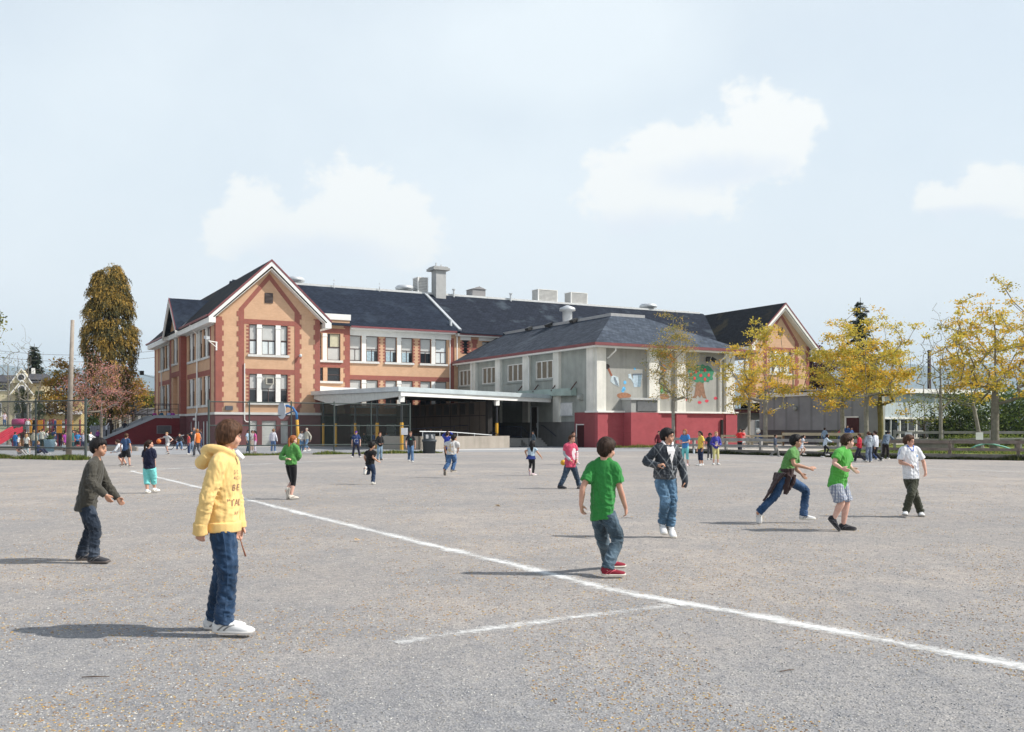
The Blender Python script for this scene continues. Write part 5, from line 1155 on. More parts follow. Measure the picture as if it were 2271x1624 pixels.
def trash(label, loc, s=1.0):
    o = thing('trash_can', label, 'trash can', loc, radians(20)); m = paint('bin_grey', (.055, .065, .075), .6, .4, .1, 3)
    MB().lathe([(.36 * s, 0), (.4 * s, .68 * s), (.44 * s, .68 * s), (.45 * s, .82 * s), (.4 * s, .82 * s)], n=24).build('barrel', m, o, True)
    ho = MB(); n = 24; rings = []
    for k, z in ((0, .8), (1, 1.0), (2, 1.14)):
        rings.append([V((.36 * s * cos(2 * pi * j / n), .36 * s * sin(2 * pi * j / n), z * s + (0 if k < 2 else .02))) for j in range(n)])
    ho.loft(rings).build('hood', m, o)
    MB().prism([(-.28 * s, -.31 * s, .88 * s), (.2 * s, -.37 * s, .88 * s), (.1 * s, -.37 * s, 1.12 * s), (-.28 * s, -.3 * s, 1.12 * s)], (0, .2 * s, 0)).build('flap', paint('bin_flap', (.5, .5, .5), .4), o); return o
trash('large dark grey round litter bin with hooded top near the ramp wall', G(952, 1005.5))
grass('grass_verge', [G(930, 1005), G(980, 1005)], 300, .12, .18, 17, 'grass tuft around the litter bin')
hb = G(662, 997); ho = thing('basketball_hoop', 'basketball hoop with fan backboard on a yellow and blue gooseneck pole', 'basketball hoop', hb)
MB().tube([(0, 0, 0), (-.1, 0, 2.1)], .11, 10).build('pole', YEL, ho, True)
BLU = paint('blue_steel', (.03, .16, .42), .5, .4)
MB().tube([(-.1, 0, 2.1), (-.16, 0, 2.6), (-.4, 0, 2.95), (-.8, .05, 3.1), (-1.1, .05, 3.05)], .085, 8).tube([(-.3, 0, 2.75), (-.75, .03, 2.55), (-1.05, .05, 2.4)], .05, 6).build('gooseneck', BLU, ho, True)
bbp = []
for t in [k / 12 for k in range(13)]: a = pi * t; bbp.append((-1.1 - .38 * cos(a) * .75 * .0 - .1, .0 + .62 * cos(a), 2.75 + .62 * sin(a)))
bbp += [(-1.2, -.5, 2.3), (-1.2, -.15, 2.15), (-1.2, .15, 2.15), (-1.2, .5, 2.3)]
bb_ = MB().prism(bbp, (.04, 0, 0)).build('backboard', paint('backboard_grey', (.55, .57, .62), .5), ho); bb_.rotation_euler = (0, 0, 0)
bb_.data.transform(Matrix.Translation((-1.2, 0, 0)) @ Matrix.Rotation(radians(38), 4, 'Z') @ Matrix.Translation((1.2, 0, 0)))
MB().tube([(-1.65 + .22 * cos(t), -.3 + .22 * sin(t), 2.4) for t in [2 * pi * k / 16 for k in range(17)]], .015, 5).bar((-1.25, -.02, 2.4), (-1.45, -.16, 2.4), .08, .06).build('rim', paint('rim_steel', (.12, .11, .11), .5), ho)
for u0_, u1_, v_, y_ in ((-120, 470, 766, 150), (-120, 470, 779, 140)):
    pa, pb = W(u0_, v_ - 3, y_), W(u1_, v_ - 9, y_ + 40); m = MB(); m.tube([pa.lerp(pb, t) + V((0, 0, -2.2 * 4 * t * (1 - t))) for t in [k / 14 for k in range(15)]], .045, 4); tag(m.build('power_line', paint('cable', (.12, .12, .13))), 'upper thin power line crossing behind the cypress' if v_ < 770 else 'lower thin power line crossing behind the cypress', 'power line')
# houses
CRM = paint('cream_render', (.52, .46, .31), .85, .2, .06, 1); YCR = paint('yellow_clapboard', (.55, .43, .2), .85, .2, .08, 2); RFG = shingle('house_roof', (.09, .09, .1), (.13, .13, .14))
hA = at(60, 112); hc = thing('cream_house', 'large cream stucco house with white trimmed gables behind the playground', 'house', hA, radians(20))
k_ = 112 / FP
def hx(u): return (u - 60) * k_
def hz(v): return EYE + (YH - v) * k_
def hbx(name, u0, u1, v0, v1, y0, y1, mat, par=None): return MB().box(hx(u0), hx(u1), y0, y1, hz(v1), hz(v0)).build(name, mat, par or hc)
hbx('wall', -90, 96, 850, 975, 0, 9, CRM); hbx('garage_wing', 96, 172, 880, 975, -1.5, 7, YCR)
MB().prism([(hx(-92), -.5, hz(850)), (hx(98), -.5, hz(850)), (hx(90), 4, hz(832)), (hx(-84), 4, hz(832))], (0, 0, .15)).prism([(hx(-92), 9.5, hz(850)), (hx(98), 9.5, hz(850)), (hx(90), 4, hz(832)), (hx(-84), 4, hz(832))], (0, 0, .14)).build('roof', RFG, hc)
for uc, va, w_, vb, y_ in ((50, 820, 20, 850, -.6), (52, 846, 22, 875, -1.0)):
    MB().prism([(hx(uc - w_), y_, hz(vb)), (hx(uc + w_), y_, hz(vb)), (hx(uc), y_, hz(va))], (0, 3.5, 0)).build('gable', CRM, hc)
    for s in (-1, 1): MB().bar((hx(uc), y_ - .05, hz(va) + .1), (hx(uc + s * (w_ + 2)), y_ - .05, hz(vb) - .1), .12, .1).build('barge_board', TRIM, hc)
    w = MB().lathe([(.45, -.05), (.45, .05)], n=16); w = w.build('round_window', TRIM, hc); w.location = (hx(uc), y_ - .08, hz((va + vb) / 2 + 3)); w.rotation_euler = (pi / 2, 0, 0)
    g = MB().lathe([(.33, .03), (.33, .08)], n=16).build('pane', GLASS, w)
MB().prism([(hx(56), 0, hz(842)), (hx(98), 0, hz(842)), (hx(94), 3, hz(826)), (hx(60), 3, hz(826))], (0, 4, 0)).build('dormer_roof', RFG, hc)
for u0, u1, v0, v1 in ((-10, 26, 852, 868), (36, 69, 894, 930), (-30, 10, 894, 925), (-80, -45, 890, 925), (78, 92, 893, 915), (100, 112, 893, 912), (114, 126, 893, 912)):
    w = hbx('window', u0, u1, v0, v1, -1.62 if u0 > 95 else -.12, -1.4 if u0 > 95 else .0, TRIM); hbx('pane', u0 + 2, u1 - 2, v0 + 2, v1 - 2, -1.66 if u0 > 95 else -.16, -1.55 if u0 > 95 else -.1, GLASS, w)
hbx('balcony_band', 94, 174, 912, 919, -2.2, -1.4, TRIM); w = hbx('garage_window', 103, 150, 935, 949, -1.65, -1.45, TRIM); hbx('pane', 106, 124, 939, 943, -1.7, -1.6, GLASS, w); hbx('pane', 128, 146, 939, 943, -1.7, -1.6, GLASS, w)
hbx('chimney', 60, 66, 812, 840, 4, 5, TRIM)
hB = at(300, 120); hd = thing('grey_roof_house', 'small white house with grey shingle roof and porch behind the staircase', 'house', hB, 0); k_ = 120 / FP
def gx(u): return (u - 300) * k_
def gz(v): return EYE + (YH - v) * k_
MB().box(gx(235), gx(352), 0, 6, 0, gz(905)).build('wall', paint('white_clapboard', (.55, .55, .53)), hd)
MB().prism([(gx(230), -2, gz(922)), (gx(356), -2, gz(922)), (gx(350), 3, gz(895)), (gx(238), 3, gz(895))], (0, 0, .2)).build('porch_roof', RFG, hd)
MB().box(gx(285), gx(352), 1.5, 7, gz(905), gz(878)).build('upper_wall', MATS['white_clapboard'], hd)
MB().prism([(gx(278), 1, gz(882)), (gx(358), 1, gz(882)), (gx(350), 4, gz(868)), (gx(290), 4, gz(868))], (0, 0, .2)).build('roof', RFG, hd)
for u in (238, 258, 280, 300, 322, 345): MB().box(gx(u) - .12, gx(u) + .12, -1.9, -1.66, 0, gz(922)).build('porch_post', TRIM, hd)
for u in (246, 268, 290, 312): w = MB().box(gx(u) - .5, gx(u) + .5, -.1, .0, .4, 2.2).build('window', TRIM, hd); MB().box(gx(u) - .4, gx(u) + .4, -.14, -.08, .5, 2.1).build('pane', GLASS, w)
MB().box(gx(330), gx(336), 3.5, 4.3, gz(872), gz(852)).build('chimney', paint('brick_chimney', (.22, .09, .07)), hd)
hE = at(-190, 118); he = thing('yellow_house', 'pale yellow gabled house beyond the left edge', 'house', hE); MB().box(-6, 6, 0, 8, 0, 6).prism([(-6.3, 0, 6), (6.3, 0, 6), (0, 0, 9)], (0, 8, 0)).build('wall', YCR, he); MB().prism([(-6.8, -.4, 5.8), (0, -.4, 9.2), (0, -.4, 9.4), (-6.8, -.4, 6)], (0, 9, 0)).prism([(6.8, -.4, 5.8), (0, -.4, 9.2), (0, -.4, 9.4), (6.8, -.4, 6)], (0, 9, 0)).build('roof', RFG, he)
MB().box(-3, -1.4, -.1, 0, 1, 3).build('window', GLASS, he)
sl = thing('slatted_screen', 'grey slatted screen fence left of the outdoor staircase', 'screen', at(222, 90), 0); MB().box(-.9, .9, -.04, 0, .3, 1.7).build('panel', paint('screen_grey', (.16, .16, .18)), sl)
m = MB()
for k in range(13): m.box(-.9 + k * .145, -.83 + k * .145, -.07, -.04, .25, 1.75)
m.build('slats', paint('screen_slat', (.24, .24, .27)), sl)
# playground
PG = thing('playground_tower', 'maroon and orange playground tower with red double slide and bridge', 'playground', at(70, 72), 0); k_ = 72 / FP
def px_(u): return (u - 70) * k_
def pv_(v): return EYE + (YH - v) * k_
MRN = paint('maroon_plastic', (.2, .02, .05), .45, .4); ORA = paint('orange_plastic', (.62, .27, .02), .45, .4); PNK = paint('magenta_plastic', (.42, .06, .16), .4, .4); RSL = paint('red_slide', (.55, .04, .07), .35, .5)
for u in (28, 56, 62, 92, 97, 118, 128, 160): 
    for yy in (0, 1.3): MB().tube([(px_(u), yy, 0), (px_(u), yy, pv_(930) if u > 50 else pv_(945))], .06, 6).build('post', MRN, PG)
MB().box(px_(28), px_(160), -.1, 1.4, 1.05, 1.15).build('deck', paint('deck_brown', (.1, .05, .04)), PG)
for u0, u1 in ((63, 72), (86, 96), (127, 138), (152, 163)): MB().box(px_(u0), px_(u1), -.12, -.06, 1.15, pv_(932)).build('panel', ORA, PG)
for u0, u1 in ((63, 72), (127, 138)): MB().box(px_(u0), px_(u1), 1.38, 1.44, 1.15, pv_(934)).build('panel', ORA, PG)
m = MB(); m.tube([(px_(20), .65, pv_(938)), (px_(56), .65, pv_(938))], .32, 12); m.build('tunnel', PNK, PG, True)
for v_ in (947, 951): MB().tube([(px_(-60), -.1, pv_(v_)), (px_(60), -.1, pv_(v_))], .03, 5).build('bar', paint('pine_green_bar', (.05, .2, .16)), PG)
rings = []
for t in [k / 10 for k in range(11)]:
    u = 42 - 40 * t; z = pv_(955) - (pv_(955) - .25) * (t ** 1.1 if t < .85 else .85 + (t - .85) * .3); y = -.2 - 1.0 * t; c = V((px_(u), y, z)); w = .42
    prof_ = [(-w, .3), (-w + .1, .3), (-w + .14, .05), (-.05, .02), (-.05, .22), (.05, .22), (.05, .02), (w - .14, .05), (w - .1, .3), (w, .3), (w, -.06), (-w, -.06)]
    rings.append([c + V((x * .9, x * .25, zz)) for x, zz in prof_])
MB().loft(rings).build('slide', RSL, PG)
m = MB(); m.tube([(px_(160), 0, 1.1), (px_(182), -.5, 0)], .06, 6); m.build('ramp_bar', RSL, PG); MB().box(px_(36), px_(100), -.05, 0, .02, .75).build('climbing_wall', paint('brown_timber', (.2, .1, .04)), PG)
tag(MB().box(0, 9.5, -.15, .15, 0, .28).build('timber_edging', paint('edging', (.25, .22, .19))), 'grey timber edging beam in front of the playground slide', 'edging').location = at(-10, 66)
tag(MB().box(0, 3.4, -.15, .15, 0, .25).build('timber_edging', MATS['edging']), 'short brown timber edging beside the tall cypress', 'edging').location = at(190, 64)
o = thing('planter_tub', 'blue grey plastic tub planter standing left of the wooden pole', 'planter', at(110, 62)); MB().lathe([(.26, 0), (.34, .75), (.36, .78), (.3, .78)], n=18).build('tub', paint('tub_blue', (.22, .34, .42), .5), o, True)
mb_, mi_ = leaves([V((0, 0, .9)), V((.1, 0, .85)), V((-.1, .05, .85))], random.Random(3), 30, .12, .14, 3); multi('plant', mb_, mi_, GREEN, o)
o = thing('hedge', 'dark trimmed hedge below the yellow garage wing', 'hedge', at(130, 100)); mb_, mi_ = leaves([V((x * .35, 0, z * .3)) for x in range(-14, 15) for z in range(1, 5)], random.Random(4), 14, .22, .2, 3); multi('foliage', mb_, mi_, GREEN, o); MB().box(-4.8, 4.8, -.2, .2, 0, .4).build('stems', BARKD, o)
# hills
HM = paint('hill_forest', (.045, .06, .05), .95, .1, .3, .002)
mb = MB(); nx, D_ = 160, 9000.
for i in range(nx + 1):
    u = -1600 + 5500 * i / nx
    base = 778 + (30 * max(0, min(1, (u - 60) / 350)) if u < 900 else 0) + (60 if 900 < u < 1700 else 30)
    v = base + 16 * noise.noise(V((u * .006, 1, 0))) + 8 * noise.noise(V((u * .02, 3, 0))) + 3 * noise.noise(V((u * .07, 3, 0)))
    for j in range(6):
        t = j / 5; y = D_ - 2600 + 2600 * t; p = W(u, v, D_); z = (p.z - 0) * (t ** 1.4) * (1 + .12 * noise.noise(V((u * .01, t * 3, 5))) * (1 - t)); mb.v.append((p.x * y / D_, y, z))
for i in range(nx):
    for j in range(5): a = i * 6 + j; mb.f.append((a, a + 6, a + 7, a + 1))
struct('hills', mb, HM, smooth=True)
hz_ = tag(MB().box(-9500, 9500, -80, 9600, -2, 720).build('haze'), kind='stuff')
hm = bpy.data.materials.new('haze'); hm.use_nodes = True; nt = hm.node_tree; nt.nodes.clear(); o_ = N(nt, 'ShaderNodeOutputMaterial'); pv2 = N(nt, 'ShaderNodeVolumePrincipled')
pv2.inputs['Color'].default_value = (.72, .88, 1, 1); pv2.inputs['Density'].default_value = 1.25e-4; pv2.inputs['Anisotropy'].default_value = .0
nt.links.new(pv2.outputs[0], o_.inputs['Volume']); hz_.data.materials.append(hm)

tag(MB().tube([at(2061, 96), at(2061, 96, 9.2)], [.22, .17], 8).build('chimney_pole', paint('pole_dark', (.06, .04, .045)), None, True), 'tall dark pole standing behind the annex roof', 'pole')
# ---- people: joints in space -> one continuous body, clothes, hair and shoes as children
TMP = bpy.data.scenes.new('work')
def remesh(mb, vox, sm=3):
    me = mb.mesh(); ob = bpy.data.objects.new('tmp', me); TMP.collection.objects.link(ob)
    m = ob.modifiers.new('r', 'REMESH'); m.mode = 'VOXEL'; m.voxel_size = vox
    if sm: s = ob.modifiers.new('s', 'SMOOTH'); s.factor = .5; s.iterations = sm
    vl = TMP.view_layers[0]; vl.update(); dg = vl.depsgraph; dg.update()
    out_ = bpy.data.meshes.new_from_object(ob.evaluated_get(dg)); bpy.data.objects.remove(ob); bpy.data.meshes.remove(me); return out_
def cloth(name, col, kind='cotton'):
    key = '%s_%s_%s' % (name, kind, '_'.join('%03d' % round(c * 999) for c in col))
    if key in MATS: return MATS[key]
    m, nt, b = newmat(key); setc(b, col, .9, .15); v = coords(nt)
    if kind == 'denim':
        f = tnoise(nt, coords(nt, (1, 1, .55)), 7, 4, .55); c = ramp(nt, [(.36, sc3(col, .6)), (.52, col), (.7, tuple(min(1, x * 1.5 + .03) for x in col))], f)
        f2 = tnoise(nt, v, 160, 2, .6); c = mixc(nt, 1, c, ramp(nt, [(.3, (.82, .82, .82)), (.7, (1.15, 1.15, 1.15))], f2), 'MULTIPLY')
    elif kind == 'plaid':
        s = N(nt, 'ShaderNodeTexWave', bands_direction='X'); s.inputs['Scale'].default_value = 9; nt.links.new(v, s.inputs['Vector'])
        s2 = N(nt, 'ShaderNodeTexWave', bands_direction='Z'); s2.inputs['Scale'].default_value = 7; nt.links.new(v, s2.inputs['Vector'])
        s3 = N(nt, 'ShaderNodeTexWave', bands_direction='Y'); s3.inputs['Scale'].default_value = 9; nt.links.new(v, s3.inputs['Vector'])
        c = mixc(nt, ramp(nt, [(.55, (0, 0, 0)), (.7, (.75, .75, .75))], s.outputs['Fac']), col, (.1, .12, .2)); c = mixc(nt, ramp(nt, [(.6, (0, 0, 0)), (.75, (.55, .55, .55))], s2.outputs['Fac']), c, (.2, .24, .32)); c = mixc(nt, ramp(nt, [(.62, (0, 0, 0)), (.75, (.45, .45, .45))], s3.outputs['Fac']), c, (.14, .16, .24))
    elif kind == 'argyle':
        c = col
        for rot in (.6, -.6):
            w = N(nt, 'ShaderNodeTexWave', bands_direction='X', wave_profile='SIN'); w.inputs['Scale'].default_value = 1.9; w.inputs['Distortion'].default_value = .8; nt.links.new(coords(nt, (1, .6, 1), (0, rot, 0)), w.inputs['Vector'])
            c = mixc(nt, ramp(nt, [(.965, (0, 0, 0)), (.995, (.45, .45, .45))], w.outputs['Fac']), c, (.33, .35, .36))
        b.inputs['Roughness'].default_value = .5
    elif kind == 'stripe':
        w = N(nt, 'ShaderNodeTexWave', bands_direction='Z'); w.inputs['Scale'].default_value = 6; nt.links.new(v, w.inputs['Vector']); c = mixc(nt, ramp(nt, [(.45, (0, 0, 0)), (.55, (1, 1, 1))], w.outputs['Fac']), col, (.7, .68, .66))
    else:
        f = tnoise(nt, v, 6, 4, .6); c = ramp(nt, [(.3, sc3(col, .88)), (.7, sc3(col, 1.1))], f)
    if not isinstance(c, tuple): nt.links.new(c, b.inputs['Base Color'])
    hh = N(nt, 'ShaderNodeMath', operation='MULTIPLY_ADD'); nt.links.new(tnoise(nt, coords(nt, (1, 1, .6)), 11, 3, .5), hh.inputs[0]); hh.inputs[1].default_value = 3.0 if kind != 'fleece' else 2.0; nt.links.new(tnoise(nt, v, 260, 2, .6), hh.inputs[2]); bump(nt, b, hh.outputs[0], .22, .008)
    try: b.inputs['Sheen Weight'].default_value = .15
    except Exception: pass
    MATS[key] = m; return m
def skinmat(i):
    col = [(.56, .33, .24), (.47, .27, .18), (.36, .2, .13), (.62, .4, .32)][i]; k = 'skin_%d' % i
    if k in MATS: return MATS[k]
    m, nt, b = newmat(k); setc(b, col, .55, .35); v = coords(nt); f = tnoise(nt, v, 9, 4, .6)
    nt.links.new(ramp(nt, [(.3, (col[0] * .95, col[1] * .84, col[2] * .82)), (.7, sc3(col, 1.06))], f), b.inputs['Base Color'])
    b.inputs['Subsurface Weight'].default_value = .12; b.inputs['Subsurface Radius'].default_value = (.012, .005, .003); MATS[k] = m; return m
def hairmat(col):
    k = 'hair_' + '_'.join('%03d' % round(c * 999) for c in col)
    if k in MATS: return MATS[k]
    m, nt, b = newmat(k); setc(b, col, .6, .22); f = tnoise(nt, coords(nt, (1, 1, .12)), 70, 3, .6)
    nt.links.new(ramp(nt, [(.3, sc3(col, .5)), (.5, col), (.72, tuple(min(1, x * 1.8 + .004) for x in col))], f), b.inputs['Base Color']); bump(nt, b, f, .7, .012); MATS[k] = m; return m
def smooth_path(pts, rad, n=4):
    """Catmull-Rom through points and radii"""
    P_, R_ = [], []
    m = len(pts)
    for i in range(m - 1):
        p0, p1, p2, p3 = pts[max(i - 1, 0)], pts[i], pts[i + 1], pts[min(i + 2, m - 1)]
        for k in range(n):
            t = k / n; a = .5 * ((2 * p1) + (p2 - p0) * t + (2 * p0 - 5 * p1 + 4 * p2 - p3) * t * t + (3 * p1 - p0 - 3 * p2 + p3) * t ** 3); P_.append(a); R_.append(rad[i] + (rad[i + 1] - rad[i]) * t)
    P_.append(pts[-1]); R_.append(rad[-1]); return P_, R_
def limb(mb, pts, rad, n=10, k=3):
    p, r = smooth_path([V(q) for q in pts], rad, k); mb.tube(p, r, n); return mb
def ball(mb, c, r): mb.ell(c, r, r, r, None, 10, 7)
def ering(c, ax, ay, n=16, pw=2.4):
    out = []
    for k in range(n):
        t = 2 * pi * k / n; x, y = cos(t), sin(t); e = 2 / pw
        out.append(c + ax * (abs(x) ** e * (1 if x > 0 else -1)) + ay * (abs(y) ** e * (1 if y > 0 else -1)))
    return out
def fwd(yaw): a = radians(yaw); return V((sin(a), -cos(a), 0))
def hframe(yaw, pitch=0, roll=0):
    f = fwd(yaw); l = V((-f.y, f.x, 0)); u = V((0, 0, 1)); a = radians(pitch); f, u = f * cos(a) - u * sin(a), u * cos(a) + f * sin(a)
    a = radians(roll); l, u = l * cos(a) + u * sin(a), u * cos(a) - l * sin(a); return l, f, u
def wrinkle(me, fields, seed=0):
    """push vertices along normals; fields: (centre, radius, amplitude, frequency vector)"""
    me.update(); nr = [v.normal.copy() for v in me.vertices]
    for v, n_ in zip(me.vertices, nr):
        d = 0
        for c, r, a, fq in fields:
            if c is None: w = 1
            else:
                q = (v.co - c).length / r
                if q > 1: continue
                w = (1 - q * q) ** 2
            p = V((v.co.x * fq[0] + seed, v.co.y * fq[1], (v.co.z + .35 * v.co.x - .2 * v.co.y) * fq[2])); p += V((1, 1, 1)) * .35 * noise.noise(p * .6)
            x = noise.noise(p); d += a * w * (-.45 + (1 - 2.4 * abs(x)) * .65 + (1 - 2.4 * abs(noise.noise(p * 2.1))) * .35)
        v.co += n_ * d
    me.update()
def hand(mb, w, tip, l_thumb, pn, s, curl=.5, fine=True, spread=0):
    d = (tip - w).normalized(); th = (l_thumb - d * l_thumb.dot(d)); th = th.normalized() if th.length > .05 else d.orthogonal().normalized()
    pn = (pn - d * pn.dot(d) - th * pn.dot(th)); pn = pn.normalized() if pn.length > .05 else d.cross(th)
    q = lambda a, b, c: w + (d * a + th * b + pn * c) * s
    mb.loft([ering(q(a, o, 0), th * (hw * s), pn * (ht * s), 10) for a, o, hw, ht in ((-.01, 0, .021, .017), (.012, .001, .026, .0155), (.04, .002, .034, .0145), (.066, .001, .036, .0125), (.074, 0, .033, .010))])
    if not fine:
        mb.loft([ering(q(a, 0, c * curl), th * (hw * s), pn * (ht * s), 8) for a, c, hw, ht in ((.06, 0, .032, .012), (.1, .03, .03, .011), (.125, .07, .024, .009))]); mb.tube([q(.02, .02, 0), q(.06, .045, .012), q(.08, .05, .02)], [.011 * s, .010 * s, .007 * s], 6); return
    for k, (o, ln, r) in enumerate(((.026, .062, .0086), (.009, .071, .009), (-.009, .066, .0086), (-.026, .051, .0076))):
        a0 = curl * (.7 + .12 * k) ; p = [q(.066, o, 0)]; ang = a0 * .6
        for j, seg in enumerate((.42, .33, .25)):
            pa = p[-1]; so = spread * o * 14
            p.append(pa + (d * cos(ang) + pn * sin(ang) + th * so).normalized() * (ln * seg * s)); ang += a0 * .9
        mb.tube(p, [r * s * x for x in (1, 1, .93, .7)], 7)
    mb.tube([q(.012, .02, .004), q(.034, .038 + spread * .02, .008 + .01 * curl), q(.056, .047 + spread * .035, .012 + .02 * curl), q(.074, .048 + spread * .045, .014 + .03 * curl)], [x * s for x in (.013, .0115, .0095, .007)], 7)
def head(mb, c, l, f, u, k):
    q = lambda x, y, z: c + (l * x + f * y + u * z) * k
    M = Matrix((l, f, u)).transposed()
    E_ = lambda p, r, n=14, m=10: mb.ell(q(*p), r[0] * k, r[1] * k, r[2] * k, M, n, m)
    E_((0, -.012, .028), (.071, .089, .079)); E_((0, .026, -.03), (.056, .058, .074)); E_((0, .012, -.055), (.05, .05, .05)); E_((0, .06, -.086), (.022, .018, .018)); E_((0, .06, .034), (.05, .022, .03))
    for s in (-1, 1): E_((s * .034, .05, -.036), (.027, .027, .03)); E_((s * .071, -.006, -.012), (.011, .021, .032), 10, 8)
    mb.tube([q(0, .08, .012), q(0, .088, -.012), q(0, .094, -.03)], [.008 * k, .009 * k, .0105 * k], 8); E_((0, .09, -.032), (.0145, .010, .0095), 8, 6); E_((0, .079, -.058), (.021, .013, .0085), 8, 6); E_((0, .077, -.07), (.018, .012, .008), 8, 6)
def face_bits(o, c, l, f, u, k, hair, parent):
    q = lambda x, y, z: c + (l * x + f * y + u * z) * k
    M = Matrix((l, f, u)).transposed()
    for s in (-1, 1):
        e = MB().ell(q(s * .031, .077, .006), .0125 * k, .008 * k, .0062 * k, M, 10, 8).build('eye', paint('eye_white', (.42, .36, .33), .4), parent, True)
        MB().ell(q(s * .032, .0835, .006), .0072 * k, .0045 * k, .0062 * k, M, 8, 6).build('iris', paint('iris_dark', (.02, .013, .01), .2), e, True)
        MB().tube([q(s * .015, .084, .026), q(s * .032, .083, .03), q(s * .048, .071, .025)], [.0022 * k, .0026 * k, .0015 * k], 5).build('eyebrow', hair, parent, True)
    MB().tube([q(-.022, .0835, -.064), q(0, .0925, -.0625), q(.022, .0835, -.064)], [.0016 * k, .003 * k, .0016 * k], 5).build('lips', paint('lip', (.4, .17, .14), .5), parent, True)
HS = dict(  # front fringe elevation, side limit, back limit, thickness, flare of low hair
    short=(24, -20, -60, .024, .0), crop=(30, -8, -52, .015, .0), mop=(13, -38, -67, .022, .0), bob=(6, -62, -70, .03, .05), bowl=(10, -30, -60, .024, .0), curly=(20, -34, -62, .04, .0), tied=(30, -20, -60, .016, .0), long=(26, -50, -68, .018, .1))
def hair_mesh(style, c, l, f, u, k, seed, fine=1):
    fr, sd, bk, th, fl = HS[style]; mb = MB(); n, m = (44, 30) if fine else (20, 14); o = c + (f * -.012 + u * .028) * k; rings = []
    for i in range(m + 1):
        el = -78 + 167.9 * i / m; g = []
        for j in range(n):
            az = 360 * j / n; a = radians(az); e = radians(el); dz = sin(e); dl = sin(a) * cos(e); df = cos(a) * cos(e)
            A = abs(((az + 180) % 360) - 180)     # 0 front, 180 back
            jag = 7 * noise.noise(V((az * .09, seed, 0))) + 9 * noise.noise(V((az * .27, seed, 4))) + 6 * noise.noise(V((az * .8, seed, 7)))
            lim = fr + (sd - fr) * max(0, min(1, (A - 46) / 34)) if A < 95 else sd + (bk - sd) * min(1, (A - 95) / 40)
            x = el - lim - jag; fb = max(0, min(1, (72 - A) / 30))          # 1 over the forehead, 0 round sides and nape
            w = max(0, min(1, x / 5 + .5)); wd = 34 - 20 * fb if style not in ('bob', 'bowl', 'long') else 14
            tp_ = max(0, min(1, x / wd)); tp_ = tp_ * tp_ * (3 - 2 * tp_)
            r = 1 / sqrt((dl / .071) ** 2 + (df / .089) ** 2 + (dz / (.079 if dz > 0 else .079 + .041 * min(1, -dz * 2.5))) ** 2)
            t = th * (1 + .25 * noise.noise(V((dl * 3, df * 3 + seed, dz * 3)))) + .006 * noise.noise(V((az * .2, el * .025, seed))) + (.004 * noise.noise(V((dl * 40, df * 40, dz * 40))) if style == 'curly' else .0025 * noise.noise(V((az * .6, el * .03, seed))))
            if style == 'curly': t += .009 * noise.noise(V((dl * 14, df * 14, dz * 14 + seed)))
            t += th * fl * max(0, -dz) * 3.0
            rr = r + (.003 + t * tp_ * (1 - .5 * fb * max(0, 1 - x / 30))) * w - .014 * (1 - w)
            g.append(o + (l * dl + f * df + u * dz) * rr * k)
        rings.append(g)
    mb.loft(rings)
    if fine:      # loose locks over the fringe, round the ears and at the nape
        r_ = random.Random(seed * 31 + 5); nl = 34 if fine > 1 else 22
        for i in range(nl):
            az = 360 * (i + r_.uniform(-.3, .3)) / nl; A = abs(((az + 180) % 360) - 180)
            lim = fr + (sd - fr) * max(0, min(1, (A - 46) / 34)) if A < 95 else sd + (bk - sd) * min(1, (A - 95) / 40)
            e0 = min(80, lim + r_.uniform(30, 46)); e1_ = max(-74, lim - r_.uniform(-3, 9)); sw = r_.uniform(-14, 14); pts = []
            for j in range(5):
                t_ = j / 4; el = radians(e0 + (e1_ - e0) * t_); a = radians(az + sw * t_); dz = sin(el); dl = sin(a) * cos(el); df = cos(a) * cos(el)
                r0 = 1 / sqrt((dl / .071) ** 2 + (df / .089) ** 2 + (dz / (.079 if dz > 0 else .079 + .041 * min(1, -dz * 2.5))) ** 2)
                pts.append(o + (l * dl + f * df + u * dz) * (r0 + th * (.75 - .55 * t_) + .002) * k)
            w_ = r_.uniform(.008, .0125) * k; limb(mb, pts, [w_ * .7, w_, w_ * .9, w_ * .65, w_ * .15], 6, 2)
        if style in ('short', 'mop', 'curly', 'crop'):
            for sg in (-1, 1): limb(mb, [c + (l * sg * .069 + f * .014 + u * .03) * k, c + (l * sg * .071 + f * .016 + u * .0) * k, c + (l * sg * .067 + f * .014 - u * .026) * k], [.012 * k, .009 * k, .004 * k], 6)
    if style != 'long':
        M = Matrix((l, f, u)).transposed(); mb.ell(c + (f * -.040 + u * -.042) * k, .055 * k, .036 * k, .05 * k, M, 16, 12)
    return mb
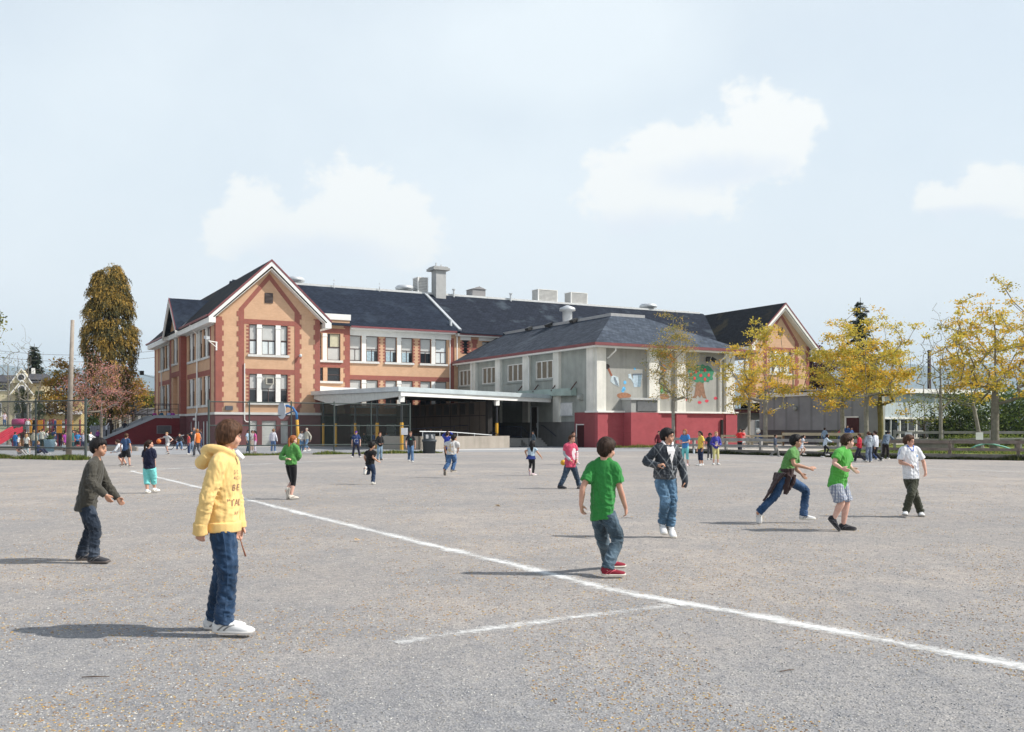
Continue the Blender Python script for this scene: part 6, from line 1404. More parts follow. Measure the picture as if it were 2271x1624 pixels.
def person(label, J, st, grp=None, fine=1, vox=None, air=False, cat=None):
    """J: joints (world); st: style dict"""
    s = st.get('s', 1.0); hk = st.get('hk', .5 + .5 * s) * .86; vox = vox or (.0065 if fine > 1 else (.009 if fine else .017))
    nseg = 10 if fine else 8
    base = V((J['pel'].x, J['pel'].y, st.get('z0', 0)))
    by = st['yaw']; f = fwd(by); l = V((-f.y, f.x, 0)); up = (J['neck'] - J['pel']).normalized()
    shw, hpw = st.get('shw', .122) * s, st.get('hpw', .066) * s
    lat = l
    for nm, p, w_ in (('s', J['neck'] - up * .045 * s, shw), ('h', J['pel'] - V((0, 0, .01)) * s, hpw)):
        for sd, sg in (('L', 1), ('R', -1)):
            if nm + sd not in J: J[nm + sd] = p + l * sg * w_
    slat = (J['sL'] - J['sR']).normalized(); hlat = (J['hL'] - J['hR']).normalized()
    # shoes first: find the contact height
    root = thing('person', label, cat or 'person', base, 0, grp)
    shoes = []; lcs = []
    for sd in 'LR':
        a, t = J['a' + sd], J['t' + sd]; d = (t - a) + V((0, 0, .05 * s)); dn = d.normalized()
        if abs(d.z) < .055 * s or abs(dn.z) < .3: dn = V((dn.x, dn.y, 0)).normalized()
        side = dn.cross(V((0, 0, 1))); side = side.normalized() if side.length > .15 else l.copy(); uu = side.cross(dn).normalized()
        if uu.z < 0: uu = -uu
        b = a - uu * .072 * s; L_ = .245 * s * st.get('shoe', 1); mb, ms = MB(), MB()
        # keep the sole line parallel to heel-toe
        rise = (t - a).dot(uu)
        prof = ((-.26, .026, .03, .062), (-.22, .032, .005, .085), (-.05, .036, .0, .095), (.12, .037, .0, .088), (.3, .040, .0, .066), (.5, .045, .0, .052), (.66, .042, .002, .043), (.74, .028, .008, .034))
        mb.loft([ering(b + dn * (x * L_) + uu * ((z0 + z1) / 2 * s), side * (w * s * 1.02), uu * ((z1 - z0) / 2 * s + .004), 12) for x, w, z0, z1 in prof])
        ms.loft([ering(b + dn * (x * L_ * 1.02) + uu * ((z0 + .011) * s), side * (w * s * 1.14), uu * (.013 * s), 12, 3.5) for x, w, z0, z1 in prof])
        shoes.append((mb, ms))
        if fine:
            lc = MB()
            for t_ in (.16, .25, .34): c_ = b + dn * (t_ * L_) + uu * ((.083 - (t_ - .12) * .085) * s); lc.tube([c_ - side * .022 * s - uu * .006 * s, c_ + uu * .004 * s, c_ + side * .022 * s - uu * .006 * s], .0045 * s, 5)
            lcs.append(lc); pn_ = MB()
            for sg in (-1, 1):
                for x0_, x1_ in ((-.1, .05), (.05, .2)): pn_.tube([b + dn * (x0_ * L_) + uu * .024 * s + side * sg * .0385 * s, b + dn * ((x0_ + .13) * L_) + uu * .05 * s + side * sg * .037 * s, b + dn * ((x1_ + .12) * L_) + uu * .062 * s + side * sg * .03 * s], .0055 * s, 5)
            lcs.append(pn_)
    zmin = min(v[2] for m_, n_ in shoes for v in m_.v + n_.v) - st.get('z0', 0); dz = 0 if air else -zmin
    off = base - V((0, 0, dz))
    B = lambda nm, mb, mat, par=None, sm=True: mb.build(nm, mat, par or root, sm, off)
    def R_(nm, mb, mat, vx=None, sm=3, wr=None, par=None):
        me = remesh(mb, vx or vox, sm)
        if wr: wrinkle(me, [(c_, r_, a_ * (.6 if st.get('tkind') == 'fleece' and nm != 'jeans' else 1), q_) for c_, r_, a_, q_ in wr], st.get('seed', 1))
        me.transform(Matrix.Translation(-off)); return link(nm, me, mat, par or root, True)
    shm = cloth('shoe', st.get('shoes', (.6, .6, .6))); som = paint('rubber_%02d' % int(st.get('sole', (.6,))[0] * 99), st.get('sole', (.6, .58, .54)), .7)
    lm_ = st.get('lace', tuple(max(.02, x * .35) if sum(st.get('shoes', (.6,) * 3)) > .9 else x * 2.2 + .05 for x in st.get('shoes', (.6,) * 3)))
    for i_, (mb, ms) in enumerate(shoes):
        o = B('shoe', mb, shm); B('sole', ms, som, o)
        if fine: B('laces', lcs[2 * i_], cloth('lace', tuple(min(.7, x) for x in st.get('sole', (.5,) * 3))), o); B('shoe_stripe', lcs[2 * i_ + 1], cloth('lace', lm_), o)
    # body
    H = J['head'] - V((0, 0, .015 * s)) - (fwd(st.get('hyaw', by)) * .0); hl, hf, hu = hframe(st.get('hyaw', by), st.get('hpitch', 0) + 7, st.get('hroll', 0)); mb = MB(); g = st.get('girth', 1)
    head(mb, H, hl, hf, hu, hk)
    neck = J['neck']; limb(mb, [H - hu * .05 * hk - hf * .012 * hk, H.lerp(neck, .65) - hf * .004, neck - up * .05 * s], [.047 * hk, .048 * hk, .06 * s], 12)
    def torso(mb, sc, zs, extra=0, pw=2.3):
        rr = []
        for t, wl, wf in zs:
            c = J['pel'].lerp(neck, t); la = hlat.lerp(slat, max(0, min(1, t))).normalized(); fo = la.cross(up).normalized()
            fo = -fo if fo.dot(f) < 0 else fo
            rr.append(ering(c, la * ((wl * .88 * g * s + extra) * sc), fo * ((wf * .86 * g * s + extra) * sc), 18, pw))
        mb.loft(rr)
    torso(mb, 1, [(-.16, .06, .05), (-.1, .088, .07), (.05, .095, .072), (.3, .09, .066), (.55, .1, .07), (.78, .108, .07), (.9, .1, .06), (1.0, .06, .048)])
    for sd in 'LR':
        sh, e, w = J['s' + sd], J['e' + sd], J['w' + sd]
        ak = .8 if st.get('top') in ('long', 'hoodie', 'jacket', 'coat') and st.get('slv', 1) else 1
        limb(mb, [sh + (neck - sh) * .25, sh, sh.lerp(e, .5), e, e.lerp(w, .35), w], [.034 * s, .038 * s * g, .036 * s * g * ak, .03 * s, .031 * s, .0205 * s], nseg)
        if 'p' + sd in J or True:
            tip = J.get('p' + sd) or (w + (w - e).normalized() * .1 * s); th = J.get('th' + sd, f); pn = J.get('pn' + sd, (J['pel'] - w))
            hand(mb, w, tip, th, pn, .92 * s, st.get('curl', .55), fine > 0, st.get('spread', 0))
        hp, kn, an = J['h' + sd], J['k' + sd], J['a' + sd]
        lk = .78 if st.get('bot', 'jeans') in ('jeans', 'trousers') else 1
        limb(mb, [hp, hp.lerp(kn, .4), kn, kn.lerp(an, .32), an, an - V((0, 0, .03))], [(.056 if lk < 1 else .066) * s * g, (.052 if lk < 1 else .062) * s * g, .047 * s * g * lk, .047 * s * g * lk, .03 * s, .03 * s], nseg)
    R_('body', mb, skinmat(st.get('skin', 0)), sm=2 if fine else 1)
    hm = hairmat(st.get('hair', (.03, .02, .015)))
    if fine: face_bits(root, H - V((0, 0, 0)) - off, hl, hf, hu, hk, hm, root)
    # hair
    sty = st.get('hs', 'short'); seed = st.get('seed', 1)
    hb = hair_mesh(sty, H, hl, hf, hu, hk, seed, fine); q = lambda x, y, z: H + (hl * x + hf * y + hu * z) * hk
    ho = B('hair', hb, hm)
    if sty == 'tied' or st.get('pony'):
        pl = st.get('pony', .2); dr = V((0, 0, -1)); limbp = [q(0, -.09, .03), q(0, -.125, .01) , q(0, -.125, -.02) + dr * pl * .5 - hf * .0, q(0, -.11, -.02) + dr * pl]
        m_ = MB(); limb(m_, limbp, [.018 * hk, .028 * hk, .03 * hk, .008], 8); B('ponytail', m_, hm, ho)
    if sty == 'long':
        m_ = MB(); Ln = st.get('hlen', .26)
        m_.loft([ering(q(0, -.05, .06 - t * .0) + V((0, 0, -1)) * (t * (Ln + .1)) - hf * (.02 + .02 * sin(t * 3)), hl * (.074 - .03 * t * t) * hk, hf * (.05 - .02 * t) * hk, 14) for t in (0, .2, .4, .6, .8, .95, 1.0)])
        for sg in (-1, 1): limb(m_, [q(sg * .07, .01, .02), q(sg * .078, .01, -.05), q(sg * .075, .02, -.1) + V((0, 0, -.4 * Ln)), q(sg * .07, .0, -.1) + V((0, 0, -.75 * Ln))], [.012, .022, .022, .006], 8)
        B('long_hair', m_, hm, ho)
    if 'cap' in st:
        m_ = MB(); m_.loft([ering(q(0, -.012, z), hl * (.078 * w_ * hk), hf * (.098 * w_ * hk), 16, 2.1) for z, w_ in ((.035, 1.08), (.06, 1.07), (.09, .95), (.112, .7), (.122, .3))])
        m_.loft([ering(q(0, y, z), hl * (w_ * hk), hu * (.006 * hk), 10, 3) for y, z, w_ in ((.06, .045, .07), (.11, .035, .062), (.15, .022, .035))]); B('cap', m_, cloth('cap', st['cap']))
    # trousers / shorts / skirt
    bt = st.get('bot', 'jeans'); bc = st.get('bcol', (.05, .09, .18)); bk_ = st.get('bkind', 'denim' if bt == 'jeans' else 'cotton'); bg_ = st.get('bag', 1.0)
    mb = MB(); wr = []
    bm = cloth(bt, bc, bk_)
    if bt == 'skirt':
        rr = []
        for t, wl, wf in ((.2, .11, .085), (0, .135, .105), (-.25, .16, .13), (-.52 * st.get('blen', 1), .185, .155)):
            c = J['pel'].lerp(neck, t); c.z = J['pel'].z + t * (neck - J['pel']).length; rr.append(ering(c, hlat * wl * s, f * wf * s, 18, 2))
        mb.loft(rr); wr = [(J['pel'] - V((0, 0, .12 * s)), .3 * s, .012 * s, (22, 22, 3))]
        R_('skirt', mb, bm, wr=wr)
        if st.get('leg'):
            mb = MB(); lm = cloth('leggings', st['leg'])
            for sd in 'LR': limb(mb, [J['h' + sd], J['h' + sd].lerp(J['k' + sd], .5), J['k' + sd], J['k' + sd].lerp(J['a' + sd], .35), J['a' + sd]], [.07 * s, .064 * s, .052 * s, .052 * s, .037 * s], nseg)
            R_('leggings', mb, lm)
    else:
        ln = st.get('blen', dict(jeans=1, shorts=.52, capri=.76, leggings=.97, trousers=1).get(bt, 1)); tight = bt == 'leggings' or st.get('tight')
        torso(mb, 1, [(-.16, .08, .07), (-.1, .125 + .006 * bg_, .098), (.05, .128 + .006 * bg_, .1), (.16, .122, .094)], 0, 2.3)
        for sd in 'LR':
            hp, kn, an = J['h' + sd], J['k' + sd], J['a' + sd]; fr_ = ln
            if tight: rs = [.08, .072, .053, .052, .037]
            else: rs = [.08 + .006 * bg_, .072 + .008 * bg_, .055 + .01 * bg_, .05 + .013 * bg_, .045 + .017 * bg_]
            pts = [hp + (J['pel'] - hp) * .12, hp.lerp(kn, .45), kn, kn.lerp(an, .45), an - (an - kn).normalized() * .0 + V((0, 0, -.012 * s))]
            if bt in ('shorts',): pts = [pts[0], hp.lerp(kn, .5), hp.lerp(kn, min(1, ln / .55))]; rs = [.094, .092, .094]
            elif bt == 'capri' or ln < .95: pts = [pts[0], pts[1], kn, kn.lerp(an, max(.05, (ln - .5) / .5))]; rs = rs[:4]
            limb(mb, pts, [r * s * (g * .5 + .5) for r in rs], 12)
            if not tight: wr += [(kn, .22 * s, .019 * s, (10, 10, 19)), (an + V((0, 0, .08 * s)), .22 * s, .021 * s, (9, 9, 22)), (hp - V((0, 0, .04 * s)), .24 * s, .016 * s, (13, 13, 12)), (None, 1, .0025 * s, (7, 7, 4))]
        if fine: bo_ = R_(st.get('bname', 'jeans' if bt == 'jeans' else 'trousers' if bt in ('trousers',) else bt), mb, bm, wr=wr)
        else: R_(st.get('bname', 'jeans' if bt == 'jeans' else 'trousers' if bt in ('trousers',) else bt), mb, bm)
        if fine > 1 and bt in ('jeans', 'trousers'):
            sc_ = tuple(min(1, x * 1.25 + .008) for x in bc)
            for sd, sg in (('L', 1), ('R', -1)):
                pth, _ = smooth_path([J['h' + sd] + V((0, 0, .03)), J['k' + sd], J['a' + sd] + V((0, 0, .02))], [1, 1, 1], 8); n_ = (l * sg + f * .12).normalized(); press('side_seam', ribbon(pth, .003, n_), sc_, n_, bo_, off, .0025)
                pc = J['pel'] - f * .02 + l * sg * .07 * s - V((0, 0, .05 * s)); ap = [(-.05, .05), (.05, .05), (.05, -.04), (0, -.07), (-.05, -.04)]
                rr_ = (-f).cross(V((0, 0, 1))); ring = [pc + rr_ * (a * s) + V((0, 0, b * s)) for a, b in ap + ap[:1]]; press('pocket', ribbon(ring, .003, -f), sc_, -f, bo_, off, .0025)
    # top
    tp = st.get('top', 'tee'); tcol = st.get('tcol', (.5, .5, .5)); tm = cloth(tp, tcol, st.get('tkind', 'cotton')); hem = st.get('hem', .17); ls = st.get('loose', 1.0)
    mb = MB(); e_ = .012 * ls
    zs = [(-hem, .13, .102), (-hem + .05, .132, .104), (.12, .126 + .006 * ls, .098), (.4, .124 + .006 * ls, .098), (.68, .132, .1), (.86, .128, .084), (.96, .092, .062), (1.0, .07, .054)]
    if st.get('cutneck'): zs = zs[:-1]
    torso(mb, 1, zs, e_ * s, 2.25)
    sl = st.get('slv', .5 if tp in ('tee', 'vest') else 1.0); wr = []
    for sd in 'LR':
        sh, e, w = J['s' + sd], J['e' + sd], J['w' + sd]; ss = st.get('slv' + sd, sl)
        if ss <= 0: continue
        if ss <= .62: q_ = sh.lerp(e, ss * 1.25); pts = [sh + (neck - sh) * .35, sh, q_]; rs = [.052, .06 + .003 * ls, .058 + .006 * ls]
        else: q_ = e.lerp(w, (ss - .5) * 2) ; pts = [sh + (neck - sh) * .35, sh, sh.lerp(e, .5), e, e.lerp(q_, .5), q_]; rs = [.052, .058, .05 + .003 * ls, .045 + .004 * ls, .041 + .004 * ls, .034 + .004 * ls]; wr.append((e, .18 * s, .019 * s, (15, 15, 23)))
        if st.get('droop' + sd): pts.append(J['p' + sd]); rs.append(.03)
        limb(mb, pts, [r * s for r in rs], 12); wr.append((sh - V((0, 0, .07)), .18 * s, .02 * s, (19, 19, 8)))
    wr += [(J['pel'].lerp(neck, .25), .4 * s, .024 * s * (.45 + .3 * ls), (13, 13, 5)), (J['pel'].lerp(neck, .15), .32 * s, .015 * s, (6, 6, 19))]
    for sd in 'LR': limb(mb, [J['s' + sd].lerp(neck, .15), J['s' + sd].lerp(neck, .62) + up * .022 * s, neck + (J['s' + sd] - neck).normalized() * .03 * s + up * .022 * s], [.05 * s, .042 * s, .036 * s], 10)
    if tp == 'hoodie' or st.get('hood'):
        hb_ = neck - f * .05 * s + V((0, 0, .0)); rim = [neck + f * .075 * s - up * .03 * s + l * .05 * s, neck + l * .085 * s + up * .012 * s, neck + l * .065 * s - f * .09 * s + up * .02 * s, neck - f * .125 * s + up * .004 * s, neck - l * .065 * s - f * .09 * s + up * .02 * s, neck - l * .085 * s + up * .012 * s, neck + f * .075 * s - up * .03 * s - l * .05 * s]
        limb(mb, rim, [.016 * s, .026 * s, .034 * s, .04 * s, .034 * s, .026 * s, .016 * s], 10); limb(mb, [neck + l * .07 * s - f * .1 * s - up * .02 * s, neck - f * .15 * s - up * .075 * s, neck - l * .07 * s - f * .1 * s - up * .02 * s], [.035 * s, .05 * s, .035 * s], 10)
    if st.get('collar'):
        limb(mb, [neck + f * .055 * s - up * .02 * s + l * .03 * s, neck + l * .062 * s + up * .02 * s, neck - f * .062 * s + up * .03 * s, neck - l * .062 * s + up * .02 * s, neck + f * .055 * s - up * .02 * s - l * .03 * s], [.012 * s, .02 * s, .022 * s, .02 * s, .012 * s], 8)
    to = R_(dict(tee='t_shirt', long='long_sleeved_shirt', hoodie='hooded_sweatshirt', jacket='jacket', vest='vest', coat='coat').get(tp, tp), mb, tm, wr=wr if fine else None)
    # extras
    for x in st.get('extra', []): x(B, R_, J, dict(s=s, f=f, l=l, up=up, neck=neck, off=off, root=root, top=to, q=q, hl=hl, hf=hf, hu=hu, hk=hk))
    root['dz'] = dz; del root['dz']
    return root
def ribbon(pts, w, n_):
    vs, fs = [], []
    fine_ = []
    for p, q in zip(pts, pts[1:]):
        k = max(1, int((q - p).length / .02)); fine_ += [p.lerp(q, i / k) for i in range(k)]
    fine_.append(pts[-1])
    for i, p in enumerate(fine_):
        d = (fine_[min(i + 1, len(fine_) - 1)] - fine_[max(i - 1, 0)]); r_ = d.cross(n_); r_ = r_.normalized() if r_.length > 1e-6 else V((1, 0, 0)); vs += [p - r_ * w, p + r_ * w]
    return vs, [(2 * i, 2 * i + 1, 2 * i + 3, 2 * i + 2) for i in range(len(fine_) - 1)]
def press(name, geo, col, n_, target, off, lift=.003):
    """lay a strip of world-space points onto a garment, along -n_"""
    me = target.data; bv = BVHTree.FromPolygons([v.co for v in me.vertices], [tuple(p.vertices) for p in me.polygons]); vs = []
    for p in geo[0]:
        h = bv.ray_cast(p - off + n_ * .25, -n_, .3); vs.append(h[0] + n_ * lift if h[0] is not None else None)
    fs = [f_ for f_ in geo[1] if all(vs[i] is not None for i in f_) and max((vs[i] - vs[f_[0]]).length for i in f_) < .05]
    if fs: MB().add([v if v is not None else V((0, 0, 0)) for v in vs], fs).build(name, cloth('stitch', col), target)
class Crop:
    """photo crop -> space"""
    def __init__(s, x0, y0, k): s.x0, s.y0, s.k = x0, y0, k
    def __call__(s, Y, p): return W((s.x0 + p[0] * s.k) / 1.7613, (s.y0 + p[1] * s.k) / 1.7613, Y + (p[2] if len(p) > 2 else 0))
def joints(crop, Y, d): return {k: crop(Y, p) for k, p in d.items()}
# ready poses in body frame: (left, forward, up) in shares of the height
def pose(kind, loc, yaw, H, v=0, arms=None, z0=0, seed=0):
    r = random.Random(seed * 7 + 3); f = fwd(yaw); l = V((-f.y, f.x, 0)); j = lambda a: r.uniform(-a, a)
    P_ = dict(pel=(0, 0, .53), neck=(0, .005, .825), head=(0, .03, .918), eL=(.15, -.02, .63), wL=(.155, .03, .47), pL=(.15, .05, .38), eR=(-.15, -.02, .63), wR=(-.155, .03, .47), pR=(-.15, .05, .38), kL=(.06, .015, .285), aL=(.065, -.01, .055), tL=(.08, .09, .02), kR=(-.06, .015, .285), aR=(-.065, -.01, .055), tR=(-.08, .09, .02))
    if kind == 'wide': P_.update(kL=(.09, .02, .285), aL=(.13, 0, .055), tL=(.17, .09, .02), kR=(-.09, .02, .285), aR=(-.12, 0, .055), tR=(-.16, .09, .02))
    if kind == 'walk': P_.update(kL=(.05, .1, .29), aL=(.05, .15, .06), tL=(.06, .25, .035), kR=(-.05, .03, .275), aR=(-.05, -.17, .085), tR=(-.055, -.09, .02), eL=(.15, -.07, .64), wL=(.15, -.06, .48), pL=(.14, -.04, .4), eR=(-.15, .03, .64), wR=(-.14, .11, .5), pR=(-.13, .15, .42))
    if kind == 'run': P_.update(neck=(0, .07, .81), head=(0, .11, .9), kL=(.05, .17, .36), aL=(.05, .1, .16), tL=(.06, .19, .12), kR=(-.05, 0, .27), aR=(-.05, -.12, .07), tR=(-.055, -.03, .02), eL=(.17, -.08, .66), wL=(.14, .02, .57), pL=(.12, .09, .57), eR=(-.16, .08, .64), wR=(-.12, .2, .64), pR=(-.1, .27, .68))
    if kind == 'sit': P_.update(pel=(0, 0, .09), neck=(0, -.02, .385), head=(0, .02, .475), kL=(.09, .2, .21), aL=(.08, .36, .055), tL=(.09, .45, .04), kR=(-.09, .2, .21), aR=(-.08, .36, .055), tR=(-.09, .45, .04), eL=(.17, .0, .2), wL=(.12, .14, .15), pL=(.09, .22, .17), eR=(-.17, .0, .2), wR=(-.12, .14, .15), pR=(-.09, .22, .17))
    if kind == 'seat': P_.update(pel=(0, 0, .3), neck=(0, .03, .595), head=(0, .08, .685), kL=(.08, .25, .3), aL=(.08, .24, .06), tL=(.09, .34, .02), kR=(-.08, .25, .3), aR=(-.08, .24, .06), tR=(-.09, .34, .02), eL=(.16, .05, .42), wL=(.08, .2, .36), pL=(.04, .27, .36), eR=(-.16, .05, .42), wR=(-.08, .2, .36), pR=(-.04, .27, .36))
    if kind == 'crouch': P_.update(pel=(0, -.08, .4), neck=(0, .12, .63), head=(0, .18, .71), kL=(.09, .08, .27), aL=(.1, -.04, .055), tL=(.12, .06, .02), kR=(-.09, .08, .27), aR=(-.1, -.04, .055), tR=(-.12, .06, .02), eL=(.16, .16, .46), wL=(.13, .28, .4), pL=(.12, .36, .4), eR=(-.16, .16, .46), wR=(-.13, .28, .4), pR=(-.12, .36, .4))
    if kind == 'lean': P_.update(pel=(0, -.1, .52), neck=(0, .1, .78), head=(0, .17, .86), eL=(.15, .2, .66), wL=(.05, .3, .62), pL=(-.03, .31, .61), eR=(-.15, .2, .66), wR=(-.05, .3, .63), pR=(.03, .31, .62), kL=(.06, -.07, .28), aL=(.08, -.13, .055), tL=(.09, -.03, .02), kR=(-.06, -.05, .28), aR=(-.07, -.1, .055), tR=(-.08, 0, .02))
    if arms == 'fold' : P_.update(eL=(.14, .03, .64), wL=(.04, .1, .63), pL=(-.03, .11, .64), eR=(-.14, .03, .64), wR=(-.04, .12, .62), pR=(.03, .12, .63))
    if arms == 'front': P_.update(eL=(.15, .0, .63), wL=(.07, .11, .58), pL=(.02, .13, .57), eR=(-.15, .0, .63), wR=(-.07, .11, .58), pR=(-.02, .13, .57))
    if arms == 'head': P_.update(eL=(.16, .1, .86), wL=(.05, .09, .96), pL=(0, .07, .99), eR=(-.16, .1, .86), wR=(-.05, .09, .96), pR=(0, .07, .98))
    if arms == 'right': P_.update(eR=(-.22, .08, .72), wR=(-.36, .12, .7), pR=(-.42, .13, .69))
    if arms == 'left': P_.update(eL=(.22, .08, .72), wL=(.36, .12, .7), pL=(.42, .13, .69))
    if arms == 'reach': P_.update(eL=(.12, .13, .7), wL=(.1, .27, .66), pL=(.09, .34, .65), eR=(-.12, .13, .7), wR=(-.1, .27, .66), pR=(-.09, .34, .65))
    if arms == 'up': P_.update(eR=(-.17, .08, .9), wR=(-.14, .15, 1.03), pR=(-.13, .18, 1.1))
    o = V((loc.x, loc.y, z0)); out = {}
    for k, (a, b, c) in P_.items(): out[k] = o + (l * (a + j(.006)) + f * (b + j(.008)) + V((0, 0, c + (j(.004) if k[0] in 'wkp' else 0)))) * H
    return out
# ---- decals lying on cloth (printing on shirts)
def text_mesh(body, size):
    cu = bpy.data.curves.new('t', 'FONT'); cu.body = body; cu.size = size; cu.align_x = 'CENTER'; cu.resolution_u = 3
    ob = bpy.data.objects.new('t', cu); TMP.collection.objects.link(ob); vl = TMP.view_layers[0]; vl.update(); dg = vl.depsgraph; dg.update()
    me = bpy.data.meshes.new_from_object(ob.evaluated_get(dg)); bpy.data.objects.remove(ob); return [v.co.copy() for v in me.vertices], [tuple(p.vertices) for p in me.polygons]
def disc(poly):
    n = len(poly); c = (sum(p[0] for p in poly) / n, sum(p[1] for p in poly) / n)
    return [V((c[0], c[1], 0))] + [V((p[0], p[1], 0)) for p in poly], [(0, 1 + i, 1 + (i + 1) % n) for i in range(n)]
def decal(kx, name, geo, col, c, nrm, lift=.003):
    """press flat lettering or shapes onto the top; c = centre in world space, nrm = outward direction"""
    top = kx['top']; me = top.data; bv = BVHTree.FromPolygons([v.co for v in me.vertices], [tuple(p.vertices) for p in me.polygons])
    nrm = nrm.normalized(); r_ = V((0, 0, 1)).cross(nrm).normalized(); u_ = nrm.cross(r_); c = c - kx['off']; vs = []
    for p in geo[0]:
        o = c + r_ * p.x + u_ * p.y + nrm * .4; h = bv.ray_cast(o, -nrm)
        vs.append((h[0] + nrm * lift) if h[0] is not None else None)
    fs = [f_ for f_ in geo[1] if all(vs[i] is not None for i in f_)]
    if not fs: return
    MB().add([v if v is not None else V((0, 0, 0)) for v in vs], fs).build(name, cloth('print', col), top)
def T(name, body, size, col, at_, yaw):
    return lambda B, R_, J, kx: decal(kx, name, text_mesh(body, size), col, kx['neck'] + kx['l'] * at_[0] + V((0, 0, at_[1])), fwd(yaw))
def D(name, poly, col, at_, yaw):
    return lambda B, R_, J, kx: decal(kx, name, disc(poly), col, kx['neck'] + kx['l'] * at_[0] + V((0, 0, at_[1])), fwd(yaw))
BLACKH, BROWNH, DKBR, REDH, BLOND = (.012, .01, .01), (.075, .035, .018), (.03, .016, .01), (.3, .1, .035), (.36, .22, .1)
DEN = (.035, .075, .17)
# 1 boy in the yellow hooded sweatshirt
c1 = Crop(700, 1580, .585)
J = joints(c1, 7.1, dict(head=(340, 188, 0), neck=(308, 310, 0), pel=(292, 800, 0), sR=(262, 392, -.14), sL=(330, 385, .14), eR=(185, 620, -.2), wR=(140, 812, -.19), pR=(140, 905, -.17), eL=(375, 610, .2), wL=(402, 800, .2), pL=(395, 880, .17), hR=(290, 850, -.075), hL=(305, 850, .075), kR=(325, 1120, -.09), aR=(298, 1448, -.08), tR=(418, 1508, -.1), kL=(290, 1110, .1), aL=(238, 1425, .16), tL=(345, 1462, .17)))
def hoodie_extra(B, R_, J, kx):
    s, off, l, f, nk = kx['s'], kx['off'], kx['l'], kx['f'], kx['neck']
    m = MB(); limb(m, [nk + f * .075 + l * .03 + V((0, 0, -.0)), nk + f * .125 + l * .05 + V((0, 0, -.05))], [.02, .012], 8); limb(m, [nk + f * .075 - l * .05, nk + f * .128 - l * .06 + V((0, 0, -.055))], [.022, .012], 8); B('white_collar', m, cloth('collar', (.75, .75, .76)))
    wR = J['wR']; d = (J['pR'] - J['wR']).normalized()
    m = MB(); limb(m, [wR - d * .03, wR + d * .02, wR + d * .058], [.05, .05, .054], 12); R_('cuff', m, cloth('hoodie', (.75, .51, .2)), wr=[(None, 1, .006, (30, 30, 8))], par=kx['top'])
    m = MB(); limb(m, [J['wL'] + V((0, 0, .03)), J['wL'] - V((0, 0, .02))], [.05, .052], 12); R_('cuff', m, cloth('hoodie', (.75, .51, .2)), par=kx['top'])
    m = MB(); p0 = J['pel'] + f * .125 - l * .1 + V((0, 0, -.07)); m.tube([p0, p0 + f * .02 + V((0, 0, -.07)), p0 + f * .045 + V((0, 0, -.15))], [.004, .005, .008], 6); B('cord_end', m, cloth('cord', (.3, .13, .08)))
    p = J['pel']; m = MB(); m.loft([ering(p + V((0, 0, z)), l * .152 * s, f * .122 * s, 20, 2.2) for z in (-.045, .03)]); R_('waistband', m, cloth('hoodie', (.75, .51, .2)), par=kx['top'])
    for t_, sz, x, z in (('3 C', .04, -.04, -.16), ('4 C L', .036, -.03, -.2), ('B E', .066, -.04, -.28), ("'TAD", .072, -.035, -.39), ('& 0', .03, -.04, -.45)): decal(kx, 'lettering', text_mesh(t_, sz), (.26, .14, .11), nk + l * x + V((0, 0, z)), fwd(72))
person('boy in a yellow hooded sweatshirt and blue jeans, largest in the foreground', J, dict(yaw=100, hyaw=122, hpitch=4, s=1.08, hk=.99, hs='bob', hair=BROWNH, top='hoodie', tcol=(.78, .54, .215), tkind='fleece', hem=.03, loose=1.7, bot='jeans', bcol=(.02, .048, .10), bag=1.0, shoes=(.68, .68, .67), sole=(.62, .6, .57), shoe=1.12, extra=[hoodie_extra], seed=1), fine=2, vox=.0075)
# 2 boy in the dark grey long sleeved shirt
c2 = Crop(200, 1650, .3696)
J = joints(c2, 10.9, dict(head=(508, 236, 0), neck=(478, 375, 0), pel=(372, 840, 0), sR=(432, 445, -.14), sL=(500, 440, .14), eR=(432, 625, -.2), wR=(575, 752, -.17), pR=(628, 830, -.13), eL=(590, 640, .2), wL=(702, 788, .2), pL=(757, 850, .18), hR=(372, 890, -.075), hL=(380, 885, .075), kR=(465, 1110, -.08), aR=(450, 1395, -.1), tR=(560, 1462, -.12), kL=(415, 1100, .12), aL=(325, 1370, .16), tL=(420, 1428, .17)))
person('dark haired boy in a charcoal long sleeved shirt and dark jeans at the far left', J, dict(yaw=92, hyaw=88, hpitch=2, s=1.0, hk=1.02, hs='mop', hair=BLACKH, skin=1, top='long', tcol=(.062, .058, .048), hem=.2, loose=1.7, bot='jeans', bcol=(.024, .034, .052), bag=.9, shoes=(.045, .045, .05), sole=(.12, .1, .09), curl=.45, seed=2), fine=2)
# 3 boy in the green tee seen from behind
c3 = Crop(2200, 1680, .3817)
J = joints(c3, 9.95, dict(head=(448, 192, 0), neck=(418, 318, 0), pel=(402, 830, 0), sL=(300, 395, .02), sR=(525, 400, -.04), eL=(200, 600, -.06), wL=(182, 785, -.04), pL=(200, 880, .0), eR=(582, 615, -.02), wR=(640, 808, .06), pR=(650, 905, .1), hL=(360, 880, .04), hR=(455, 870, -.04), kR=(555, 1125, .02), aR=(450, 1430, -.2), tR=(575, 1488, -.19), kL=(400, 1120, .22), aL=(470, 1350, .5), tL=(575, 1372, .53)))
person('boy in a plain green t shirt seen from behind, standing by the chalk line', J, dict(yaw=152, hyaw=134, s=1.0, hk=1.14, hs='mop', hair=DKBR, skin=0, top='tee', tcol=(.035, .215, .05), hem=.2, loose=1.0, bot='jeans', bcol=(.06, .095, .125), bag=1.1, shoes=(.22, .02, .035), sole=(.6, .57, .5), curl=.75, seed=3, slv=.56), fine=2)
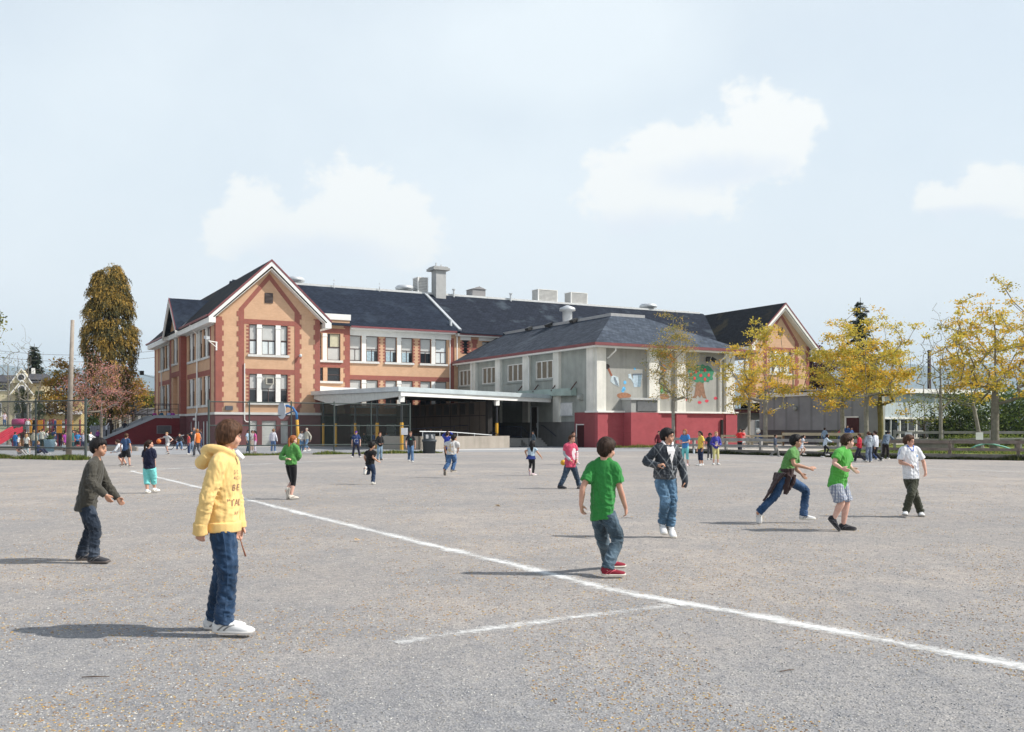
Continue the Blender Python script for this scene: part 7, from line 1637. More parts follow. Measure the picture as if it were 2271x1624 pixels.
# 4 boy in the checked dark jacket
c4 = Crop(2450, 1640, .308)
J = joints(c4, 13.4, dict(head=(512, 198, 0), neck=(508, 318, 0), pel=(475, 720, 0), sR=(385, 365, -.03), sL=(612, 375, .03), eR=(238, 535, -.02), wR=(395, 585, -.2), pR=(468, 560, -.24), eL=(690, 590, .02), wL=(735, 780, -.02), pL=(722, 862, -.02), hR=(415, 765, -.01), hL=(550, 765, .01), kR=(480, 1020, -.1), aR=(448, 1300, .02), tR=(465, 1418, -.08), kL=(575, 1040, -.02), aL=(550, 1345, 0), tL=(585, 1462, -.1)))
def shirt_front(B, R_, J, kx):
    geo = disc([(-.05, -.02), (.0, -.03), (.05, -.02), (.062, -.08), (.01, -.25), (-.055, -.09)]); decal(kx, 'white_shirt', geo, (.78, .76, .76), kx['neck'] + kx['l'] * .0 + V((0, 0, .0)), fwd(18), .012)
    geo = disc([(-.006, 0), (.006, 0), (.012, -.26), (.0, -.26)]); decal(kx, 'zip', geo, (.5, .5, .5), kx['neck'] + kx['l'] * .02 + V((0, 0, -.24)), fwd(18), .006)
    p = J['pel']; m = MB(); m.loft([ering(p + V((0, 0, z)), kx['l'] * .15, kx['f'] * .12, 20, 2.2) for z in (-.035, .03)]); R_('waistband', m, cloth('rib', (.09, .09, .095)), par=kx['top'])
    nk = kx['neck']; m = MB(); limb(m, [nk + kx['f'] * .07 + kx['l'] * .035 - V((0, 0, .03)), nk + kx['l'] * .07 + V((0, 0, .035)), nk - kx['f'] * .06 + V((0, 0, .04)), nk - kx['l'] * .07 + V((0, 0, .035)), nk + kx['f'] * .07 - kx['l'] * .035 - V((0, 0, .03))], [.014, .022, .024, .022, .014], 8); R_('white_collar', m, cloth('collar', (.78, .74, .74)))
person('boy in a dark argyle zip jacket over a white shirt, trotting in blue jeans', J, dict(yaw=16, hyaw=72, s=1.04, hk=1.06, hs='mop', hair=BLACKH, skin=1, top='jacket', tcol=(.035, .042, .052), tkind='argyle', hem=.06, loose=2.3, droopL=True, bot='jeans', bcol=(.09, .17, .26), bag=.9, shoes=(.7, .7, .7), sole=(.6, .6, .58), curl=1.3, extra=[shirt_front], seed=4), fine=2)
# 5 boy lunging with a jacket tied round his waist
c5 = Crop(2900, 1660, .2772)
J = joints(c5, 15.3, dict(head=(758, 236, 0), neck=(732, 352, 0), pel=(600, 715, 0), sR=(688, 405, -.13), sL=(745, 420, .13), eR=(728, 570, -.2), wR=(938, 628, -.22), pR=(1030, 612, -.2), eL=(760, 640, .2), wL=(828, 705, .2), pL=(878, 755, .18), hR=(575, 765, -.075), hL=(635, 765, .075), kL=(890, 945, .1), aL=(862, 1285, .12), tL=(965, 1355, .12), kR=(462, 1010, -.08), aR=(228, 1240, -.08), tR=(225, 1345, -.09)))
def tied(B, R_, J, kx):
    p, s, l, f = J['pel'], kx['s'], kx['l'], kx['f']; m = MB()
    m.loft([ering(p + V((0, 0, z)) + f * o, l * .15 * s, f * (.115) * s, 18, 2.1) for z, o in ((-.03, .0), (.06, .02), (.1, .035))])
    for ln, sp, a in ((.36, -.02, -.16), (.45, -.09, -.34), (.34, .06, -.1)): q0 = p - f * .1 + l * sp; m.loft([ering(q0 + f * (a * t) * .8 - V((0, 0, ln * t * .9)) + l * .03 * sin(t * 6), l * (.13 * (1 - t) + .02), f * (.035 * (1 - .6 * t)), 12) for t in (-.08, .25, .5, .75, 1)])
    for sg in (-.4, .6): limb(m, [p + f * .12 - l * .1 * sg, p + f * .1 - l * .12 * sg - V((0, 0, .12)), p + f * (.02 - .05 * sg) - l * .13 * sg - V((0, 0, .3))], [.04, .036, .02], 8)
    limb(m, [p - l * .13 + f * .02 - V((0, 0, .02)), p - l * .15 - f * .03 - V((0, 0, .16)), p - l * .15 - f * .05 - V((0, 0, .3))], [.045, .045, .03], 8)
    R_('tied_jacket', m, cloth('jacket', (.05, .03, .03)), wr=[(None, 1, .012, (14, 14, 7))])
    m = MB(); 
    for sg in (-1, 1): c = kx['q'](sg * .033, .098, .006); m.tube([c + (kx['hl'] * cos(t) * .021 + kx['hu'] * sin(t) * .017) * kx['hk'] for t in [2 * pi * k / 12 for k in range(13)]], .002, 5); m.tube([kx['q'](sg * .055, .095, .008), kx['q'](sg * .075, .0, .008)], .002, 5)
    B('glasses', m, paint('glasses', (.12, .1, .1), .3), kx['root'], False)
person('boy lunging right in a green t shirt with a brown jacket tied at the waist', J, dict(yaw=92, hyaw=88, s=1.0, hk=1.03, hs='short', hair=BLACKH, skin=1, top='tee', tcol=(.11, .26, .075), hem=.05, loose=1.3, bot='jeans', bcol=(.03, .07, .15), bag=1.0, shoes=(.66, .66, .66), sole=(.6, .58, .55), curl=.15, slv=.45, extra=[tied], seed=5), fine=2)
# 6 boy in the bright green tee and checked shorts
J = joints(c5, 14.25, dict(head=(1488, 198, 0), neck=(1438, 312, 0), pel=(1342, 770, 0), sR=(1352, 372, -.13), sL=(1478, 378, .13), eR=(1290, 515, -.2), wR=(1400, 590, -.24), pR=(1462, 612, -.24), eL=(1512, 560, .2), wL=(1545, 592, .1), pL=(1612, 640, .06), hR=(1310, 825, -.08), hL=(1395, 820, .08), kR=(1392, 1065, -.1), aR=(1290, 1300, -.08), tR=(1350, 1415, -.1), kL=(1462, 1065, .08), aL=(1422, 1385, .08), tL=(1525, 1452, .06)))
person('stocky boy in a bright green t shirt and pale checked shorts, hands spread', J, dict(yaw=78, hyaw=92, s=1.0, hk=1.05, girth=1.14, hs='short', hair=(.045, .025, .015), skin=3, top='tee', tcol=(.085, .35, .06), hem=.2, loose=1.8, bot='shorts', bkind='plaid', bcol=(.5, .52, .55), bag=1.6, shoes=(.03, .03, .035), sole=(.06, .06, .06), curl=.12, spread=.07, slv=.5, seed=6), fine=2)
# 7 boy in the white football shirt
c7 = Crop(3450, 1660, .2463)
J = joints(c7, 16.5, dict(head=(412, 222, 0), neck=(412, 328, 0), pel=(440, 770, 0), sR=(312, 374, -.02), sL=(522, 376, .03), eR=(268, 570, -.02), wR=(395, 605, -.2), pR=(462, 622, -.22), eL=(638, 560, .04), wL=(672, 715, -.04), pL=(668, 800, -.07), hR=(390, 830, -.03), hL=(492, 830, .02), kL=(440, 1080, -.14), aL=(358, 1335, -.05), tL=(352, 1430, -.12), kR=(500, 1085, .05), aR=(592, 1350, .14), tR=(608, 1428, .05)))
def blue_trim(B, R_, J, kx):
    for a in (1, -1): decal(kx, 'collar_band', disc([(0, -.075), (.016 * a, -.08), (.072 * a, .015), (.05 * a, .025)][::a]), (.05, .13, .5), kx['neck'] + V((0, 0, .01)), fwd(15), .006)
    decal(kx, 'side_stripe', disc([(0, 0), (.008, 0), (.008, -.34), (0, -.34)]), (.12, .2, .55), kx['neck'] + kx['l'] * .105 - V((0, 0, .14)), fwd(15)); decal(kx, 'crest', disc(circ(0, 0, .016, .022, 10)), (.2, .4, .7), kx['neck'] + kx['l'] * .085 - V((0, 0, .15)), fwd(15))
    for sd, sg in (('L', 1), ('R', -1)):
        for k in (-.016, 0, .016): sh, e = J['s' + sd], J['e' + sd]; n_ = (kx['l'] * sg + V((0, 0, .35))).normalized(); m = MB(); m.tube([sh + n_ * .061 + kx['f'] * k, sh.lerp(e, .3) + n_ * .064 + kx['f'] * k, sh.lerp(e, .62) + n_ * .062 + kx['f'] * k], .004, 5); B('sleeve_stripe', m, cloth('print', (.06, .12, .45)), kx['top'])
person('boy walking in a white and blue football shirt and dark olive trousers', J, dict(yaw=16, hyaw=58, hpitch=8, s=1.02, hk=1.0, hs='short', hair=(.07, .035, .02), skin=0, top='tee', tcol=(.68, .69, .71), hem=.14, loose=1.3, bot='trousers', bcol=(.05, .052, .035), bag=1.1, shoes=(.62, .62, .62), sole=(.3, .28, .25), curl=.9, slv=.62, extra=[blue_trim], seed=7), fine=2)
# 8 running girl in the green sweater
c8 = Crop(1050, 1660, .197)
J = joints(c8, 20.5, dict(head=(490, 268, 0), neck=(452, 375, 0), pel=(440, 740, 0), sL=(345, 432, .06), sR=(548, 432, -.06), eL=(240, 625, .0), wL=(350, 655, -.16), pL=(410, 650, -.2), eR=(608, 590, -.02), wR=(578, 665, .18), pR=(540, 680, .22), hL=(400, 790, .03), hR=(488, 790, -.03), kR=(492, 1110, .06), aR=(440, 1385, 0), tR=(500, 1438, .06), kL=(470, 1110, .2), aL=(352, 1275, -.02), tL=(338, 1390, -.02)))
person('red haired girl jogging away in a green sweater and black cropped leggings', J, dict(yaw=152, hyaw=128, s=1.02, hk=.95, hs='tied', pony=.16, hair=REDH, skin=3, top='long', tcol=(.09, .27, .07), hem=.08, loose=1.0, bot='leggings', bname='leggings', bcol=(.012, .012, .014), blen=.66, shoes=(.6, .55, .48), sole=(.3, .2, .12), shw=.12, seed=8))
# 9 girl with aqua cropped trousers
c9 = Crop(430, 1660, .1848)
J = joints(c9, 22.4, dict(head=(838, 370, 0), neck=(835, 478, 0), pel=(830, 850, 0), sL=(745, 535, .03), sR=(915, 535, -.03), eL=(712, 700, .03), wL=(725, 840, .1), pL=(735, 920, .14), eR=(930, 720, .0), wR=(955, 880, .08), pR=(955, 955, .12), hL=(770, 890, .02), hR=(897, 885, -.02), kL=(775, 1130, .04), aL=(785, 1350, .02), tL=(805, 1420, .08), kR=(922, 1110, .1), aR=(938, 1315, .2), tR=(970, 1382, .26)))
person('girl with a dark ponytail in a navy t shirt and aqua cropped trousers', J, dict(yaw=165, hyaw=118, s=1.0, hk=.98, hs='tied', pony=.2, hair=DKBR, top='tee', tcol=(.012, .014, .035), hem=.13, loose=1.5, bot='capri', bcol=(.2, .62, .6), blen=.74, bag=1.1, shoes=(.7, .7, .7), slv=.58, seed=9))
# 10, 11 runners, 13 girl in blue skirt, 14 boy in pink
ca = Crop(1300, 1600, .2642); cb_ = Crop(1800, 1600, .2642)
J = joints(ca, 26, dict(head=(585, 528, 0), neck=(568, 610, 0), pel=(548, 790, 0), sL=(505, 640, .05), sR=(618, 640, -.05), eL=(470, 705, .04), wL=(490, 770, .2), pL=(505, 800, .25), eR=(592, 705, -.1), wR=(665, 768, .0), pR=(700, 778, .04), hL=(525, 815, .03), hR=(580, 815, -.03), kL=(520, 945, .12), aL=(480, 868, -.12), tL=(468, 930, -.16), kR=(605, 940, .0), aR=(592, 1070, .0), tR=(608, 1098, .12)))
person('curly haired child in black running away left of the white shirted runner', J, dict(yaw=145, hyaw=130, s=.93, hk=1.0, hs='curly', hair=BLACKH, skin=1, top='tee', tcol=(.012, .012, .013), hem=.16, loose=1.3, bot='jeans', bcol=(.025, .045, .09), bag=.6, shoes=(.62, .6, .56), seed=10))
J = joints(ca, 29.4, dict(head=(1795, 415, 0), neck=(1770, 475, 0), pel=(1748, 650, 0), sL=(1685, 505, .05), sR=(1840, 505, -.05), eL=(1655, 560, .0), wL=(1665, 615, .18), pL=(1675, 645, .25), eR=(1855, 560, .1), wR=(1850, 605, .25), pR=(1842, 625, .3), hL=(1715, 670, .03), hR=(1785, 670, -.03), kL=(1712, 790, .02), aL=(1652, 880, -.1), tL=(1645, 960, -.12), kR=(1800, 770, .15), aR=(1768, 890, .05), tR=(1800, 925, .14)))
person('dark haired boy running away in a white t shirt with tan print and jeans', J, dict(yaw=158, hyaw=135, s=1.03, hk=1.05, hs='short', hair=BLACKH, skin=1, top='tee', tcol=(.55, .54, .53), hem=.1, loose=1.8, bot='jeans', bcol=(.06, .13, .27), bag=.9, shoes=(.16, .14, .12), sole=(.5, .45, .38), extra=[D('back_print', circ(0, 0, .11, .13, 14, .08), (.55, .42, .27), (.0, -.2), -22), D('back_print', circ(0, 0, .06, .03, 12, .1), (.5, .24, .12), (.0, -.16), -22)], seed=11), air=True)
J = joints(cb_, 30.8, dict(head=(1055, 487, 0), neck=(1050, 560, 0), pel=(1040, 670, 0), sL=(1005, 580, .02), sR=(1105, 580, -.02), eL=(952, 605, .0), wL=(968, 660, .1), pL=(975, 690, .12), eR=(1145, 635, -.02), wR=(1190, 690, .02), pR=(1205, 718, .04), hL=(1020, 690, 0), hR=(1070, 690, 0), kL=(1030, 795, .1), aL=(1016, 885, -.05), tL=(1013, 940, -.06), kR=(1078, 830, .05), aR=(1066, 935, .02), tR=(1095, 968, .1)))
person('small girl with long black hair and a royal blue skirt over dark leggings', J, dict(yaw=165, hyaw=170, s=.88, hk=1.0, hs='long', hlen=.22, hair=BLACKH, skin=1, top='tee', tcol=(.4, .5, .58), hem=.05, slv=.3, bot='skirt', bcol=(.02, .035, .16), blen=.92, leg=(.02, .02, .022), shoes=(.66, .52, .55), seed=13))
J = joints(cb_, 24.1, dict(head=(1645, 418, 0), neck=(1622, 490, 0), pel=(1618, 790, 0), sR=(1560, 525, -.03), sL=(1680, 525, .03), eR=(1535, 640, -.02), wR=(1615, 735, -.14), pR=(1650, 750, -.16), eL=(1715, 640, .02), wL=(1712, 740, -.04), pL=(1706, 790, -.06), hR=(1588, 810, -.02), hL=(1660, 810, .02), kR=(1535, 970, .02), aR=(1470, 1110, .0), tR=(1525, 1150, -.08), kL=(1705, 960, .1), aL=(1752, 1110, .12), tL=(1745, 1155, .0)))
def greysleeve(B, R_, J, kx):
    m = MB(); sh, e, w = J['sR'], J['eR'], J['wR']; limb(m, [sh.lerp(e, .6), e, w], [.047, .045, .036], 10); R_('grey_sleeve', m, cloth('sleeve', (.4, .43, .46)))
    m = MB(); sh, e, w = J['sL'], J['eL'], J['wL']; limb(m, [sh.lerp(e, .6), e, w.lerp(e, .2)], [.045, .043, .034], 10); R_('striped_sleeve', m, cloth('sleeve', (.62, .25, .3), 'stripe'))
person('smiling boy striding in a pink t shirt over grey long sleeves and dark jeans', J, dict(yaw=28, hyaw=40, s=1.02, hk=1.0, hs='short', hair=BROWNH, top='tee', tcol=(.55, .08, .14), hem=.17, loose=1.6, bot='jeans', bcol=(.04, .065, .1), bag=.9, shoes=(.03, .03, .035), sole=(.05, .05, .05), curl=.9, extra=[greysleeve, D('white_print', circ(0, 0, .075, .15, 12, .12), (.7, .6, .62), (.05, -.26), 28)], seed=14))
def sphere(name, label, cat, p, r, mat, bands=None):
    o = thing(name, label, cat, p - V((0, 0, 0))); MB().ell((0, 0, 0), r, r, r, None, 20, 14).build('ball_surface', mat, o, True); return o
b_ = W((1800 + .2642 * 1515) / 1.7613, (1600 + .2642 * 785) / 1.7613, 24.6); sphere('yellow_ball', 'yellow playground ball held behind the boy in pink', 'ball', b_, .052 * 1.0 + .02, paint('ball_yellow', (.62, .36, .03), .5))
# ---- everyone farther away, from ready poses; feet at photo columns, distance from the ground line
def far(label, u, Y, kind, yaw, H, st, arms=None, z0=0, grp=None, v=None, fine=0):
    far.n += 1; st = dict(st); st.update(yaw=yaw, s=H / 1.45, z0=z0, seed=far.n, g=1); st.setdefault('hyaw', yaw); st['hk'] = .55 + .45 * H / 1.45; st.setdefault('shw', .12); p = V(((u - CX) / FP * Y, Y, 0))
    return person(label, pose(kind, p, yaw, H, arms=arms, z0=z0, seed=far.n), st, grp, fine, air=kind in ('sit',))
far.n = 20
def S(top, tcol, bot, bcol, hs='short', hair=DKBR, shoes=(.5, .5, .5), **k): return dict(top=top, tcol=tcol, bot=bot, bcol=bcol, hs=hs, hair=hair, shoes=shoes, **k)
WHT, BLK_, NVY, GRY = (.66, .66, .66), (.015, .015, .017), (.02, .03, .09), (.22, .23, .25)
far('child in a royal blue sweater with both hands on the head', 991.6, 40, 'walk', 165, 1.40, S('long', (.03, .05, .3), 'trousers', (.02, .018, .02), hair=DKBR), 'head', fine=1)
far('child in dark top and striped trousers walking behind the boy in pink', 1271, 40.5, 'walk', 25, 1.42, S('long', (.05, .04, .04), 'trousers', (.6, .35, .38), bkind='stripe', hs='mop', hair=BLACKH), fine=1)
far('boy in a black printed t shirt and jeans walking towards the field', 910.6, 43.2, 'walk', 8, 1.40, S('tee', (.02, .022, .026), 'jeans', (.08, .15, .27), hair=BROWNH, extra=[D('green_print', circ(0, 0, .05, .018, 10), (.1, .4, .3), (0, -.13), 8)]), fine=1)
far('boy in a navy hockey t shirt and purple cap before the fence', 789.9, 50.2, 'wide', 5, 1.40, S('tee', (.025, .045, .14), 'trousers', (.018, .02, .04), cap=(.13, .04, .3), skin=3, slv=.6, loose=1.8, extra=[T('letter', 'C', .3, (.7, .7, .72), (0, -.4), 5), D('lettering_bar', [(-.1, -.02), (.1, -.02), (.1, .02), (-.1, .02)], (.7, .7, .72), (0, -.1), 5)]), fine=1)
far('boy in a black sweater and pale jeans facing left by the fence', 841.6, 45.7, 'stand', 35, 1.34, S('long', BLK_, 'jeans', (.2, .29, .38), hair=BROWNH, shoes=(.1, .06, .04)), 'front', fine=1)
far('red haired girl in a blue t shirt and turquoise leggings with arms folded', 1520, 38.8, 'stand', -40, 1.50, S('tee', (.06, .22, .5), 'leggings', (.18, .55, .56), hs='long', hair=REDH, skin=3, blen=.74, shoes=(.66, .5, .52)), 'fold', fine=1)
far('girl in a yellow top and dark cropped jeans with black ponytail', 1554.4, 38.8, 'stand', -75, 1.42, S('tee', (.72, .52, .09), 'capri', (.02, .03, .07), hs='tied', hair=BLACKH, skin=1, loose=2, shoes=WHT), fine=1)
far('dark haired girl in black standing behind the girl in purple', 1574, 46, 'stand', 10, 1.3, S('tee', (.02, .03, .04), 'leggings', (.05, .05, .06), hs='bob', hair=BLACKH, skin=2), fine=1)
far('blond girl in an open purple jacket and pale yellow trousers', 1587.6, 39.8, 'stand', 8, 1.39, S('jacket', (.06, .06, .33), 'leggings', (.6, .56, .25), hs='tied', hair=BLOND, skin=3, shoes=WHT, blen=.72, extra=[D('cream_shirt', [(-.05, 0), (.05, 0), (.055, -.33), (-.055, -.33)], (.55, .48, .36), (0, -.03), 8)]), 'front', fine=1)
far('boy in a red t shirt and black trousers reaching right by the fence', 1640.7, 56.3, 'walk', 160, 1.50, S('tee', (.55, .03, .03), 'trousers', (.012, .014, .025), hair=BROWNH, loose=1.9), 'right')
far('small child just behind the boy in the red t shirt', 1648, 61, 'stand', 20, 1.25, S('tee', (.55, .2, .2), 'shorts', (.5, .5, .5)), z0=.2)
far('small boy in a slate grey sweater and grey trousers by the fence', 1719, 51, 'walk', 55, 1.2, S('long', (.06, .075, .11), 'trousers', (.2, .2, .19), hair=DKBR), fine=1)
far('girl in a white skirt running behind the boy with the tied jacket', 1777, 51, 'run', 90, 1.2, S('tee', (.6, .62, .66), 'skirt', (.6, .64, .72), hs='tied', hair=DKBR, leg=(.56, .36, .28)))
far('girl in a white and blue jacket and black leggings running right', 1828.8, 49.8, 'run', 88, 1.26, S('jacket', (.5, .58, .66), 'leggings', BLK_, hs='long', hair=DKBR, shoes=WHT), 'reach', fine=1)
far('boy in a red and blue hockey jersey walking by the fence', 1906.8, 42.9, 'walk', -120, 1.31, S('long', (.5, .03, .05), 'trousers', (.03, .03, .045), hair=BROWNH, loose=2.2, extra=[T('lettering', '11', .22, (.75, .75, .78), (0, -.32), 60), D('stripe', [(-.16, -.03), (.16, -.03), (.16, .02), (-.16, .02)], (.6, .6, .65), (0, -.42), 60), D('stripe', [(-.16, -.03), (.16, -.03), (.16, .01), (-.16, .01)], (.05, .07, .25), (0, -.36), 60)]), 'front', fine=1)
far('boy in a pale grey hooded sweatshirt and jeans seen from behind', 1927, 42.9, 'stand', 190, 1.38, S('hoodie', (.34, .39, .44), 'jeans', (.16, .2, .28), hair=BROWNH, loose=2), 'front', fine=1)
far('boy in a white jacket with blue stripe beside the grey hooded boy', 1942, 43.4, 'walk', -140, 1.42, S('jacket', (.58, .6, .65), 'trousers', (.025, .025, .028), hair=DKBR, loose=2, extra=[D('stripe', [(-.012, 0), (.012, 0), (.012, -.4), (-.012, -.4)], (.12, .16, .5), (-.05, -.08), 60)]), fine=1)
far('dark legged child half hidden between the hooded boy and white jacket', 1934, 45, 'walk', -150, 1.3, S('long', (.1, .12, .3), 'trousers', (.03, .05, .13), hair=DKBR))
far('boy in a blue grey hooded jacket leaning on the wooden fence', 1966, 47.4, 'lean', 140, 1.5, S('hoodie', (.13, .17, .22), 'trousers', (.02, .014, .014), hair=BLACKH, loose=2.2, skin=1), fine=1)
far('child in a light blue hooded top behind the garden fence', 1829, 66, 'stand', 150, 1.3, S('hoodie', (.22, .3, .42), 'jeans', DEN, hair=DKBR), z0=.25)
far('dark haired woman in blue sitting by the maroon annex door', 1878, 73, 'seat', 0, 1.6, S('jacket', (.05, .12, .36), 'jeans', DEN, hs='long', hair=BLACKH), z0=.55)
far('child in blue beside the seated woman near the annex door', 1887, 73, 'seat', 10, 1.35, S('jacket', (.06, .15, .45), 'jeans', DEN, hair=BLACKH), z0=.55)
far('child in red and white sitting left of the seated woman', 1864, 73, 'seat', -20, 1.3, S('tee', (.6, .1, .12), 'jeans', DEN, hair=DKBR), z0=.5)
far('child in a blue coat stooping with a white ball near the entrance', 1686, 72, 'crouch', -60, 1.35, S('jacket', (.03, .1, .32), 'trousers', NVY, hair=BLACKH), z0=.2)
sphere('white_ball', 'white ball beside the stooping child in the blue coat', 'ball', W((2900 + .2642 * 233) / 1.7613, (1550 + .2642 * 508) / 1.7613, 71.2), .17, paint('ball_white', (.7, .7, .68), .5))
far('child in maroon standing behind the boy in the argyle jacket', 1461, 57, 'stand', 10, 1.36, S('long', (.13, .02, .03), 'trousers', (.03, .02, .02), hair=BLACKH))
# left court
far('boy in a slate blue t shirt and black shorts bending at the left court', 279, 37.6, 'wide', 175, 1.32, S('tee', (.035, .07, .15), 'shorts', (.015, .015, .018), hair=BROWNH, bag=2, shoes=(.12, .1, .1)), fine=1)
far('child in white crouching behind the boy in the slate blue t shirt', 273, 39, 'crouch', -95, 1.35, S('long', (.6, .62, .66), 'shorts', (.02, .018, .025), shoes=(.1, .09, .09)), fine=1)
far('blond boy in pale grey kit bouncing a basketball', 372.7, 55.2, 'run', -15, 1.34, S('tee', (.42, .43, .44), 'shorts', (.42, .42, .42), hair=BLOND, skin=3, shoes=(.05, .05, .06)), 'right')
bb2 = sphere('basketball', 'orange basketball beside the blond boy in grey kit', 'ball', W(352, 979, 55), .135, paint('ball_orange', (.5, .13, .03), .6))
far('boy in a coral red t shirt and jeans near the staircase', 419, 56, 'stand', -60, 1.24, S('tee', (.5, .07, .07), 'jeans', (.03, .05, .12), hair=BLACKH, skin=2))
far('child in a black hooded top standing behind the boy in coral', 424.5, 60, 'stand', 20, 1.35, S('hoodie', (.02, .022, .026), 'jeans', (.2, .27, .36), hair=BLACKH))
far('tall brown haired boy in dark jacket by the white barred windows', 429.5, 66, 'stand', 40, 1.62, S('jacket', (.04, .045, .06), 'jeans', (.05, .08, .15), hair=BROWNH))
far('woman in an orange and red vest over black walking left', 438, 51.6, 'walk', -130, 1.5, S('jacket', (.6, .16, .03), 'trousers', (.09, .09, .1), hs='bob', hair=(.3, .13, .05), slv=0, tight=False, extra=[D('red_panel', [(-.09, -.3), (.09, -.3), (.09, -.12), (-.09, -.12)], (.5, .03, .04), (0, 0), 50)]))
far('teenager in navy standing right of the woman in the orange vest', 446.5, 66, 'stand', -80, 1.46, S('long', (.03, .03, .045), 'jeans', (.03, .05, .11), hair=BROWNH), 'front')
far('child in black and white bending over the parked bicycle', 398, 66.5, 'crouch', 20, 1.5, S('long', (.05, .05, .055), 'jeans', (.12, .2, .34), hair=BLACKH, shoes=(.4, .2, .15)))
far('child in a light blue shirt behind the yellow hooded boy', 549.7, 60.5, 'stand', 80, 1.42, S('tee', (.4, .55, .68), 'jeans', (.02, .05, .09), hair=BLACKH, skin=1))
far('child in grey shorts behind the girl in pink', 558.5, 62, 'stand', 60, 1.4, S('tee', (.35, .33, .33), 'shorts', (.3, .26, .22), hair=BLACKH, skin=1))
far('girl in a pink top and white trousers with black braid', 566, 59.6, 'stand', -70, 1.40, S('tee', (.55, .07, .26), 'leggings', (.62, .56, .64), hs='tied', pony=.3, hair=BLACKH, skin=2, shoes=(.12, .06, .05)), 'front')
far('curly blond child in a white sweatshirt and jeans behind the fence', 606, 60.6, 'stand', 175, 1.48, S('long', (.68, .68, .74), 'jeans', (.08, .15, .3), hs='curly', hair=(.25, .13, .06), loose=1.9))
far('girl in white jumper and jeans beside the hoop pole', 669, 62.5, 'stand', 30, 1.39, S('long', (.62, .62, .62), 'jeans', (.09, .2, .36), hair=BLACKH, skin=2), 'front')
far('woman in a long cream cardigan walking past the hoop pole', 681, 62.5, 'walk', -40, 1.56, S('coat', (.55, .52, .43), 'capri', (.13, .22, .36), hem=.5, loose=1.6, hs='crop', hair=(.5, .46, .36), skin=3, shoes=WHT))
# shade under the shelter
for u, lb_, c in ((942, 'leftmost of the three children in the shade behind the ramp wall', (.1, .1, .11)), (956, 'middle one of the three children in the shade behind the ramp wall', (.04, .04, .045)), (978, 'rightmost of the three children in the shade behind the ramp wall', (.03, .03, .03))):
    far(lb_, u, 75.5, 'stand', 0, 1.5, S('long', c, 'trousers', (.03, .03, .03), hair=BLACKH, skin=2))
for u, lb_, c in ((808, 'child in black sitting at the left end of the shaded picnic table', (.02, .02, .025)), (830.5, 'child in blue sitting at the middle of the shaded picnic table', (.04, .08, .2)), (858, 'child in pale blue sitting right at the shaded picnic table', (.3, .36, .4))):
    far(lb_, u, 77.5, 'seat', 0, 1.5, S('long', c, 'trousers', (.02, .02, .02), hair=BLACKH, skin=2), z0=.05)
far('dark haired child in slate standing by the landing steps', 1183, 69, 'stand', -60, 1.3, S('long', (.05, .07, .09), 'trousers', (.03, .03, .035), hs='tied', hair=BLACKH, skin=1))
# on the staircase and landing
far('child in a white sweater holding the staircase railing', 236, 88, 'stand', 120, 1.25, S('long', (.6, .62, .66), 'trousers', (.02, .02, .022), hair=DKBR), 'up', z0=.7)
far('dark clothed person sitting on the staircase behind the railing', 276, 91.5, 'seat', 60, 1.5, S('jacket', (.02, .025, .04), 'trousers', (.02, .02, .03), hair=DKBR), z0=1.1)
for u, lb_, c, hr in ((343, 'child in pink sitting leftmost at the staircase landing', (.4, .06, .25), BLACKH), (358, 'child in teal blue sitting at the staircase landing', (.04, .12, .2), BLACKH), (374, 'child in pale blue sitting at the staircase landing', (.32, .4, .6), BROWNH), (383, 'child in purple sitting rightmost at the staircase landing', (.3, .06, .3), BLACKH)):
    far(lb_, u, 91.2, 'sit', 0, 1.3, S('long', c, 'trousers', (.03, .03, .04), hair=hr), z0=2.42)
far('child in purple at the foot of the staircase left of the railing', 217, 86, 'stand', 20, 1.2, S('long', (.2, .05, .22), 'trousers', (.03, .03, .04), hair=BLACKH), z0=.2)
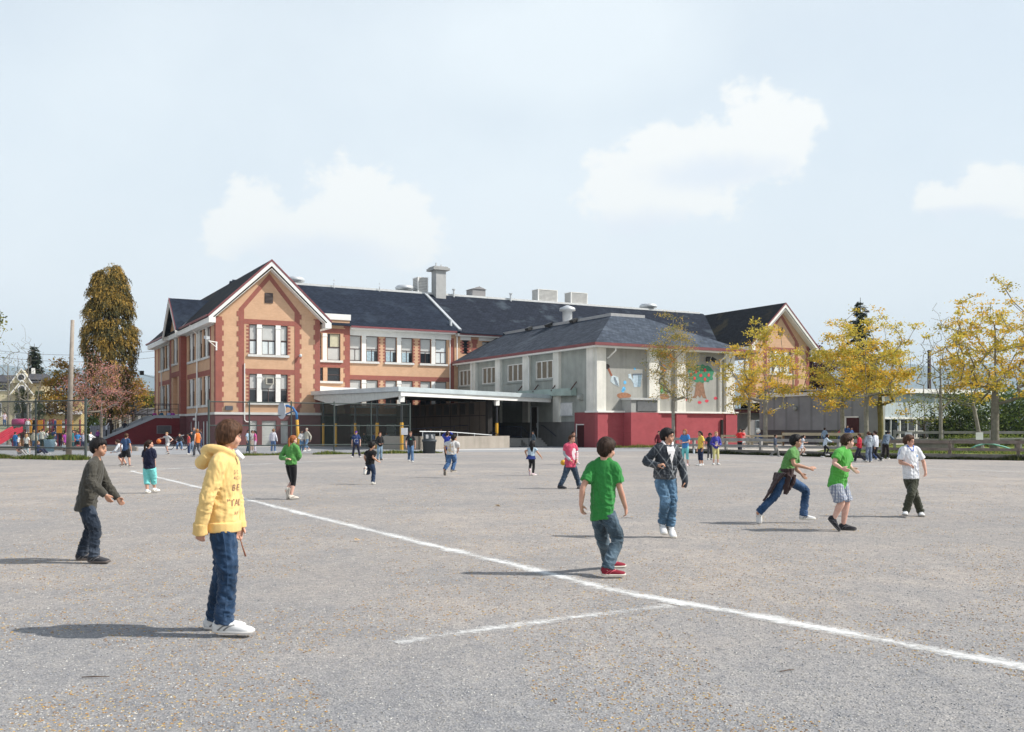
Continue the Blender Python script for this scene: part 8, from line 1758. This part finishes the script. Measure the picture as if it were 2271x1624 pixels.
# playground crowd
pgc = [('child in a bright blue jacket beside the red slide', 33, 68, 'stand', 160, 1.25, S('jacket', (.02, .16, .4), 'trousers', (.03, .08, .22), loose=2.2), 'fold', 0), ('small child in white and navy right of the blue jacket', 40.5, 70, 'stand', 60, 1.0, S('tee', WHT, 'trousers', NVY), None, 0),
    ('long haired blond girl in a white blouse and black skirt behind the left fence', 58.8, 54.6, 'stand', 178, 1.2, S('tee', (.66, .67, .63), 'skirt', BLK_, hs='long', hair=BLOND, leg=(.4, .52, .56)), None, 0),
    ('blond child in brown sitting on the ground facing right', 43, 54.5, 'sit', 75, 1.25, S('tee', (.07, .045, .045), 'trousers', (.45, .42, .4), hair=BLOND), None, 0), ('child in navy sitting with legs stretched right behind the fence post', 84, 55.5, 'sit', 85, 1.4, S('jacket', (.02, .03, .09), 'trousers', (.03, .035, .07), hair=(.25, .14, .06)), None, 0),
    ('child in pale grey sitting behind the black skirted girl', 64, 56.5, 'sit', -60, 1.2, S('tee', (.5, .4, .36), 'trousers', (.25, .3, .32), hair=BLOND), None, 0),
    ('adult in a cream shirt and dark trousers behind the tub planter', 94, 70, 'stand', 170, 1.5, S('tee', (.6, .6, .5), 'trousers', (.03, .05, .045), hair=DKBR, loose=2), None, 0), ('child in pale blue beside the adult in the cream shirt', 87, 71, 'stand', 150, 1.4, S('tee', (.35, .5, .55), 'trousers', (.03, .05, .06), hair=BLACKH), None, 0), ('boy in a white shirt and navy trousers near the tub planter', 104, 69, 'walk', 130, 1.38, S('long', WHT, 'trousers', (.02, .025, .05), hair=BLACKH), None, 0),
    ('child in white standing on the orange playground deck', 61.5, 71.3, 'stand', 10, 1.05, S('long', WHT, 'trousers', GRY, hair=BLACKH), None, 1.16), ('child in black climbing on the orange playground deck', 76, 72.8, 'stand', -30, 1.15, S('jacket', BLK_, 'trousers', NVY), None, 1.16), ('child in pink on the magenta tunnel end', 10, 72.4, 'stand', 40, 1.1, S('tee', (.6, .5, .56), 'trousers', (.05, .1, .2), hair=DKBR), None, 1.6), ('child in navy on the deck right of the orange panel', 121, 72.6, 'stand', 20, 1.1, S('jacket', (.03, .06, .16), 'trousers', NVY), None, 1.16),
    ('child in cream behind the left fence post', 76, 66, 'stand', 170, 1.4, S('long', (.5, .46, .36), 'jeans', (.06, .13, .24), hair=BLOND), None, 0), ('tall child in dark blue right of the tub planter', 119, 70, 'stand', 160, 1.5, S('jacket', (.02, .05, .14), 'trousers', (.02, .03, .05), hair=DKBR), None, 0), ('child in white trousers dashing right past the tub', 118, 66, 'run', 70, 1.2, S('jacket', (.03, .04, .14), 'trousers', WHT, hair=BLACKH), None, 0), ('child in black right of the dashing child', 130, 73, 'stand', 150, 1.45, S('jacket', (.02, .03, .05), 'trousers', NVY), None, 0),
    ('child in red jacket near the playground back edge', 134, 75, 'stand', 180, 1.3, S('jacket', (.35, .03, .06), 'jeans', DEN), None, 0), ('girl in a magenta dress left of the wooden pole', 144.5, 69, 'stand', 60, 1.25, S('tee', (.36, .06, .34), 'skirt', (.36, .06, .34), hair=BLACKH, leg=(.4, .1, .36)), None, 0), ('child sitting low left of the wooden pole foot', 142, 62, 'sit', 60, 1.1, S('tee', (.2, .24, .26), 'trousers', (.2, .18, .17)), None, 0),
    ('child in teal right of the wooden pole', 161, 66, 'stand', 100, 1.4, S('jacket', (.02, .17, .17), 'trousers', (.02, .08, .09), hair=BLACKH), None, 0), ('boy in a sky blue t shirt and black shorts right of the pole', 172, 66.5, 'stand', 10, 1.28, S('tee', (.05, .24, .55), 'shorts', BLK_, hair=BLACKH, loose=2), 'front', 0), ('child in a white patterned top beside the sky blue t shirt', 184, 66.8, 'stand', 5, 1.25, S('long', (.5, .5, .6), 'jeans', (.05, .06, .12), hair=BLOND), None, 0), ('child in a white long sleeved shirt and black trousers by the fence end', 200, 67, 'walk', 70, 1.3, S('long', WHT, 'trousers', BLK_, hair=BLACKH), 'reach', 0), ('child in red far behind the sky blue t shirt', 166, 78, 'stand', 150, 1.4, S('jacket', (.4, .04, .06), 'trousers', NVY), None, 0)]
for lb_, u, Y, kd, yw, H, st, ar, z in pgc: far(lb_, u, Y, kd, yw, H, st, ar, z, 'children at the playground')
# bicycle by the stair wall, bottle, scraps
bk = thing('bicycle', 'black bicycle parked against the maroon stair wall', 'bicycle', at(392, 67.5), radians(-10))
for x in (-.52, .52):
    w = MB().tube([(x + .33 * cos(t), 0, .34 + .33 * sin(t)) for t in [2 * pi * k / 24 for k in range(25)]], .022, 6).build('wheel', paint('tyre_black', (.015, .015, .015)), bk); sp = MB()
    for k in range(10): t = pi * k / 10; sp.tube([(x + .32 * cos(t), 0, .34 + .32 * sin(t)), (x - .32 * cos(t), 0, .34 - .32 * sin(t))], .003, 3)
    sp.build('spokes', METAL, w)
fb = MB()
for p, q in (((-.52, 0, .34), (-.1, 0, .3)), ((-.1, 0, .3), (-.22, 0, .82)), ((-.22, 0, .78), (.36, 0, .82)), ((-.1, 0, .3), (.36, 0, .76)), ((-.52, 0, .34), (-.2, 0, .76)), ((.36, 0, .9), (.52, 0, .34))): fb.tube([p, q], .018, 6)
fb.build('frame', paint('bike_frame', (.03, .03, .035), .3), bk); MB().tube([(.36, 0, .9), (.38, 0, 1.0), (.4, -.26, 1.02), (.32, -.3, 1.0)], .014, 6).tube([(.38, 0, 1.0), (.4, .26, 1.02), (.32, .3, 1.0)], .014, 6).build('handlebar', METAL, bk); MB().ell((-.24, 0, .86), .14, .07, .035).build('saddle', paint('tyre_black', (.015, .015, .015)), bk)
bt2 = thing('water_bottle', 'clear plastic water bottle standing by the fence foot', 'bottle', at(1538.8, 57)); MB().lathe([(.05, 0), (.055, .02), (.055, .2), (.022, .27), (.022, .29)], n=12).build('bottle_body', paint('clear_plastic', (.55, .62, .68), .2, .6), bt2, True); MB().lathe([(.026, .285), (.026, .315)], n=10).build('cap', paint('cap_white', (.7, .7, .72)), bt2)
for i, (u, v, lb_) in enumerate(((791, 1202, 'crumpled pale orange paper scrap on the gravel near the chalk line'), (1104, 1124, 'small pale orange scrap on the gravel in mid field'))):
    p = G(u, v); r = random.Random(i); m = MB(); pts = [(r.uniform(-.07, .07), r.uniform(-.07, .07), r.uniform(.005, .05)) for _ in range(7)]
    for a in range(5): m.add([pts[a], pts[a + 1], pts[(a + 3) % 7]], [(0, 1, 2)])
    tag(m.build('paper_scrap', paint('scrap', (.7, .5, .3))), lb_, 'litter').location = p
bpy.data.scenes.remove(TMP)
tag(MB().box(-.2, .2, -.03, .0, 0, .42).build('notice_sheet', paint('paper', (.75, .76, .78))), 'white notice sheet fixed to the long chain link fence by its right end post', 'sign').location = at(897, 58.5, 1.1)
for u, v, ln, an, lb_ in ((212, 1504, .16, .1, 'thin brown twig lying on the gravel at the lower left'), (1745, 1490, .12, .5, 'short dark twig lying on the gravel at the lower right'), (1390, 1150, .2, .0, 'dark twig on the gravel in the middle of the field')):
    p = G(u, v); d = V((cos(an), sin(an), 0)) * ln
    tag(MB().tube([p - d * .5 + V((0, 0, .008)), p + V((0, 0, .014)) + V((d.y, -d.x, 0)) * .1, p + d * .5 + V((0, 0, .007))], [.003, .004, .002], 5).build('twig', paint('twig_brown', (.1, .065, .045))), lb_, 'twig')
